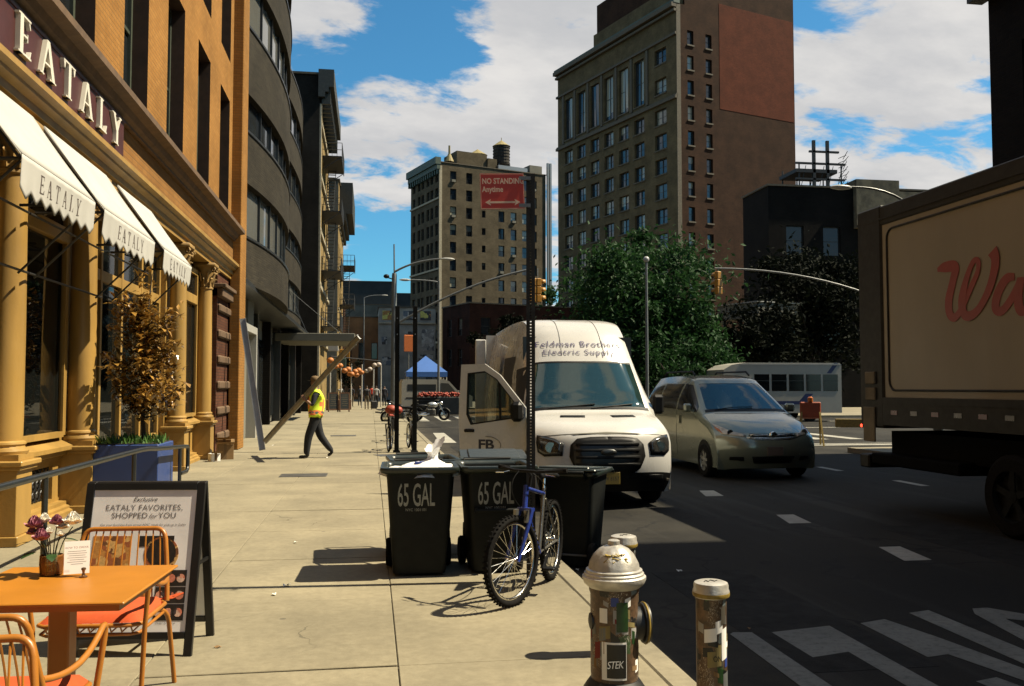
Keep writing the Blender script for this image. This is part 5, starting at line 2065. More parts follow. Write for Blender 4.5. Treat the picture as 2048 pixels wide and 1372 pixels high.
# ---- bicycle locked to the post
def bicycle(label, loc, heading, steer, paint, seat_col='black_plastic', detail=True):
    c = thing('bicycle', label, 'bicycle', loc, heading)
    RW = .33
    def wheel(cx, steer_m):
        m = MB(steer_m)
        n = 40 if detail else 20
        m.path([(cx + (RW - .026) * math.cos(t), 0, RW + (RW - .026) * math.sin(t)) for t in [2 * PI * k / n for k in range(n)]], .026, 8, closed=True)
        if detail:                                    # knobs of the tread
            for k in range(54):
                t = 2 * PI * k / 54
                for y in (-.016, .016):
                    q = Vector((cx + (RW - .002) * math.cos(t), y, RW + (RW - .002) * math.sin(t)))
                    d = Vector((math.cos(t), 0, math.sin(t)))
                    m.bar(q - d * .004, q + d * .004, .012, .014, (0, 1, 0))
        wo = m.build('wheel', 'tyre', c, 60)
        m = MB(steer_m)
        m.path([(cx + (RW - .055) * math.cos(t), 0, RW + (RW - .055) * math.sin(t)) for t in [2 * PI * k / n for k in range(n)]], .013, 8, closed=True)
        m.build('rim', 'chrome', wo, 60)
        m = MB(steer_m)
        ns = 28 if detail else 14
        for k in range(ns):
            t = 2 * PI * k / ns
            y = .028 * (-1) ** k
            m.cyl((cx + .02 * math.cos(t + 1.2), y, RW + .02 * math.sin(t + 1.2)), (cx + (RW - .06) * math.cos(t), 0, RW + (RW - .06) * math.sin(t)), .0016, n=4, caps=False)
        m.cyl((cx, -.05, RW), (cx, .05, RW), .018, n=10)
        m.build('spokes', 'chrome', wo)['kind'] = 'stuff'
    I = Matrix.Identity(4)
    S = Matrix.Translation((.86, 0, 0)) @ Matrix.Rotation(steer, 4, 'Z') @ Matrix.Translation((-.86, 0, 0))
    wheel(0, I)
    wheel(1.0, S)
    bbp, st, ht, hb = (.40, 0, .29), (.25, 0, .74), (.775, 0, .84), (.81, 0, .71)
    m = MB()
    m.path([st, ht], .016, 8)
    m.path([bbp, hb], .019, 8)
    m.cyl((.768, 0, .86), (.818, 0, .685), .021, n=10)
    m.build('main_frame', paint, c, 50)
    m = MB()
    m.path([bbp, (.235, 0, .78)], .0165, 8)
    for y in (-.05, .05):
        m.path([bbp, (0, y, RW)], .011, 6)
        m.path([(.25, y * .35, .70), (0, y, RW)], .010, 6)
    m.build('rear_frame', 'bike_silver', c, 50)
    m = MB(S)
    for y in (-.055, .055):
        m.path([(.822, y, .69), (.85, y, .62), (1.0, y, RW)], [.017, .018, .012], 8)
    m.box(.80, -.065, .675, .845, .065, .70)
    m.build('fork', paint, c, 50)
    m = MB(S)
    m.path([(.775, 0, .85), (.755, 0, .93), (.80, 0, .97)], .013, 8)
    m.path([(.80 - .06, -.30, .985), (.80, -.12, .97), (.80, .12, .97), (.80 - .06, .30, .985)], .0125, 8)
    m.build('handlebar', 'black_plastic', c, 50)
    for y in (-1, 1):
        g = MB(S)
        g.path([(.755, y * .20, .978), (.735, y * .31, .986)], .018, 8)
        g.build('grip', 'tyre', c, 50)
        g = MB(S)
        g.path([(.79, y * .16, .965), (.84, y * .19, .955), (.835, y * .27, .95)], .005, 5)
        g.build('brake_lever', 'chrome', c)
    m = MB()
    m.path([(.235, 0, .76), (.215, 0, .88)], .013, 8)
    m.build('seat_post', 'chrome', c)
    m = MB()
    def sad(u, v):
        t = v
        wd = .075 * (1 - t) ** 1.2 + .02
        return (.08 + t * .27, (u - .5) * 2 * wd, .915 - .05 * abs(2 * u - 1) ** 3 + .012 * math.sin(t * PI))
    m.grid(sad, 10, 10)
    so = m.build('saddle', seat_col, c, 60)
    md = so.modifiers.new('thick', 'SOLIDIFY')
    md.thickness = .03
    md.offset = -1
    m = MB()
    m.lathe([(.02, -.004), (.095, -.003), (.098, 0), (.095, .003), (.02, .004)], (.40, -.05, .29), 24, 'y')
    m.lathe([(.015, -.02), (.045, -.015), (.045, .015), (.015, .02)], (0, -.045, RW), 14, 'y')
    m.build('chain_ring', 'bike_silver', c)
    for sg in (-1, 1):
        m = MB()
        m.bar((.40, sg * .075, .29), (.40 + sg * .14, sg * .075, .29 - sg * .09), .012, .022, (0, 1, 0))
        m.box(.36 + sg * .14, sg * .08, .28 - sg * .09, .45 + sg * .14, sg * .17, .30 - sg * .09, .004)
        m.build('pedal', 'bike_silver' if sg < 0 else 'black_plastic', c)
    if detail:
        m = MB()
        m.path(arc((.82, -.03, .70), (.79, -.05, .97), (.98, -.12, .86), 8), .004, 5)
        m.path(arc((.79, .05, .96), (.3, .02, .76), (.80, .2, .86), 8), .004, 5)
        m.path([(.0, -.05, RW), (.40, -.052, .385), (.40, -.052, .20), (.0, -.05, RW - .04)], .004, 4)
        m.build('cable', 'black_plastic', c)
        m = MB(S)
        m.box(.865, -.06, .60, .90, -.035, .69)
        m.box(.865, .035, .60, .90, .06, .69)
        m.build('brake', 'bike_silver', c)
    return c


bicycle('blue and silver mountain bicycle locked to the sign post', (1.50, 7.46, 0), math.atan2(-.90, -.43), rad(-19), 'bike_blue')

# ---- hydrant and bollards
hy = thing('fire_hydrant', 'squat fire hydrant with silver bonnet and sticker covered barrel', 'hydrant', (1.2, 4.39, 0))
b = MB()
b.lathe([(.115, .17), (.118, .20), (.118, .58), (.125, .60), (.125, .62)], n=32)
b.build('barrel', 'stickered_iron', hy, 40)
b = MB()
b.lathe([(.17, 0), (.17, .06), (.155, .08), (.155, .12), (.135, .15), (.120, .17)], n=28)
b.build('base_flange', 'black_iron', hy, 40)
b = MB()
prof = [(.128, .615), (.150, .635), (.158, .655), (.158, .668), (.148, .675), (.148, .684), (.140, .69), (.140, .70), (.128, .706)]
b.lathe(prof, n=36)
rib = [(.128, .706), (.118, .735), (.10, .77), (.072, .80), (.045, .815), (.03, .82), (.03, .84), (.02, .845)]
n = 48
vs, fs = [], []
for j, (r, z) in enumerate(rib):
    for i in range(n):
        t = 2 * PI * i / n
        k = 1 + (.035 if (i % 4) < 2 and 0 < j < 4 else 0)
        vs.append((r * k * math.cos(t), r * k * math.sin(t), z))
for j in range(len(rib) - 1):
    fs += [(j * n + i, j * n + (i + 1) % n, (j + 1) * n + (i + 1) % n, (j + 1) * n + i) for i in range(n)]
fs.append(tuple((len(rib) - 1) * n + i for i in range(n)))
b.add(vs, fs)
b.build('bonnet', 'silver_paint', hy, 40)
b = MB()
rr = random.Random(3)
p = Vector((-.02, -.105, .775))
pts = []
for k in range(26):
    a = -1.75 + .75 * math.sin(k * 1.9) * (.6 + .4 * rr.random())
    z = .765 + .022 * math.cos(k * 2.7)
    r = .128 - (z - .706) * .42
    pts.append((r * math.cos(a), r * math.sin(a), z + .004))
b.path(pts, .0028, 4)
b.build('yellow_scrawl', 'yellow_scrawl', hy)
b = MB()
b.lathe([(.08, .09), (.08, .135), (.096, .14), (.100, .155), (.096, .168), (.075, .17), (.07, .155), (.02, .158)], (0, 0, .43), 24, 'x')
b.build('outlet_cap', 'black_iron', hy, 40)
b = MB()
b.lathe([(.1005, .148), (.104, .152), (.1005, .158)], (0, 0, .43), 24, 'x')
b.build('outlet_ring', 'yellow_band', hy, 40)
b = MB()
b.lathe([(.04, -.10), (.04, -.122), (.02, -.128)], (0, 0, .45), 20, 'x')
b.build('side_outlet', 'black_iron', hy, 40)
def sticker(parent, r, a0, a1, z0, z1, mt, tilt=0.0):
    b = MB()
    b.grid(lambda u, v: (r * math.cos(a0 + (a1 - a0) * u), r * math.sin(a0 + (a1 - a0) * u), z0 + (z1 - z0) * v + tilt * u), 6, 2)
    b.build('sticker', mt, parent, fixn=False)
for a, w_, z0, z1, mt, t in ((-1.75, .8, .20, .36, 'black_frame', .0), (-1.85, 1.05, .19, .37, 'paper', .0), (-2.3, .35, .46, .53, 'paper', 0), (-2.25, .5, .38, .44, 'tank_roof', .01), (-1.5, .5, .42, .56, 'leaf_green', 0), (-2.35, .30, .37, .43, 'mast_grey', .01), (-1.25, .28, .53, .575, 'paper', .01), (-2.6, .3, .28, .36, 'print_red', .01)):
    sticker(hy, .1192 + (.0006 if mt != 'paper' else 0), a - w_ / 2, a + w_ / 2, z0, z1, mt, t)
STK = ['paper', 'mast_grey', 'tank_roof', 'black_frame', 'print_red', 'reflector_white', 'flag_white', 'leaf_green', 'cardboard', 'tape_blue']
rr = random.Random(19)
for k in range(44):
    a, w_ = -PI / 2 + rr.uniform(-1.6, 1.5), rr.uniform(.12, .42)
    z0 = rr.uniform(.19, .56)
    if abs(a + 1.75) < .6 and z0 < .38:
        continue
    sticker(hy, .1186 + .0001 * (k % 5), a, a + w_, z0, min(.60, z0 + rr.uniform(.02, .08)), rr.choice(STK), rr.uniform(-.012, .012))
text('marker_tag', 'STEK', .05, 'paper', hy, (-.03, -.1215, .25), (0, 0, 0), 0, 'CENTER', .9, .8, .2)

def bollard(label, loc, rz, tagtxt):
    c = thing('bollard', label, 'bollard', loc, rz, 'silver capped bollards guarding the hydrant')
    b = MB()
    b.lathe([(.070, 0), (.070, .62), (.074, .63), (.074, .645)], n=28)
    b.build('pipe', 'stickered_iron', c, 40)
    b = MB()
    b.lathe([(.076, .635), (.083, .645), (.084, .665), (.080, .672), (.080, .69), (.076, .70), (.06, .706), (.0, .708)], n=28)
    b.build('cap', 'silver_paint', c, 40)
    b = MB()
    b.lathe([(.0835, .640), (.0862, .650), (.0850, .658)], n=28)
    b.build('cap_band', 'yellow_band', c, 40)
    for k, (a, w_, z0, z1, mt) in enumerate(((-1.0, .5, .36, .50, 'paper'), (-.85, .6, .18, .30, 'mast_grey'), (-2.0, .8, .44, .50, 'paper'), (-1.75, .9, .33, .40, 'tank_roof'), (-1.6, .7, .10, .17, 'paper'), (-1.1, .4, .52, .60, 'reflector_white'))):
        sticker(c, .0715 + .0004 * k, a - w_ / 2, a + w_ / 2, z0, z1, mt, .01)
    r2 = random.Random(len(label))
    for k in range(30):
        a, w_, z0 = -PI / 2 + r2.uniform(-1.5, 1.3), r2.uniform(.2, .7), r2.uniform(.02, .57)
        sticker(c, .0708 + .0001 * (k % 6), a, a + w_, z0, min(.615, z0 + r2.uniform(.02, .08)), r2.choice(STK), r2.uniform(-.012, .012))
    text('marker_tag', tagtxt, .05, 'black_frame', c, (-.01, -.0745, .12), (0, 0, 0), 0, 'CENTER', .9, .8)
    text('marker_tag', 'ON', .035, 'black_frame', c, (.0, -.0745, .36), (0, 0, 0), 0, 'CENTER', .9, .8)
    b = MB()
    b.path([(-.04, -.02, .709), (-.025, .0, .7092), (-.02, -.02, .709), (.0, .005, .7092), (.01, -.02, .709), (.03, .0, .709)], .0022, 4)
    b.build('cap_scrawl', 'black_frame', c)
    return c
bollard('sticker covered bollard with silver cap at the kerb, nearest to the camera', (1.56, 4.02, 0), 0, 'STEK3')
bollard('bollard with silver cap standing behind the fire hydrant', (1.52, 5.34, 0), .4, 'KON')

# ================================================================== PEOPLE
def skin_body(name, joints, edges, parent, mats, picker, root, sub=2):
    """one continuous body grown round a jointed skeleton; joints: name -> (x,y,z,rx[,ry])"""
    bm = bmesh.new()
    lay = bm.verts.layers.skin.verify()
    vv = {}
    for k, j in joints.items():
        v_ = bm.verts.new(j[:3])
        v_[lay].radius = (j[3], j[4] if len(j) > 4 else j[3])
        v_[lay].use_root = (k == root)
        vv[k] = v_
    for a, b_ in edges:
        bm.edges.new((vv[a], vv[b_]))
    me = bpy.data.meshes.new(name)
    bm.to_mesh(me)
    bm.free()
    o = bpy.data.objects.new(name, me)
    COL.objects.link(o)
    o.modifiers.new('skin', 'SKIN').use_smooth_shade = True
    s_ = o.modifiers.new('sub', 'SUBSURF')
    s_.levels = s_.render_levels = sub
    dg = bpy.context.evaluated_depsgraph_get()
    m2 = bpy.data.meshes.new_from_object(o.evaluated_get(dg))
    bpy.data.objects.remove(o)
    m2.materials.clear()
    for m in mats:
        m2.materials.append(MATS[m])
    for p in m2.polygons:
        p.material_index = picker(p.center)
        p.use_smooth = True
    return link(name, m2, parent)


def shell(name, body, parent, mats, pick, off):
    """clothing: the body's faces where pick(center) is not None, lifted off the skin"""
    src = body.data
    b = MB()
    ids = {}
    for p in src.polygons:
        k = pick(p.center)
        if k is None:
            continue
        f = []
        for i in p.vertices:
            if i not in ids:
                ids[i] = len(b.v)
                v_ = src.vertices[i]
                b.v.append(tuple(v_.co + v_.normal * off))
            f.append(ids[i])
        b.f.append(tuple(f))
        b.mi.append(k)
    o = b.build(name, mats, parent, 60, fixn=False)
    m = o.modifiers.new('thick', 'SOLIDIFY')
    m.thickness = .012
    m.offset = 1
    return o


def hand_chain(J, E, wrist, tip, side, name, curl):
    """palm, four fingers of unequal length and a thumb, curled"""
    w_, d = Vector(wrist), (Vector(tip) - Vector(wrist)).normalized()
    side = Vector(side).normalized()
    cu = Vector(curl).normalized()
    J[name + 'palm'] = (*(w_ + d * .05), .028, .020)
    E.append((name + 'wrist', name + 'palm'))
    for i, (off, L) in enumerate(((-.028, .065), (-.010, .075), (.010, .072), (.027, .055))):
        k1 = w_ + d * .085 + side * off
        k2 = k1 + d * L * .45 + cu * L * .25
        k3 = k2 + d * L * .15 + cu * L * .45
        for n_, q, r in (('a', k1, .0105), ('b', k2, .0095), ('c', k3, .008)):
            J[f'{name}f{i}{n_}'] = (*q, r)
        E += [(name + 'palm', f'{name}f{i}a'), (f'{name}f{i}a', f'{name}f{i}b'), (f'{name}f{i}b', f'{name}f{i}c')]
    t1 = w_ + d * .035 + side * -.038
    J[name + 'ta'] = (*t1, .012)
    J[name + 'tb'] = (*(t1 + d * .035 + side * -.012 + cu * .02), .0095)
    E += [(name + 'palm', name + 'ta'), (name + 'ta', name + 'tb')]


wk = thing('person', 'worker in lime safety vest and dark trousers carrying a long metal channel', 'person', (-1.24, 21.0, 0))
J = {'pelvis': (0, 0, .98, .165, .175), 'waist': (.01, 0, 1.12, .165, .18), 'chest': (.02, 0, 1.32, .15, .19), 'upper': (.01, 0, 1.46, .12, .17), 'neck': (-.01, 0, 1.56, .055), 'head0': (-.03, 0, 1.65, .075), 'head1': (-.03, 0, 1.73, .092, .08), 'head2': (-.02, 0, 1.80, .075, .065), 'nose': (-.115, 0, 1.70, .016),
     'hipL': (0, -.09, .90, .120), 'kneeL': (-.15, -.10, .50, .098), 'ankL': (-.19, -.10, .12, .075), 'heelL': (-.16, -.10, .045, .045), 'toeL': (-.36, -.11, .035, .035),
     'hipR': (0, .09, .90, .120), 'kneeR': (.10, .10, .50, .098), 'ankR': (.33, .10, .19, .072), 'heelR': (.38, .10, .12, .042), 'toeR': (.27, .11, .035, .036),
     'shL': (.0, -.21, 1.45, .075), 'elL': (-.06, -.27, 1.20, .052), 'Lwrist': (-.20, -.26, 1.31, .032),
     'shR': (.02, .20, 1.45, .075), 'elR': (.0, .27, 1.19, .052), 'Rwrist': (-.17, .16, 1.30, .032)}
E = [('pelvis', 'waist'), ('waist', 'chest'), ('chest', 'upper'), ('upper', 'neck'), ('neck', 'head0'), ('head0', 'head1'), ('head1', 'head2'), ('head1', 'nose'), ('pelvis', 'hipL'), ('hipL', 'kneeL'), ('kneeL', 'ankL'), ('ankL', 'heelL'), ('heelL', 'toeL'), ('pelvis', 'hipR'), ('hipR', 'kneeR'), ('kneeR', 'ankR'), ('ankR', 'heelR'), ('heelR', 'toeR'), ('upper', 'shL'), ('shL', 'elL'), ('elL', 'Lwrist'), ('upper', 'shR'), ('shR', 'elR'), ('elR', 'Rwrist')]
hand_chain(J, E, (-.20, -.26, 1.31), (-.27, -.25, 1.39), (.7, 0, .6), 'L', (-.2, .6, .3))
hand_chain(J, E, (-.17, .16, 1.30), (-.24, .12, 1.38), (.7, 0, .6), 'R', (-.2, -.6, .3))
def wpick(c):
    if c.z < .11 and True:
        return 3
    if c.z < 1.02:
        return 0
    if c.z > 1.55:
        return 2
    if c.x < -.09 and abs(c.y) > .06:
        return 2
    return 1
body = skin_body('body', J, E, wk, ['trousers_dark', 'shirt_navy', 'skin', 'boot_black'], wpick, 'pelvis')
def vpick(c):
    if not (.93 < c.z < 1.53) or abs(c.y) > .215 or c.x < -.16:
        return None
    if .99 < c.z < 1.075:
        return 2 if 1.02 < c.z < 1.045 else 1
    if .08 < abs(c.y) < .125:
        return 1
    return 0
shell('safety_vest', body, wk, ['vest_lime', 'vest_orange', 'mast_grey'], vpick, .012)
b = MB()
b.lathe([(.098, 0), (.102, .03), (.095, .075), (.06, .105), (.01, .115)], (-.02, 0, 1.755), 18)
b.grid(lambda u, v: (-.02 - .09 - .075 * v, (u - .5) * .15 * (1 - .35 * v * v), 1.765 - .015 * v), 6, 4)
b.build('cap', 'cap_tan', wk, 50, fixn=False)


def stander(label, loc, rz, legs, top, hair, stride=.12, group='pedestrians far down the pavement', extra=None):
    p = thing('person', label, 'person', loc, rz, group)
    s = stride
    J = {'pelvis': (0, 0, .97, .145, .12), 'waist': (0, 0, 1.1, .135, .11), 'chest': (0, 0, 1.3, .16, .12), 'upper': (0, 0, 1.43, .14, .10), 'neck': (0, 0, 1.52, .05), 'head0': (0, -.015, 1.6, .07), 'head1': (0, -.01, 1.68, .085), 'head2': (0, 0, 1.745, .065), 'nose': (0, -.1, 1.645, .015),
         'hipL': (-.09, 0, .9, .095), 'kneeL': (-.10, -s * .7, .5, .068), 'ankL': (-.10, -s, .09, .045), 'toeL': (-.11, -s - .16, .035, .035),
         'hipR': (.09, 0, .9, .095), 'kneeR': (.10, s * .4, .5, .068), 'ankR': (.10, s * 1.3, .11, .045), 'toeR': (.11, s * 1.3 - .15, .04, .035),
         'shL': (-.20, 0, 1.42, .065), 'elL': (-.25, .04, 1.15, .046), 'Lwrist': (-.25, -.05, .92, .03), 'shR': (.20, 0, 1.42, .065), 'elR': (.25, .05, 1.15, .046), 'Rwrist': (.25, .02, .92, .03)}
    E = [('pelvis', 'waist'), ('waist', 'chest'), ('chest', 'upper'), ('upper', 'neck'), ('neck', 'head0'), ('head0', 'head1'), ('head1', 'head2'), ('head1', 'nose'), ('pelvis', 'hipL'), ('hipL', 'kneeL'), ('kneeL', 'ankL'), ('ankL', 'toeL'), ('pelvis', 'hipR'), ('hipR', 'kneeR'), ('kneeR', 'ankR'), ('ankR', 'toeR'), ('upper', 'shL'), ('shL', 'elL'), ('elL', 'Lwrist'), ('upper', 'shR'), ('shR', 'elR'), ('elR', 'Rwrist')]
    hand_chain(J, E, (-.25, -.05, .92), (-.25, -.07, .83), (0, 1, 0), 'L', (1, 0, 0))
    hand_chain(J, E, (.25, .02, .92), (.25, .0, .83), (0, 1, 0), 'R', (-1, 0, 0))
    def pk(c):
        if c.z > 1.66 or (c.z > 1.56 and c.y > .03):
            return 3
        if c.z < .08:
            return 4
        if abs(c.x) > .19 and c.z < 1.1 or c.z > 1.51:
            return 2
        return 0 if c.z < .99 else 1
    skin_body('body', J, E, p, [legs, top, 'skin', hair, 'boot_black'], pk, 'pelvis', 1)
    if extra == 'backpack':
        b = MB()
        b.box(-.16, .11, 1.02, .16, .30, 1.45, .06)
        bp = b.build('backpack', 'boot_black', p)
    return p


stander('pedestrian with black backpack pulling a suitcase up the pavement', (-.30, 66.5, 0), PI, 'khaki_cloth', 'shirt_grey', 'boot_black', .16, extra='backpack')
sc_ = thing('suitcase', 'small black rolling suitcase behind the walking pedestrian', 'suitcase', (.22, 66.2, 0), .2)
MB().box(-.22, -.14, .06, .22, .14, .62, .05).build('shell', 'boot_black', sc_)
b = MB()
b.path([(-.1, .1, .6), (-.1, .12, .98), (.1, .12, .98), (.1, .1, .6)], .012, 6)
b.build('handle', 'galvanised', sc_)
for sx in (-.17, .17):
    MB().lathe([(.01, -.02), (.06, -.02), (.06, .02), (.01, .02)], (sx, .0, .06), 10, 'x').build('wheel', 'tyre', sc_)
stander('pedestrian in white shirt walking ahead of the suitcase', (.42, 73, 0), PI, 'trousers_dark', 'shirt_white', 'boot_black', .1)
stander('pedestrian in dark clothes at the far kerb side', (1.1, 76, 0), PI, 'trousers_dark', 'shirt_navy', 'boot_black', .12)
stander('pedestrian in grey far off beneath the lanterns', (-.95, 79, 0), 0, 'trousers_dark', 'shirt_grey', 'cap_tan', .1)

# ================================================================== VEHICLES
def catmull(P, s):
    n = len(P)
    i = max(0, min(n - 2, int(math.floor(s))))
    t = s - i
    a, b, c, d = P[max(i - 1, 0)], P[i], P[i + 1], P[min(i + 2, n - 1)]
    return [.5 * (2 * b[k] + (c[k] - a[k]) * t + (2 * a[k] - 5 * b[k] + 4 * c[k] - d[k]) * t * t + (3 * b[k] - a[k] - 3 * c[k] + d[k]) * t ** 3) for k in range(len(b))]


class Shell:
    """car body: a strip lofted along the front-hood-roof profile, sides hung from its edges"""
    def __init__(s, prof, W, zb, root, belt):
        s.p, s.W, s.zb, s.root, s.belt = prof, W, zb, root, belt
        s.edge = []
        for k in range((len(prof) - 1) * 8 + 1):
            q = s.S(k / 8, 1.0)
            s.edge.append((q.y, q.z, q.x))

    def S(s, a, t, off=0.0):
        y, z, w_, c = catmull(s.p, a)
        q = Vector((w_ * t, y + c * abs(t) ** 2.6, z - .035 * abs(t) ** 6))
        if off:
            e = 1e-2
            du = s.S(min(a + e, len(s.p) - 1), t) - s.S(max(a - e, 0), t)
            dv = s.S(a, min(t + e, 1)) - s.S(a, max(t - e, -1))
            n = dv.cross(du)
            if n.length > 1e-9:
                n.normalize()
                cen = Vector((0, y + 1.2, max(z - .5, .4)))
                if n.dot(q - cen) < 0:
                    n = -n
                q = q + n * off
        return q

    def side(s, y, z, sg=1, off=0.0):
        """point on the flank"""
        E = s.edge
        best = E[-1]
        for i in range(len(E) - 1):
            if E[i][0] <= y <= E[i + 1][0] and E[i + 1][0] > E[i][0]:
                f = (y - E[i][0]) / (E[i + 1][0] - E[i][0])
                best = tuple(E[i][k] + (E[i + 1][k] - E[i][k]) * f for k in range(3))
        zt, wt = best[1], best[2]
        t = max(0, min(1, (zt - z) / max(.05, zt - s.belt)))
        x = wt + (s.W - wt) * (1 - (1 - t) ** 1.8) - (.05 * max(0, (s.belt * .6 - z)) if z < s.belt * .6 else 0)
        return Vector((sg * (x + off), y, z))

    def strip(s, name, mt, a0, a1, t0=-1.0, t1=1.0, na=24, nt=20, off=0.0):
        b = MB()
        b.grid(lambda u, v: s.S(a0 + (a1 - a0) * u, t0 + (t1 - t0) * v, off), na, nt)
        return b.build(name, mt, s.root, 55)

    def patch(s, name, mt, poly, off, parent=None, rings=4, sub=3):
        """polygon in (s,t) laid on the strip"""
        P = []
        for i in range(len(poly)):
            a, c = poly[i], poly[(i + 1) % len(poly)]
            P += [(a[0] + (c[0] - a[0]) * k / sub, a[1] + (c[1] - a[1]) * k / sub) for k in range(sub)]
        cx, cy = sum(p[0] for p in P) / len(P), sum(p[1] for p in P) / len(P)
        n = len(P)
        vs = [s.S(cx, cy, off)]
        for r in range(1, rings + 1):
            vs += [s.S(cx + (p[0] - cx) * r / rings, cy + (p[1] - cy) * r / rings, off) for p in P]
        fs = [(0, 1 + i, 1 + (i + 1) % n) for i in range(n)]
        for r in range(rings - 1):
            o = 1 + r * n
            fs += [(o + i, o + n + i, o + n + (i + 1) % n, o + (i + 1) % n) for i in range(n)]
        b = MB()
        b.add(vs, fs)
        ob = b.build(name, mt, parent or s.root, 60)
        m = ob.modifiers.new('thick', 'SOLIDIFY')
        m.thickness = off * .9
        m.offset = -1
        return ob

    def flank(s, name, mt, sg, y0, ny=60, nz=14):
        b = MB()
        y1 = s.p[-1][0]
        E = s.edge
        def pt(u, v):
            k = u * (len(E) - 1)
            i = min(len(E) - 2, int(k))
            f = k - i
            e = [E[i][q] + (E[i + 1][q] - E[i][q]) * f for q in range(3)]
            z = e[1] + (s.zb - e[1]) * v
            p = s.side(e[0], z, sg)
            if v == 0:
                p = Vector((sg * e[2], e[0], e[1]))
            return p
        b.grid(pt, len(E) - 1, nz)
        return b.build(name, mt, s.root, 60)

    def side_patch(s, name, mt, sg, poly, off, parent=None, rings=4, sub=3):
        P = []
        for i in range(len(poly)):
            a, c = poly[i], poly[(i + 1) % len(poly)]
            P += [(a[0] + (c[0] - a[0]) * k / sub, a[1] + (c[1] - a[1]) * k / sub) for k in range(sub)]
        cx, cy = sum(p[0] for p in P) / len(P), sum(p[1] for p in P) / len(P)
        n = len(P)
        vs = [s.side(cx, cy, sg, off)]
        for r in range(1, rings + 1):
            vs += [s.side(cx + (p[0] - cx) * r / rings, cy + (p[1] - cy) * r / rings, sg, off) for p in P]
        fs = [(0, 1 + i, 1 + (i + 1) % n) for i in range(n)]
        for r in range(rings - 1):
            o = 1 + r * n
            fs += [(o + i, o + n + i, o + n + (i + 1) % n, o + (i + 1) % n) for i in range(n)]
        b = MB()
        b.add(vs, fs)
        return b.build(name, mt, parent or s.root, 60)

    def letters(s, txt, size, mt, a0, t0, ka, sx=1.0):
        """lettering wrapped on the strip; ka = profile index per metre"""
        me = text_mesh(txt, size, 0, 'CENTER', 1.16, sx)
        bm = bmesh.new()
        bm.from_mesh(me)
        w_ = catmull(s.p, a0)[2]
        for v_ in bm.verts:
            v_.co = s.S(a0 + v_.co.z * ka, t0 + v_.co.x / w_, .013)
        bm.to_mesh(me)
        bm.free()
        me.materials.clear()
        me.materials.append(MATS[mt])
        return link('lettering', me, s.root)


def wheel(parent, x, y, r, wd, hub='hubcap', spokes=6, face=None):
    """tyre, rim and spoked cover; the outer side faces away from the car"""
    sg = face or (1 if x > 0 else -1)
    b = MB()
    b.lathe([(r * .62, -wd / 2), (r * .9, -wd / 2), (r, -wd * .34), (r, wd * .34), (r * .9, wd / 2), (r * .62, wd / 2), (r * .62, -wd / 2)], (x, y, r), 32, 'x', caps=False)
    wo = b.build('wheel', 'tyre', parent, 35)
    b = MB()
    o = sg * wd * .36
    b.lathe([(r * .64, o - sg * .05), (r * .66, o + sg * .02), (r * .60, o + sg * .02), (r * .57, o - sg * .05)], (x, y, r), 32, 'x', caps=False)
    b.lathe([(r * .14, o - sg * .03), (r * .14, o + sg * .015), (.001, o + sg * .02)], (x, y, r), 16, 'x')
    for k in range(spokes):
        t = 2 * PI * k / spokes + .3
        d = Vector((0, math.cos(t), math.sin(t)))
        b.bar(Vector((x + o, y, r)) + d * r * .1, Vector((x + o, y, r)) + d * r * .62, .02, r * .17, (0, -math.sin(t), math.cos(t)))
    b.build('rim', hub, wo, 35)
    b = MB()
    b.lathe([(r * .58, o - sg * .045), (.001, o - sg * .05)], (x, y, r), 24, 'x')
    b.build('wheel_well', 'black_plastic', wo)
    return wo


# ---------------------------------------------------------------- white high-roof cargo van
van = thing('cargo_van', 'white high-roof electric supply van parked with its front door open', 'van', (3.32, 12.40, RZ))
K = 1.06
VP = [(.12, .24, .90, .20), (.03, .40, .97, .24), (.0, .60, 1.0, .26), (.02, .82, 1.0, .27), (.08, .99, .99, .26), (.24, 1.12, .97, .22), (.58, 1.23, .955, .15), (.90, 1.32, .94, .12),
      (1.14, 1.62, .90, .14), (1.46, 2.05, .83, .16), (1.64, 2.27, .80, .17), (1.92, 2.52, .785, .16), (2.35, 2.68, .775, .09), (3.2, 2.745, .77, .0), (4.6, 2.745, .77, 0), (6.0, 2.71, .77, 0)]
VP = [(a, b_ * K, c_, d_) for a, b_, c_, d_ in VP]
V = Shell(VP, 1.02, .25, van, 1.35 * K)
V.strip('bumper', 'black_plastic', 0, 1.5, -1, 1, 8, 24, .012)
V.strip('hood', 'van_white', 1.45, 7.05, -1, 1, 34, 28)
V.strip('windscreen_frame', 'black_plastic', 6.98, 7.16, -.97, .97, 3, 24, .004)
V.strip('roof', 'van_white', 8.92, 15, -1, 1, 110, 60)
for sg in (-1, 1):
    V.strip('pillar', 'van_white', 7.0, 8.95, sg * .925, sg * 1.0, 14, 3)
    V.flank('flank', 'van_white', sg, 0)
ws = V.strip('windscreen', 'van_glass', 7.02, 8.97, -.935, .935, 16, 20, -.006)
V.strip('screen_band', 'black_plastic', 8.86, 8.96, -.93, .93, 3, 20, -.003)
b = MB()
b.box(-.98, 5.96, .3, .98, 6.02, 2.80)
b.build('rear_wall', 'van_white', van)
b = MB()
b.box(-.9, 1.9, .35, .9, 1.95, 2.55)
b.build('bulkhead', 'grey_metal', van)
b = MB()
b.box(-.88, .95, 1.12, .88, 1.28, 1.34, .05)
b.box(-.86, .98, .3, .86, 1.9, .5)
b.build('dashboard', 'dark_seat', van)
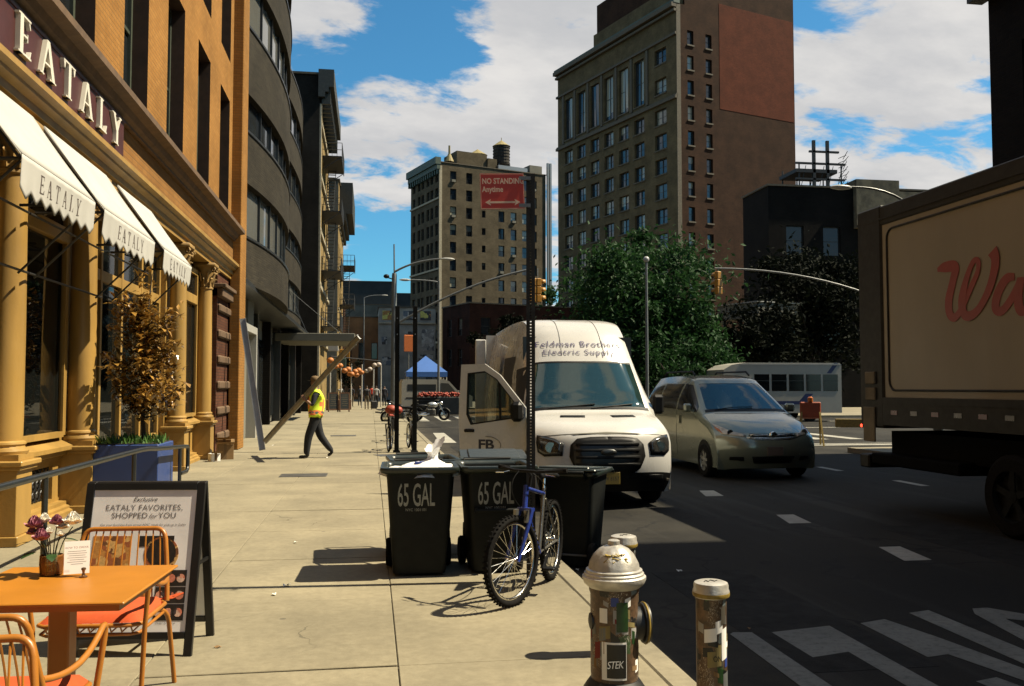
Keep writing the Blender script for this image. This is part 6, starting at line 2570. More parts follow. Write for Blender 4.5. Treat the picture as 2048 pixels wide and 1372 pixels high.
for x in (-.45, .45):
    b = MB()
    b.box(x - .26, 1.45, .85, x + .26, 1.85, 1.05, .05)
    b.box(x - .25, 1.72, 1.0, x + .25, 1.88, 1.65, .06)
    b.box(x - .12, 1.74, 1.68, x + .12, 1.86, 1.90, .04)
    b.build('seat', 'dark_seat', van)
b = MB()
b.path([(.45 + .19 * math.cos(t), 1.30 + .06 * math.sin(t), 1.40 + .17 * math.sin(t)) for t in [2 * PI * k / 20 for k in range(20)]], .014, 6, closed=True)
b.build('steering_wheel', 'black_plastic', van)
# front: grille, badge, lamps, vents, plate
def sym(poly):
    return poly + [(a, -t) for a, t in reversed(poly)]
GR = sym([(1.42, 0.0), (1.45, .36), (1.75, .47), (2.5, .55), (3.25, .53), (3.72, .44), (3.85, .25), (3.88, 0)])
gr = V.patch('grille', 'black_plastic', GR, .016)
V.patch('grille_surround', 'black_frame', [(1.9, -.48), (3.3, -.50), (3.3, .50), (1.9, .48)], .020, gr)
for k in range(4):
    a = 1.95 + k * .42
    V.patch('grille_bar', 'black_plastic', [(a, -.46), (a + .16, -.46), (a + .16, .46), (a, .46)], .030, gr)
b = MB(Matrix.Translation(V.S(2.75, 0, .03)) @ Matrix.Diagonal((1, 1, .42, 1)))
b.lathe([(.001, -.03), (.06, -.028), (.10, -.02), (.115, -.008), (.115, 0)], (0, 0, 0), 24, 'y')
bd = b.build('badge', 'grey_metal', van, 40)
for sg in (-1, 1):
    HL = [(2.55, sg * .64), (2.55, sg * .88), (2.85, sg * .965), (3.55, sg * .985), (4.15, sg * .975), (3.75, sg * .74), (3.35, sg * .62)]
    h = V.patch('headlight', 'black_plastic', HL, .012)
    c0 = (sum(p[0] for p in HL) / 7, sum(p[1] for p in HL) / 7)
    V.patch('lens', 'lens_dark', [(c0[0] + (p[0] - c0[0]) * .86, c0[1] + (p[1] - c0[1]) * .86) for p in HL], .018, h)
    b = MB()
    q = V.S(3.1, sg * .80, .012)
    b.lathe([(.075, -.02), (.08, .0), (.06, .01), (.04, .0)], (q.x, q.y, q.z), 18, 'y')
    b.build('reflector', 'chrome', h, 40)
    V.patch('hood_vent', 'black_plastic', [(5.85, sg * .22), (6.12, sg * .20), (6.15, sg * .58), (5.88, sg * .60)], .006)
    V.patch('fog_lamp', 'black_plastic', [(1.0, sg * .62), (1.35, sg * .62), (1.35, sg * .86), (1.0, sg * .86)], .022)
    V.patch('reflector_bar', 'reflector_white', [(.95, sg * .93), (1.12, sg * .93), (1.12, sg * .985), (.95, sg * .985)], .026)
    V.patch('roof_seam', 'grey_render', [(9.2, sg * .42), (13.0, sg * .40), (13.0, sg * .412), (9.2, sg * .432)], .004, None, 2, 14)
V.patch('hood_seam', 'grey_render', [(3.98, -.94), (4.02, -.94), (4.30, 0), (4.02, .94), (3.98, .94), (4.24, 0)], .004, None, 2, 8)
b = MB()
q = V.S(1.15, 0)
b.box(-.16, q.y - .045, q.z - .085, .16, q.y - .03, q.z + .085, .004)
lp = b.build('number_plate', 'plate_yellow', van)
text('lettering', 'XPW 8157', .075, 'van_logo', lp, (0, q.y - .0462, q.z - .03), (0, 0, 0), 0, 'CENTER', 1.0, .85)
V.letters('Feldman Brothers', .165, 'van_text', 9.86, -.05, 3.3, 1.0)
V.letters('Electric Supply', .165, 'van_text', 9.25, -.07, 3.3, 1.0)
for x0, x1 in ((-.72, .05), (-.02, .70)):
    b = MB()
    p0, p1 = V.S(7.05, x0, .012), V.S(7.30, x1, .010)
    b.path([p0, p0.lerp(p1, .5) + Vector((0, -.012, 0)), p1], .010, 6)
    b.build('wiper', 'black_plastic', van)
# flanks: dark door openings, sill trim, wheels
V.side_patch('door_opening', 'dark_interior', -1, [(1.08, .50), (2.12, .50), (2.15, 2.02), (1.62, 2.06), (1.10, 1.42)], .006)
V.side_patch('side_door_opening', 'dark_interior', -1, [(2.45, .5), (3.65, .5), (3.65, 2.25), (2.45, 2.25)], .006)
V.side_patch('sliding_door', 'van_white', -1, [(3.72, .5), (4.95, .5), (4.95, 2.3), (3.72, 2.3)], .07)
V.side_patch('door_glass', 'pane_dark', 1, [(1.25, 1.45), (2.05, 1.38), (2.1, 2.05), (1.65, 2.1)], .006)
for sg in (-1, 1):
    V.side_patch('sill_trim', 'black_plastic', sg, [(1.5, .26), (5.9, .26), (5.9, .46), (1.5, .46)], .008)
    for y in (.98, 4.75):
        b = MB()
        n = 18
        vs = [V.side(y, .37, sg, .009)] + [V.side(y + .42 * math.cos(t), max(.26, .37 + .42 * math.sin(t)), sg, .009) for t in [PI * (k / n) * 1.2 - .1 * PI for k in range(n + 1)]]
        b.add(vs, [(0, 1 + i, 2 + i) for i in range(n)])
        b.build('wheel_arch', 'black_plastic', van)
        wheel(van, sg * .90, y, .345, .24, 'steel_stripe', 8)
b = MB()
b.box(-.9, .4, .22, .9, 5.8, .34)
b.build('chassis', 'chassis_black', van)
# the open front door, its window, mirror, handle and logo
dr = link('front_door', None, van, (-1.0, 1.02, 0), (0, 0, rad(180 - 21)))
OUT = [(0, .50), (1.02, .50), (1.05, 1.25), (1.01, 2.08), (.64, 2.09), (.40, 1.92), (.0, 1.42)]
INN = [(.13, 1.27), (.86, 1.16), (.93, 1.32), (.91, 1.95), (.64, 1.98), (.45, 1.86), (.11, 1.43)]
b = MB()
vs = [(u, s_, z) for s_ in (-.035, .035) for L in (OUT, INN) for u, z in L]
n = 7
fs = []
for k, o in ((0, 0), (1, 2 * n)):
    fs += [(o + i, o + (i + 1) % n, o + n + (i + 1) % n, o + n + i) for i in range(n)]
fs += [(i, 2 * n + i, 2 * n + (i + 1) % n, (i + 1) % n) for i in range(n)]
fs += [(n + i, n + (i + 1) % n, 3 * n + (i + 1) % n, 3 * n + i) for i in range(n)]
b.add(vs, fs)
b.build('door_panel', 'van_white', dr)
b = MB()
b.add([(u, 0, z) for u, z in INN], [tuple(range(n))])
b.build('door_window', 'van_glass', dr)
b = MB()
vs = [(u, s_ * .037, z) for s_ in (-1, 1) for u, z in INN] + [(u + (.55 - u) * .055, s_ * .037, z + (1.6 - z) * .055) for s_ in (-1, 1) for u, z in INN]
b.add(vs, [(i, (i + 1) % n, 2 * n + (i + 1) % n, 2 * n + i) for i in range(n)] + [(n + i, n + (i + 1) % n, 3 * n + (i + 1) % n, 3 * n + i) for i in range(n)])
b.bar((.40, 0, 1.24), (.42, 0, 1.86), .03, .03)
b.build('window_seal', 'black_plastic', dr)
b = MB()
b.box(.80, .036, 1.05, .96, .06, 1.10, .015)
b.build('door_handle', 'black_plastic', dr)
b = MB()
b.box(.02, .05, 1.22, .20, .26, 1.52, .05)
b.bar((.06, .03, 1.30), (.10, .12, 1.35), .07, .06)
b.build('mirror', 'black_plastic', dr)
text('lettering', 'FB', .20, 'van_logo', dr, (.62, .0375, .80), (0, 0, PI), .001, 'CENTER', .95, 1.25, 0, .006)
b = MB()
b.path([(.62 - .23 * math.cos(t), .038, .86 + .13 * math.sin(t)) for t in [-.4 + 2.0 * k / 14 for k in range(15)]], .013, 5, flat=.15)
b.build('logo_arc', 'van_logo', dr)
b = MB()
b.box(1.02, 1.12, 1.32, 1.20, 1.20, 1.62, .04)
b.box(.96, 1.15, 1.36, 1.05, 1.2, 1.42)
mr = b.build('mirror', 'black_plastic', van)
b = MB()
b.box(-.07, -.03, 0, .02, .03, .0)
rd = MB()
rd.box(-1.20, 6.02, .5, -.98, 6.08, 2.72, .02)
rd.build('rear_door', 'van_white', van, False, (0, 0, 0))

# ---------------------------------------------------------------- sage minivan
mv = thing('minivan', 'sage green minivan driving towards the camera beside the white van', 'car', (7.38, 15.75, RZ))
MP = [(.16, .20, .80, .24), (.04, .38, .92, .32), (.0, .55, .96, .36), (.05, .70, .97, .38), (.17, .80, .96, .37), (.55, .96, .93, .27), (.98, 1.07, .90, .18), (1.16, 1.12, .89, .14), (1.62, 1.38, .80, .16), (2.05, 1.62, .71, .17), (2.35, 1.72, .69, .13), (3.1, 1.775, .68, .02), (4.3, 1.75, .68, 0), (4.75, 1.66, .67, 0), (5.05, 1.3, .68, 0)]
MP = [(a, b_ * 1.13, c_, d_) for a, b_, c_, d_ in MP]
A = Shell(MP, .985, .22, mv, 1.19)
A.strip('bumper', 'sage_paint', 0, 3.1, -1, 1, 14, 26)
A.strip('hood', 'sage_paint', 3.05, 7.05, -1, 1, 24, 26)
A.strip('roof', 'sage_paint', 8.94, 14, -1, 1, 30, 20)
A.strip('cowl', 'black_plastic', 6.95, 7.2, -.95, .95, 3, 16, .003)
for sg in (-1, 1):
    A.strip('pillar', 'sage_paint', 7.0, 8.98, sg * .91, sg * 1.0, 14, 3)
    A.flank('flank', 'sage_paint', sg, 0)
A.strip('windscreen', 'van_glass', 7.05, 8.98, -.92, .92, 16, 18, -.004)
A.patch('upper_grille', 'black_plastic', sym([(2.95, 0), (3.0, .30), (3.35, .47), (3.72, .44), (3.7, .2), (3.68, 0)]), .008)
A.patch('grille_chrome', 'hubcap', sym([(3.28, 0), (3.30, .28), (3.45, .45), (3.55, .44), (3.42, .26), (3.40, 0)]), .016)
A.patch('grille_lip', 'hubcap', sym([(2.80, 0), (2.84, .36), (3.05, .52), (3.12, .50), (2.95, .34), (2.92, 0)]), .012)
b = MB()
q = A.S(3.35, 0, .02)
b.lathe([(.055, -.02), (.07, -.01), (.075, 0)], (q.x, q.y, q.z), 20, 'y')
b.build('badge', 'chrome', mv, 40)
A.patch('lower_grille', 'black_plastic', [(.55, -.42), (1.15, -.45), (1.15, .45), (.55, .42)], .008)
b = MB()
q = A.S(1.65, 0)
b.box(-.155, q.y - .03, q.z - .08, .155, q.y - .015, q.z + .08, .004)
b.build('number_plate', 'plate_pale', mv)
for sg in (-1, 1):
    HL = [(3.15, sg * .52), (3.35, sg * .66), (3.75, sg * .90), (4.9, sg * .985), (4.65, sg * .90), (4.1, sg * .74), (3.62, sg * .52)]
    h = A.patch('headlight', 'lens_clear', HL, .008)
    A.patch('turn_signal', 'lens_amber', [(3.78, sg * .88), (4.3, sg * .95), (4.62, sg * .97), (4.3, sg * .90)], .014, h)
    b = MB()
    q = A.S(3.85, sg * .76, .008)
    b.lathe([(.06, -.008), (.06, .0), (.03, .006)], (q.x, q.y, q.z), 16, 'y')
    b.build('reflector', 'chrome', h, 40)
    A.patch('fog_lamp', 'black_plastic', [(.75, sg * .60), (1.1, sg * .60), (1.15, sg * .84), (.85, sg * .86)], .010)
    A.side_patch('side_window', 'black_glass', sg, [(1.45, 1.243), (2.55, 1.277), (2.55, 1.808), (2.25, 1.785), (1.55, 1.356)], .004)
    A.side_patch('side_window', 'black_glass', sg, [(2.64, 1.277), (3.75, 1.299), (3.75, 1.808), (2.64, 1.808)], .004)
    A.side_patch('side_window', 'black_glass', sg, [(3.85, 1.299), (4.7, 1.333), (4.55, 1.718), (3.85, 1.785)], .004)
    A.side_patch('door_handle', 'sage_paint', sg, [(2.35, .98), (2.52, .98), (2.52, 1.153), (2.35, 1.153)], .03)
    A.side_patch('door_seam', 'black_plastic', sg, [(2.59, .35), (2.605, .35), (2.605, 1.243), (2.59, 1.243)], .003)
    b = MB()
    b.box(sg * 1.0 - .02, 1.55, 1.24, sg * 1.18, 1.66, 1.41, .035)
    b.bar((sg * .93, 1.62, 1.24), (sg * 1.05, 1.62, 1.30), .06, .05)
    b.build('mirror', 'sage_paint', mv)
    b = MB()
    b.path([(sg * .60, 2.5, 1.99), (sg * .60, 2.65, 2.07), (sg * .60, 4.3, 2.07), (sg * .60, 4.45, 2.0)], .022, 6)
    b.build('roof_rail', 'black_plastic', mv)
    for y in (1.0, 4.0):
        b = MB()
        n = 18
        vs = [A.side(y, .34, sg, .006)] + [A.side(y + .385 * math.cos(t), max(.23, .34 + .385 * math.sin(t)), sg, .006) for t in [PI * (k / n) * 1.2 - .1 * PI for k in range(n + 1)]]
        b.add(vs, [(0, 1 + i, 2 + i) for i in range(n)])
        b.build('wheel_arch', 'black_plastic', mv)
        wheel(mv, sg * .90, y, .325, .22, 'hubcap', 7)
b = MB()
b.box(-.85, .4, .2, .85, 4.9, .35)
b.box(-.80, 1.2, .35, .80, 4.8, .95)
b.build('chassis', 'chassis_black', mv)
for x in (-.4, .4):
    MB().box(x - .22, 2.3, .9, x + .22, 2.45, 1.5, .06).build('seat', 'dark_seat', mv)
b = MB()
b.path([A.S(7.1, -.75, .015), A.S(7.25, -.3, .02), A.S(7.3, .15, .012)], .008, 5)
b.build('wiper', 'black_plastic', mv)
b = MB()
b.quad((-.70, 5.06, .3), (.70, 5.06, .3), (.68, 5.06, 1.47), (-.68, 5.06, 1.47))
b.build('rear_wall', 'sage_paint', mv)

# ---------------------------------------------------------------- box truck at the right edge
tk = thing('box_truck', 'cream box truck with red script lettering in the shade at right', 'truck', (0, 0, RZ))
X0, X1, YR, YF = 7.2, 9.75, 12.45, 3.6
ZB, ZT = 1.42 + .13, 4.2 + .13
b = MB()
b.box(X0 + .02, YF, ZB, X1, YR - .5, ZT - .05)
b.build('box_body', 'truck_panel', tk)
b = MB()
b.box(X0, YF, ZT - .28, X1 + .02, YR - .02, ZT, .02)
b.box(X0 - .015, YF, ZT - .20, X0 + .01, YR, ZT - .17)
b.build('top_rail', 'truck_trim', tk)
b = MB()
b.box(X0 - .01, YF, ZB - .35, X1 + .01, YR - .1, ZB - .02)
b.box(X0 - .02, YF, ZB - .05, X0 + .02, YR - .5, ZB + .04)
b.build('bottom_rail', 'truck_trim', tk)
b = MB()
b.box(X0 - .012, YR - .62, ZB - .4, X1 + .012, YR, ZT + .02, .03)
b.build('rear_frame', 'truck_trim', tk)
b = MB()
for z in (1.55, 1.78):
    b.box(X0 - .05, YR - .45, z, X0 - .012, YR - .2, z + .18, .01)
b.box(X0 - .04, YR - .42, .95, X0 - .012, YR - .12, 1.45, .01)
b.build('marker_box', 'graffiti_wall', tk)
b = MB()                                              # rounded bead framing the painted panel
pts = []
ya, yb, za, zb, r = YR - .74, YF - .5, ZB + .14, ZT - .36, .14
pts = [(X0 + .012, yb, za)] + [(X0 + .012, ya - r + r * math.sin(t), za + r - r * math.cos(t)) for t in [PI / 2 * k / 5 for k in range(6)]] + [(X0 + .012, ya - r + r * math.cos(t), zb - r + r * math.sin(t)) for t in [PI / 2 * k / 5 for k in range(6)]] + [(X0 + .012, yb, zb)]
b.path(pts, .016, 6)
b.build('panel_bead', 'truck_trim', tk, 60)
for k in range(18):
    MB().box(X0 - .016, YR - .95 - k * .46, ZB - .20, X0 - .011, YR - .80 - k * .46, ZB - .14).build('reflector', 'reflector_red' if k % 2 == 0 else 'reflector_white', tk)
MB().lathe([(.025, -.02), (.02, -.03), (.001, -.032)], (X0 - .01, YR - .06, ZB - .38), 12, 'x').build('tail_lamp', 'tail_light', tk)
# script letters: ribbons of varying width on the side panel (y, z, half width)
def ribbon(P, zsh=.13):
    pts = []
    for k in range((len(P) - 1) * 8 + 1):
        pts.append(catmull(P, k / 8))
    vs = []
    for i, (y, z, w_) in enumerate(pts):
        a, c = pts[max(i - 1, 0)], pts[min(i + 1, len(pts) - 1)]
        d = Vector((c[0] - a[0], c[1] - a[1]))
        d.normalize()
        n = Vector((-d.y, d.x))
        for s_ in (-1, 1):
            vs.append((X0 + .0152 - .00004 * i, y + n.x * w_ * 1.3 * s_, z + n.y * w_ * 1.3 * s_ + zsh))
    fs = [(2 * i, 2 * i + 1, 2 * i + 3, 2 * i + 2) for i in range(len(pts) - 1)]
    b = MB()
    b.add(vs, fs)
    return b
WP = [[(10.572, 3.115, 0.02),(10.426, 3.132, 0.05),(10.214, 3.104, 0.055),(10.267, 2.932, 0.05),(10.356, 2.701, 0.055),(10.343, 2.535, 0.05),(10.238, 2.476, 0.04),(10.096, 2.588, 0.035),(9.932, 2.805, 0.035),(9.794, 2.991, 0.03),(9.781, 3.118, 0.03),(9.876, 3.117, 0.03),(10.017, 2.902, 0.04),(10.093, 2.676, 0.055),(10.067, 2.512, 0.05),(9.944, 2.473, 0.045),(9.768, 2.559, 0.04),(9.592, 2.768, 0.045),(9.493, 2.981, 0.05),(9.476, 3.118, 0.055),(9.521, 3.208, 0.065)], [(9.171, 2.858, 0.03),(9.307, 2.847, 0.045),(9.452, 2.698, 0.05),(9.498, 2.535, 0.05),(9.4, 2.485, 0.04),(9.259, 2.582, 0.04),(9.118, 2.744, 0.04),(9.078, 2.806, 0.045),(9.122, 2.636, 0.055),(9.091, 2.473, 0.05),(8.98, 2.476, 0.035),(8.849, 2.583, 0.03)], [(8.849, 2.583, 0.03),(8.643, 2.896, 0.04),(8.53, 3.186, 0.05),(8.559, 3.293, 0.05),(8.648, 3.205, 0.05),(8.714, 2.854, 0.055),(8.709, 2.543, 0.055),(8.627, 2.446, 0.05),(8.456, 2.519, 0.03)]]
for nm, P in zip('WaW', WP):
    o = ribbon(P).build('script_letter', 'truck_red', tk, False, None, None, False)
    md = o.modifiers.new('thick', 'SOLIDIFY')
    md.thickness = .004
    md.offset = 0
for y in (9.35, 4.9):
    for x in (X0 + .16, X1 - .16):
        wheel(tk, x, y, .48, .28, 'post_dark', 5, 1 if x > 8.4 else -1)
b = MB()
b.box(X0 + .3, YF - 1.0, .75, X1 - .3, YR - .3, 1.1)
b.box(X0 + .6, YF - 1.5, .6, X0 + .8, YR - .4, .9)
b.build('chassis', 'chassis_black', tk)
b = MB()
b.box(X0 + .06, 10.3, .62, X0 + .5, 12.3, .78, .02)
b.build('side_step', 'chassis_black', tk)
b = MB()
b.box(X0 + .15, 6.2, .55, X0 + .75, 8.3, 1.05, .06)
b.build('fuel_tank', 'chassis_black', tk)
b = MB()
b.box(X0 + .05, YR - .1, .55, X1 - .05, YR + .15, .75, .02)
b.build('rear_bumper', 'truck_trim', tk)
b = MB()
b.prism([(3.4, .5), (3.4, 2.7), (2.7, 2.75), (1.9, 2.0), (1.2, 1.6), (1.05, .5)], X0 + .15, X1 - .15, 'x')
cab = b.build('cab', 'truck_panel', tk)
b = MB()
b.add([(X0 + .3, 2.62, 2.70), (X1 - .3, 2.62, 2.70), (X1 - .3, 1.93, 2.06), (X0 + .3, 1.93, 2.06)], [(0, 1, 2, 3)])
b.build('windscreen', 'pane_dark', cab)

# ---------------------------------------------------------------- shuttle bus on the side street
bs = thing('shuttle_bus', 'white shuttle bus with dark windows crossing on the side street', 'bus', (17.3, 42.6, RZ))
L = 6.3
b = MB()
b.prism([(.35, .45), (L, .45), (L, 2.85), (L - .1, 2.98), (1.2, 2.98), (.45, 2.86), (.02, 2.62), (.0, 2.2), (.15, 2.05), (.15, 1.2)], 0, 2.3, 'y')
b.build('body', 'bus_white', bs)
b = MB()
b.prism([(-1.3, .45), (.36, .45), (.36, 2.05), (-.25, 2.0), (-.75, 1.35), (-1.3, 1.15)], .12, 2.18, 'y')
b.build('cab', 'bus_white', bs)
b = MB()
b.prism([(.30, 1.95), (-.2, 1.93), (-.62, 1.38), (.30, 1.35)], .112, .118, 'y')
b.build('cab_window', 'pane_dark', bs)
for k in range(5):
    x = 1.62 + k * .92
    b = MB()
    b.box(x, -.012, 1.55, x + .80, .004, 2.40, .02)
    wo = b.build('window', 'black_glass', bs)
    b = MB()
    b.box(x + .02, -.018, 2.05, x + .78, -.012, 2.08)
    b.build('window_bar', 'grey_metal', wo)
b = MB()
b.prism([(1.9, 1.05), (4.0, 1.05), (4.35, 1.42), (4.75, 1.42), (4.3, .88), (1.9, .88)], -.008, -.002, 'y')
b.prism([(5.5, 2.45), (5.9, 2.95), (6.15, 2.95), (5.75, 2.45)], -.008, -.002, 'y')
b.build('swoosh', 'bus_blue', bs)
b = MB()
b.box(.9, -.02, 2.86, L - .02, .02, 2.92)
b.build('drip_rail', 'white_metal', bs)
for x in (-.55, 4.6):
    for y in (.12, 2.18):
        q = MB()
        q.lathe([(.22, -.1), (.38, -.1), (.40, -.06), (.40, .06), (.38, .1), (.22, .1)], (x, y, .40), 22, 'y')
        wo = q.build('wheel', 'tyre', bs, 35)
        q = MB()
        q.lathe([(.22, -.09), (.05, -.06), (.001, -.06)], (x, y, .40), 18, 'y')
        q.build('rim', 'hubcap', wo)

# ---------------------------------------------------------------- far vehicles
fv = thing('parked_van', 'pale parked van under the blue market tent far down the avenue', 'van', (2.1, 63.0, RZ), rad(4))
b = MB()
b.prism([(0, .35), (5.0, .35), (5.0, 1.1), (4.75, 1.25), (4.1, 1.35), (3.35, 2.15), (3.0, 2.3), (.1, 2.3), (0, 2.0)], 0, 1.9, 'y')
b.build('body', 'bus_white', fv)
b = MB()
b.prism([(2.75, 1.4), (3.85, 1.38), (3.28, 2.02), (2.75, 2.05)], -.01, -.002, 'y')
b.build('window', 'pane_dark', fv)
b = MB()
b.box(.3, -.008, .95, 2.6, -.002, 1.05)
b.box(.4, -.008, 1.5, 2.4, -.002, 1.95)
b.build('panel_print', 'grey_metal', fv)
for x in (.95, 4.0):
    q = MB()
    q.lathe([(.2, -.1), (.33, -.1), (.34, 0), (.33, .1), (.2, .1)], (x, .08, .34), 20, 'y')
    wo = q.build('wheel', 'tyre', fv, 35)
    q = MB()
    q.lathe([(.2, -.095), (.001, -.08)], (x, .08, .34), 14, 'y')
    q.build('rim', 'hubcap', wo)


def motorcycle(label, loc, rz, tank):
    c = thing('motorcycle', label, 'motorcycle', loc, rz, 'motorcycles parked at the far kerb')
    for x in (0, 1.42):
        b = MB()
        n = 24
        b.path([(x + .25 * math.cos(t), 0, .31 + .25 * math.sin(t)) for t in [2 * PI * k / n for k in range(n)]], .06, 8, closed=True)
        wo = b.build('wheel', 'tyre', c, 60)
        b = MB()
        b.lathe([(.19, -.02), (.05, -.04), (.05, .04), (.19, .02)], (x, 0, .31), 18, 'y')
        b.build('rim', 'chrome', wo)
    b = MB()
    b.ball((.80, 0, .82), .2, 14, 9, 1.5, .75, .75)
    b.build('fuel_tank', tank, c, 60)
    b = MB()
    b.ball((.28, 0, .78), .17, 12, 7, 2.0, .8, .42)
    b.build('seat', 'black_plastic', c, 60)
    b = MB()
    b.box(.45, -.16, .26, .95, .16, .62, .06)
    for k in range(4):
        b.box(.5, -.19, .42 + k * .05, .82, .19, .44 + k * .05)
    b.build('engine', 'steel_stripe', c)
    b = MB()
    b.path([(.6, -.18, .35), (.3, -.2, .30), (-.25, -.2, .36)], [.035, .045, .05], 8)
    b.build('exhaust', 'chrome', c, 60)
    b = MB()
    for y in (-.1, .1):
        b.path([(1.42, y, .31), (1.12, y, .95)], .025, 8)
        b.path([(0, y, .31), (.45, y, .42)], .025, 6)
    b.path([(.45, 0, .5), (.55, 0, .74), (1.12, 0, .92)], .03, 6)
    b.build('frame', 'chrome', c, 50)
    b = MB()
    b.path([(1.0, -.38, 1.06), (1.1, -.2, 1.08), (1.1, .2, 1.08), (1.0, .38, 1.06)], .016, 6)
    b.build('handlebar', 'chrome', c)
    b = MB()
    b.ball((1.26, 0, .92), .09, 12, 8)
    b.build('headlamp', 'chrome', c, 60)
    b = MB()
    b.grid(lambda u, v: (1.42 + .36 * math.cos(PI * (.15 + .6 * u)), (v - .5) * .16, .31 + .36 * math.sin(PI * (.15 + .6 * u))), 10, 3)
    b.grid(lambda u, v: (.36 * math.cos(PI * (.25 + .6 * u)), (v - .5) * .2, .31 + .38 * math.sin(PI * (.25 + .6 * u))), 10, 3)
    b.build('mudguard', tank, c, 60)


motorcycle('dark motorcycle with pale tank parked side-on at the far kerb', (2.4, 47.2, RZ), rad(8), 'hubcap')
motorcycle('black motorcycle facing the pavement behind the sign posts', (1.95, 42.5, RZ), rad(150), 'black_plastic')

# ================================================================== TREES
def tree(name, label, loc, th, crown, mt, nclump, nleaf, lsize, seed, group='trees in the square', low=0.15):
    """tapered trunk with limbs reaching into clumps of leaves; crown = (cx,cy,cz,rx,ry,rz) in local metres"""
    r = random.Random(seed)
    t = thing(name, label, 'tree', loc, 0, group)
    cx, cy, cz, rx, ry, rz = crown
    clumps = []
    for k in range(nclump):
        for _ in range(30):
            d = Vector((r.gauss(0, 1), r.gauss(0, 1), r.gauss(0, 1))).normalized()
            q = r.random() ** .45
            p = Vector((cx + d.x * rx * q, cy + d.y * ry * q, cz + d.z * rz * q))
            n_ = noise.noise(Vector((d.x * 1.7 + seed, d.y * 1.7, d.z * 1.7)))
            if q < .82 + .75 * n_:
                break
        clumps.append((p, (.30 + .95 * r.random() ** 1.4) * min(rx, rz) * .25))
    b = MB()
    top = Vector((cx * .6, cy * .6, cz))
    tr = th
    b.path([(0, 0, -.1), (0.03, 0, th * .0 + .5), (top.x * .3, top.y * .3, (cz - rz) * .9), tuple(top)], [.26 * lsize * 5, .20 * lsize * 5, .16 * lsize * 5, .05], 9)
    for k, (p, s_) in enumerate(clumps):
        if k % 3 == 0:
            a = Vector((top.x * .4, top.y * .4, max(1.6, cz - rz * r.uniform(.2, .95))))
            b.path(arc(a, p, a.lerp(p, .45) + Vector((0, 0, .5)), 5), [.075, .06, .045, .03, .02, .012], 5)
    b.build('trunk', 'bark', t, 60)
    L = MB()
    vs, fs = [], []
    per = nleaf // nclump
    for p, s_ in clumps:
        for k in range(per):
            d = Vector((r.gauss(0, .5), r.gauss(0, .5), r.gauss(0, .38)))
            c = p + d * s_ * 1.55
            if c.z < low:
                continue
            n_ = Vector((r.gauss(0, 1), r.gauss(0, 1), r.gauss(.8, .8))).normalized()
            u = n_.orthogonal().normalized()
            u = (u * math.cos(k) + n_.cross(u) * math.sin(k)).normalized()
            v_ = n_.cross(u)
            q = lsize * r.uniform(.5, 1.45)
            i = len(vs)
            vs += [c - u * q, c + v_ * q * .45 + n_ * q * .12, c + u * q, c - v_ * q * .45 + n_ * q * .12]
            fs.append((i, i + 1, i + 2, i + 3))
    L.v = [tuple(x) for x in vs]
    L.f = fs
    L.mi = [0] * len(fs)
    L.build('crown', mt, t, fixn=False)
    return t


tree('square_tree', 'broad green tree standing in the square behind the vans', (15.2, 50.5, 0), 3, (0, 0, 6.2, 5.9, 4.4, 4.6), 'crown_leaf', 120, 24000, .17, 3)
tree('square_tree', 'lower leafy tree at the right side of the broad tree', (19.2, 51.5, 0), 2, (0, 0, 3.4, 2.6, 2.6, 2.9), 'crown_leaf', 50, 8000, .16, 9)
tree('square_tree', 'small bushy tree just behind the roof of the minivan', (15.6, 45.5, 0), 1, (0, 0, 2.6, 2.6, 2.0, 1.7), 'crown_leaf', 36, 5000, .13, 14)
tree('square_tree', 'dark shaded tree left of the traffic signal near the red building', (9.0, 60, 0), 2, (0, 0, 4.2, 3.4, 3, 2.6), 'crown_leaf_shaded', 40, 6500, .17, 21)
tree('square_tree', 'tall dark tree in the shade beside the truck', (31.5, 60, 0), 3, (0, 0, 7.0, 4.6, 4.4, 5.8), 'crown_leaf_shaded', 90, 14000, .2, 31)
tree('square_tree', 'dark leafy tree behind the shuttle bus', (25.5, 56, 0), 2, (0, 0, 4.4, 3.8, 3.4, 3.4), 'crown_leaf_shaded', 60, 9000, .18, 37)
tree('square_tree', 'small dark tree low behind the red signal arm', (21.5, 57.5, 0), 2, (0, 0, 4.0, 3.0, 3.0, 3.2), 'crown_leaf_shaded', 50, 7000, .18, 43)
tree('street_tree', 'small street tree with thin crown far down the pavement', (-2.4, 80, 0), 2, (0, 0, 3.2, 1.4, 1.4, 1.5), 'crown_leaf_shaded', 24, 2500, .12, 51, None)

# ================================================================== LAMPS AND SIGNALS
def signal_head(parent, x, y, z, rz, face=True):
    h = link('signal_head', None, parent, (x, y, z), (0, 0, rz))
    b = MB()
    for k in range(3):
        b.box(-.17, -.10, -.18 - .36 * k, .17, .12, .17 - .36 * k, .03)
    b.build('housing', 'signal_yellow', h)
    for k in range(3):
        b = MB()
        n = 14
        b.grid(lambda u, v: (.145 * math.cos(PI * (-.1 + 1.2 * u)), -.10 - .22 * v, -.36 * k + .145 * math.sin(PI * (-.1 + 1.2 * u))), n, 2)
        vo = b.build('visor', 'signal_yellow', h, 60)
        md = vo.modifiers.new('thick', 'SOLIDIFY')
        md.thickness = .008
        b = MB()
        b.lathe([(.13, -.103), (.08, -.12), (.001, -.125)], (0, 0, -.36 * k), 16, 'y')
        b.build('lens', 'signal_lens', h, 40)
    return h


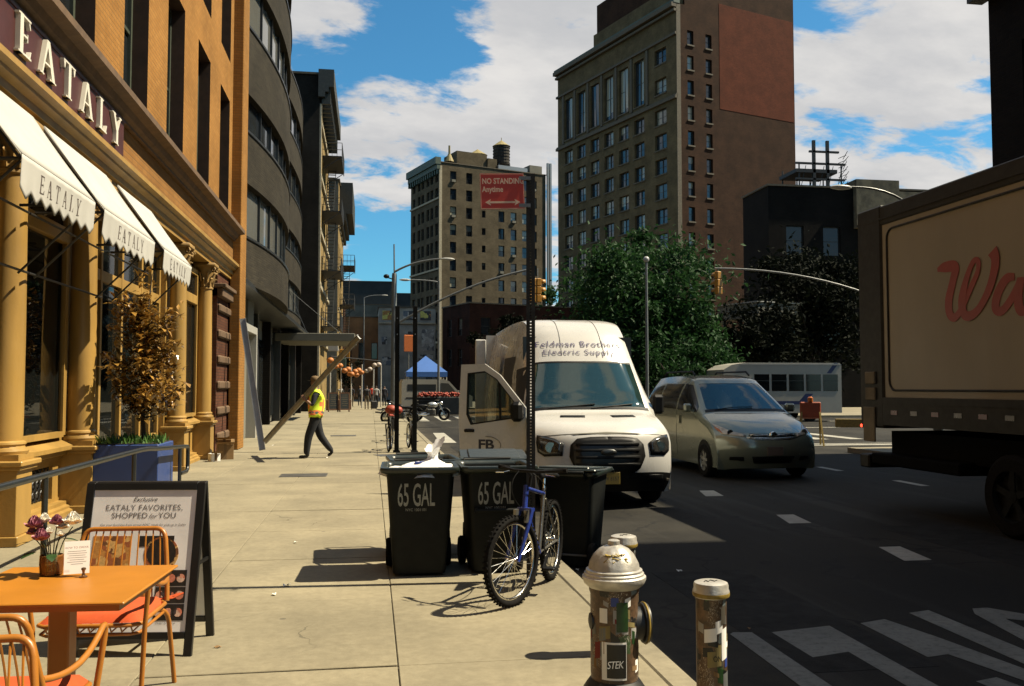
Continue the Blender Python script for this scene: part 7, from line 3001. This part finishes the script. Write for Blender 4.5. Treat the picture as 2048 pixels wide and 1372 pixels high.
sg1 = thing('signal_mast', 'grey traffic signal mast with lamp arm and yellow signal over the avenue', 'traffic signal', (.99, 40.3, 0))
b = MB()
b.lathe([(.22, 0), (.22, .5), (.13, .55), (.11, 6.6), (.09, 6.7)], n=14)
b.build('pole', 'mast_grey', sg1, 40)
b = MB()
b.cyl((0, 0, 6.6), (-.02, 0, 8.0), .035, .03, 8)
b.build('antenna', 'mast_grey', sg1)
b = MB()
b.path(arc((0, 0, 6.75), (2.15, -.3, 7.35), (.9, -.1, 7.3), 8), [.05, .048, .046, .044, .042, .04, .038, .036, .034], 8)
b.build('lamp_arm', 'mast_grey', sg1, 50)
b = MB()
b.ball((2.35, -.33, 7.33), .28, 12, 7, 1.2, .5, .25)
b.build('lamp_head', 'white_metal', sg1, 50)
b = MB()
b.path(arc((0, 0, 4.35), (6.2, -1.0, 6.9), (3.2, -.5, 6.35), 12), .05, 8)
b.build('mast_arm', 'mast_grey', sg1, 50)
b = MB()
b.cyl((6.3, -1.05, 6.9), (6.3, -1.05, 6.3), .03, n=6)
b.build('hanger', 'mast_grey', sg1)
signal_head(sg1, 6.33, -1.05, 6.28, rad(100))
signal_head(sg1, 6.05, -1.15, 6.28, rad(200))
b = MB()
b.ball((-.35, 0, 6.55), .11, 10, 7, 1.2, 1, .9)
b.cyl((-.3, 0, 6.5), (0, 0, 6.4), .03, n=6)
b.build('camera_housing', 'black_plastic', sg1, 50)

sg2 = thing('signal_mast', 'second signal mast behind the truck with thin arm and yellow signal', 'traffic signal', (23.9, 38.2, 0))
b = MB()
b.lathe([(.22, 0), (.22, .5), (.13, .55), (.10, 8.2)], n=14)
b.build('pole', 'mast_grey', sg2, 40)
b = MB()
b.path(arc((0, 0, 5.4), (-8.1, 1.6, 7.15), (-3.6, .6, 7.1), 12), .045, 8)
b.build('mast_arm', 'mast_grey', sg2, 50)
signal_head(sg2, -7.95, 1.55, 6.83, rad(205))
b = MB()
b.cyl((-7.95, 1.55, 7.15), (-7.95, 1.55, 6.95), .025, n=6)
b.build('hanger', 'mast_grey', sg2)
b = MB()
b.box(-1.5, -.03, 4.25, -1.05, .0, 6.2)
b.build('street_banner', 'flag_white', sg2)

def lamp_post(label, loc, h, arm, mt='mast_grey'):
    c = thing('street_lamp', label, 'street lamp', loc, 0, 'street lamps of the avenue')
    b = MB()
    b.lathe([(.16, 0), (.16, .6), (.09, .65), (.06, h)], n=12)
    b.build('pole', mt, c, 40)
    if arm:
        b = MB()
        b.path(arc((0, 0, h - .1), (arm[0], arm[1], h + arm[2]), (arm[0] * .25, arm[1] * .25, h + arm[2] * 1.05), 10), [.05 - .0015 * k for k in range(11)], 8)
        b.build('arm', mt, c, 50)
        b = MB()
        b.ball((arm[0] * 1.12, arm[1] * 1.12, h + arm[2] - .02), .34, 12, 7, 1.15, .5, .25)
        b.build('lamp_head', 'white_metal', c, 50)
    else:
        b = MB()
        b.ball((0, 0, h + .1), .16, 10, 7)
        b.build('lamp_head', 'white_metal', c, 50)
    return c
lamp_post('curved street lamp rising above the box truck', (18.6, 27.4, 0), 6.6, (-2.9, .1, 1.65), 'grey_metal')
lamp_post('thin straight lamp post in front of the green tree', (13.56, 43.2, 0), 7.9, None)
lamp_post('thin lamp post in front of the tan tower', (4.42, 59.8, 0), 8.7, (-2.0, 0, .05))
lamp_post('slim grey lamp post far down the avenue', (-.9, 110, 0), 12.5, (2.2, 0, .3))

for x, y, lab in ((.633, 22.46, 'dark bare sign post beside the red parked bicycle'), (1.071, 22.39, 'dark bare sign post nearer to the kerb by the parked bicycle')):
    p = thing('sign_post', lab, 'sign post', (x, y, 0))
    MB().box(-.055, -.055, 0, .055, .055, 3.62, .006).build('square_tube', 'post_dark', p)
    MB().box(-.085, -.085, 0, .085, .085, .05, .01).build('foot', 'post_dark', p)
    for k, z in enumerate((2.9, 3.3)):
        MB().box(-.012, -.07, z, .012, .07, z + .03).build('bolt', 'galvanised', p)
bicycle('old dark bicycle with red saddle bag chained to the first bare post', (.52, 23.6, 0), rad(-96), rad(12), 'black_plastic', 'flower_red', False)
bicycle('pale green city bicycle leaning at the second bare post', (1.0, 24.1, 0), rad(-84), rad(-15), 'bike_silver', 'black_plastic', False)
bicycle('black city bicycle standing a little further along the kerb', (.78, 27.6, 0), rad(-100), rad(10), 'black_plastic', 'black_plastic', False)
rb = thing('bag', 'round red bag hung on the bicycle at the bare post', 'bag', (.50, 22.75, 1.05))
b = MB()
b.ball((0, 0, 0), .13, 12, 8, 1.2, 1, .9)
b.ball((.18, .05, -.02), .11, 12, 8, 1.0, 1, .9)
b.build('pouch', 'flower_red', rb, 60)
b = MB()
b.path([(-.1, 0, .08), (0, 0, .2), (.16, 0, .08)], .012, 5)
b.build('strap', 'black_plastic', rb)

# ================================================================== FAR PAVEMENT LIFE
for x, lab in ((-2.45, 'wood framed chalkboard sign, the one nearer the wall'), (-1.72, 'wood framed chalkboard sign, the one nearer the walkers')):
    cb = thing('chalkboard_sign', lab, 'sign', (x, 60.5, 0), rad(6), 'chalkboards outside the restaurant')
    for s_, y in ((1, -.22), (-1, .22)):
        Mx = Matrix.Translation((0, y, 0)) @ Matrix.Rotation(-s_ * rad(10), 4, 'X')
        b = MB(Mx)
        for q in ((-.33, -.27, 0, 1.3), (.27, .33, 0, 1.3), (-.27, .27, 1.22, 1.3), (-.27, .27, .12, .2)):
            b.box(q[0], -.02, q[2], q[1], .02, q[3])
        b.build('frame', 'wood_frame', cb)
        b = MB(Mx)
        b.box(-.27, -.01, .2, .27, .01, 1.22)
        bo = b.build('board', 'chalkboard', cb)
        if s_ > 0:
            for k in range(6):
                q = MB(Mx)
                wd = RND.uniform(.12, .2)
                q.box(-wd, -.013, 1.1 - k * .14, wd, -.0105, 1.13 - k * .14)
                q.build('chalk_line', 'graffiti_wall', bo)
LN = [(-2.9, 66, 3.55, .25), (-2.55, 67, 3.15, .22), (-2.25, 67.3, 3.2, .22), (-1.95, 68, 2.85, .22), (-1.7, 68.4, 2.95, .24), (-1.45, 68.8, 2.6, .22), (-1.2, 69.2, 2.8, .23), (-.95, 69.8, 2.9, .24), (-.72, 70.2, 2.75, .2), (-2.35, 68, 3.25, .2), (-1.1, 70.5, 2.55, .2), (-1.62, 69.5, 2.62, .2)]
for k, (x, y, z, r) in enumerate(LN):
    l_ = thing('paper_lantern', 'round orange paper lantern in the string over the far pavement', 'lantern', (x, y, z), 0, 'orange paper lanterns')
    b = MB()
    b.ball((0, 0, 0), r, 14, 9, 1, 1, .88)
    b.build('shade', 'lantern_orange', l_, 60)
    b = MB()
    b.lathe([(r * .35, r * .84), (r * .35, r * .93)], (0, 0, 0), 10)
    b.build('cap', 'black_plastic', l_)
for k, (x, y, z, r) in enumerate(((-.1, 72, 3.05, .2), (.25, 73, 3.4, .2), (.6, 73.5, 3.45, .22), (-.35, 72, 2.9, .18))):
    l_ = thing('paper_lantern', 'round white paper lantern at the end of the orange string', 'lantern', (x, y, z), 0, 'white paper lanterns')
    MB().ball((0, 0, 0), r, 14, 9, 1, 1, .88).build('shade', 'lantern_white', l_, 60)
    MB().lathe([(r * .35, r * .84), (r * .35, r * .93)], (0, 0, 0), 10).build('cap', 'black_plastic', l_)
ds = thing('dining_shelter', 'pavement dining shelter with white posts under the lanterns', 'shelter', (0, 0, 0))
for x, y in ((-2.9, 66), (-2.2, 68), (-1.5, 70), (-.7, 71), (.2, 73), (.8, 74)):
    MB().cyl((x, y, 0), (x, y, 3.4), .05, n=8).build('post', 'white_metal', ds)
b = MB()
b.path([(p[0], p[1], p[2] + p[3]) for p in sorted(LN)], .012, 4)
b.path([(-2.9, 66, 3.85), (.8, 74, 3.75)], .04, 5)
b.build('string', 'black_iron', ds)
b = MB()
for x, y in ((-2.6, 64.5), (-1.9, 66.4)):
    b.box(x - .5, y - .3, 0, x + .5, y + .3, .75, .03)
b.build('planter_counter', 'wood_frame', ds)

tn = thing('market_tent', 'blue pop-up tent with pyramid roof by the far kerb', 'tent', (3.95, 66.2, RZ))
S_ = 1.47
b = MB()
b.add([(-S_, -S_, 2.85), (S_, -S_, 2.85), (S_, S_, 2.85), (-S_, S_, 2.85), (0, 0, 4.05), (-S_, -S_, 2.5), (S_, -S_, 2.5), (S_, S_, 2.5), (-S_, S_, 2.5)], [(0, 1, 4), (1, 2, 4), (2, 3, 4), (3, 0, 4), (0, 5, 6, 1), (1, 6, 7, 2), (2, 7, 8, 3), (3, 8, 5, 0)])
ro = b.build('canopy', 'tent_blue', tn, fixn=False)
ro.modifiers.new('thick', 'SOLIDIFY').thickness = .01
for x in (-1, 1):
    for y in (-1, 1):
        MB().cyl((x * (S_ - .05), y * (S_ - .05), 0), (x * (S_ - .05), y * (S_ - .05), 2.85), .03, n=8).build('leg', 'white_metal', tn)
MB().box(-1.2, -1.2, 0, 1.2, -.5, .9, .02).build('counter', 'grey_metal', tn)
fb = thing('flower_planter', 'long dark planter trough of red flowers before the tent', 'planter', (4.3, 58.0, RZ))
MB().box(-1.3, -.3, 0, 1.3, .3, 1.1, .03).build('trough', 'grey_metal', fb)
b = MB()
rr = random.Random(8)
for k in range(160):
    b.ball((rr.uniform(-1.3, 1.3), rr.uniform(-.3, .3), 1.15 + rr.random() * .25), .07, 6, 4)
b.build('blossoms', 'flower_red', fb, 60)['kind'] = 'stuff'
bt = thing('dining_barrier', 'dark slatted dining barrier behind the parked motorcycle', 'barrier', (2.6, 56.8, RZ))
for k in range(5):
    MB().box(0, -.04, .15 + k * .2, 1.5, .04, .29 + k * .2).build('slat', 'black_plastic', bt)
for x in (0, 1.45):
    MB().box(x, -.06, 0, x + .08, .06, 1.2).build('post', 'black_plastic', bt)
# shop signs and a flag along the far left wall
for x, y, z, wd, ht, mt, lab in ((-2.3, 80, 4.2, .9, 1.5, 'signal_yellow', 'yellow hanging shop sign far down the left wall'), (-2.5, 74, 3.5, 1.0, .9, 'copper_green', 'small green shop sign beside the yellow one'), (-2.6, 63.2, 4.3, .7, .4, 'flag_white', 'white flag sticking out from the tenement front'), (3.6, 88, 5.9, .9, 1.6, 'vest_orange', 'orange road sign far off between the bare posts')):
    s_ = thing('shop_sign', lab, 'sign', (x, y, z), 0)
    MB().box(-wd / 2, -.05, -ht / 2, wd / 2, .05, ht / 2, .03).build('panel', mt, s_)
    if y > 85:
        MB().cyl((0, 0, -5.9), (0, 0, -ht / 2), .05, n=6).build('post', 'mast_grey', s_)
    else:
        MB().cyl((-1.3, 0, ht / 2 - .05), (wd / 2, 0, ht / 2 - .05), .025, n=6).build('bracket', 'black_iron', s_)
# striped road barricade beyond the truck
bc = thing('road_barricade', 'orange road barricade on splayed legs beyond the minivan', 'barricade', (13.0, 25.3, RZ), rad(-20))
b = MB()
b.box(-.30, -.06, .80, .30, .06, 1.30, .03)
b.build('panel', 'barrel_orange', bc)
for sx in (-1, 1):
    for sy in (-1, 1):
        MB().bar((sx * .26, sy * .05, 1.0), (sx * .32, sy * .34, 0), .05, .03).build('leg', 'yellow_band', bc)
MB().box(.7, -.05, .55, 2.1, .05, .8, .01).build('rail', 'yellow_band', bc)
MB().lathe([(.08, 1.3), (.08, 1.42), (.04, 1.46)], (0, 0, 0), 12).build('lamp', 'lens_amber', bc)

# ---- litter on the road and pavement
rr = random.Random(77)
for k in range(22):
    x, y, z = (rr.uniform(1.85, 2.9), rr.uniform(4.6, 9.5), RZ) if k < 9 else (rr.uniform(-3.2, 1.4), rr.uniform(5, 26), .0)
    b = MB()
    s_ = rr.uniform(.012, .032)
    b.grid(lambda u, v: ((u - .5) * s_ * 2, (v - .5) * s_ * 1.3, .006 + s_ * .35 * math.sin(u * 5 + k) * math.cos(v * 4)), 3, 3)
    o = b.build('litter_scrap', 'litter_white' if k % 3 else 'cardboard', None, False, (x, y, z + .005), (0, 0, rr.uniform(0, 6)), False)
    tag(o, 'tiny paper scrap lying in the gutter by the kerb' if k < 9 else 'tiny paper scrap lying on the open pavement', 'litter', 'scraps of litter in the gutter' if k < 9 else 'scraps of litter on the pavement')

for k, (x, y, rz, lg, tp, hr, lab) in enumerate(((-2.3, 70.5, .4, 'trousers_dark', 'flag_white', 'boot_black', 'pedestrian in pale top beside the dining shelter posts'), (-1.6, 75.5, 3.0, 'khaki_cloth', 'shirt_navy', 'boot_black', 'pedestrian in navy and khaki under the last orange lanterns'), (.1, 84, 3.3, 'trousers_dark', 'sign_red', 'boot_black', 'pedestrian in red far away on the pavement'), (5.6, 64.8, 1.2, 'trousers_dark', 'shirt_navy', 'boot_black', 'vendor in dark clothes standing under the blue tent'), (1.3, 88, 3.1, 'trousers_dark', 'shirt_grey', 'cap_tan', 'farthest pedestrian walking away near the kerb'))):
    stander(lab, (x, y, RZ if x > 2 else 0), rz, lg, tp, hr, .12)


def parked_car(label, loc, rz, mt):
    c = thing('parked_car', label, 'car', loc, rz, 'cars parked far up the avenue')
    b = MB()
    b.prism([(0, .35), (.05, .75), (.25, .92), (1.2, 1.0), (1.75, 1.42), (3.1, 1.45), (3.9, 1.02), (4.45, .95), (4.5, .4)], -.85, .85, 'x')
    b.build('body', mt, c)
    b = MB()
    b.prism([(1.3, 1.03), (1.8, 1.38), (2.4, 1.39), (2.4, 1.03)], -.858, .858, 'x')
    b.prism([(2.5, 1.03), (2.5, 1.39), (3.05, 1.39), (3.7, 1.04)], -.858, .858, 'x')
    b.build('side_window', 'black_glass', c)
    b = MB()
    b.add([(-.72, 1.22, 1.04), (.72, 1.22, 1.04), (.66, 1.71, 1.41), (-.66, 1.71, 1.41)], [(0, 1, 2, 3)])
    o = b.build('windscreen', 'black_glass', c, False, (0, -.012, .012))
    for y in (.85, 3.6):
        for x in (-.78, .78):
            wheel(c, x, y, .32, .2, 'hubcap', 6)
    for x in (-.6, .6):
        MB().box(x - .17, -.01, .62, x + .17, .08, .76, .02).build('headlight', 'lens_clear', c)


parked_car('dark parked car nearest to the tent on the far avenue', (6.6, 70, RZ), 0, 'black_plastic')
parked_car('white parked car behind the dark one on the far avenue', (6.9, 77, RZ), 0, 'bus_white')
parked_car('grey parked car deep in the far avenue', (2.8, 82, RZ), 0, 'grey_metal')
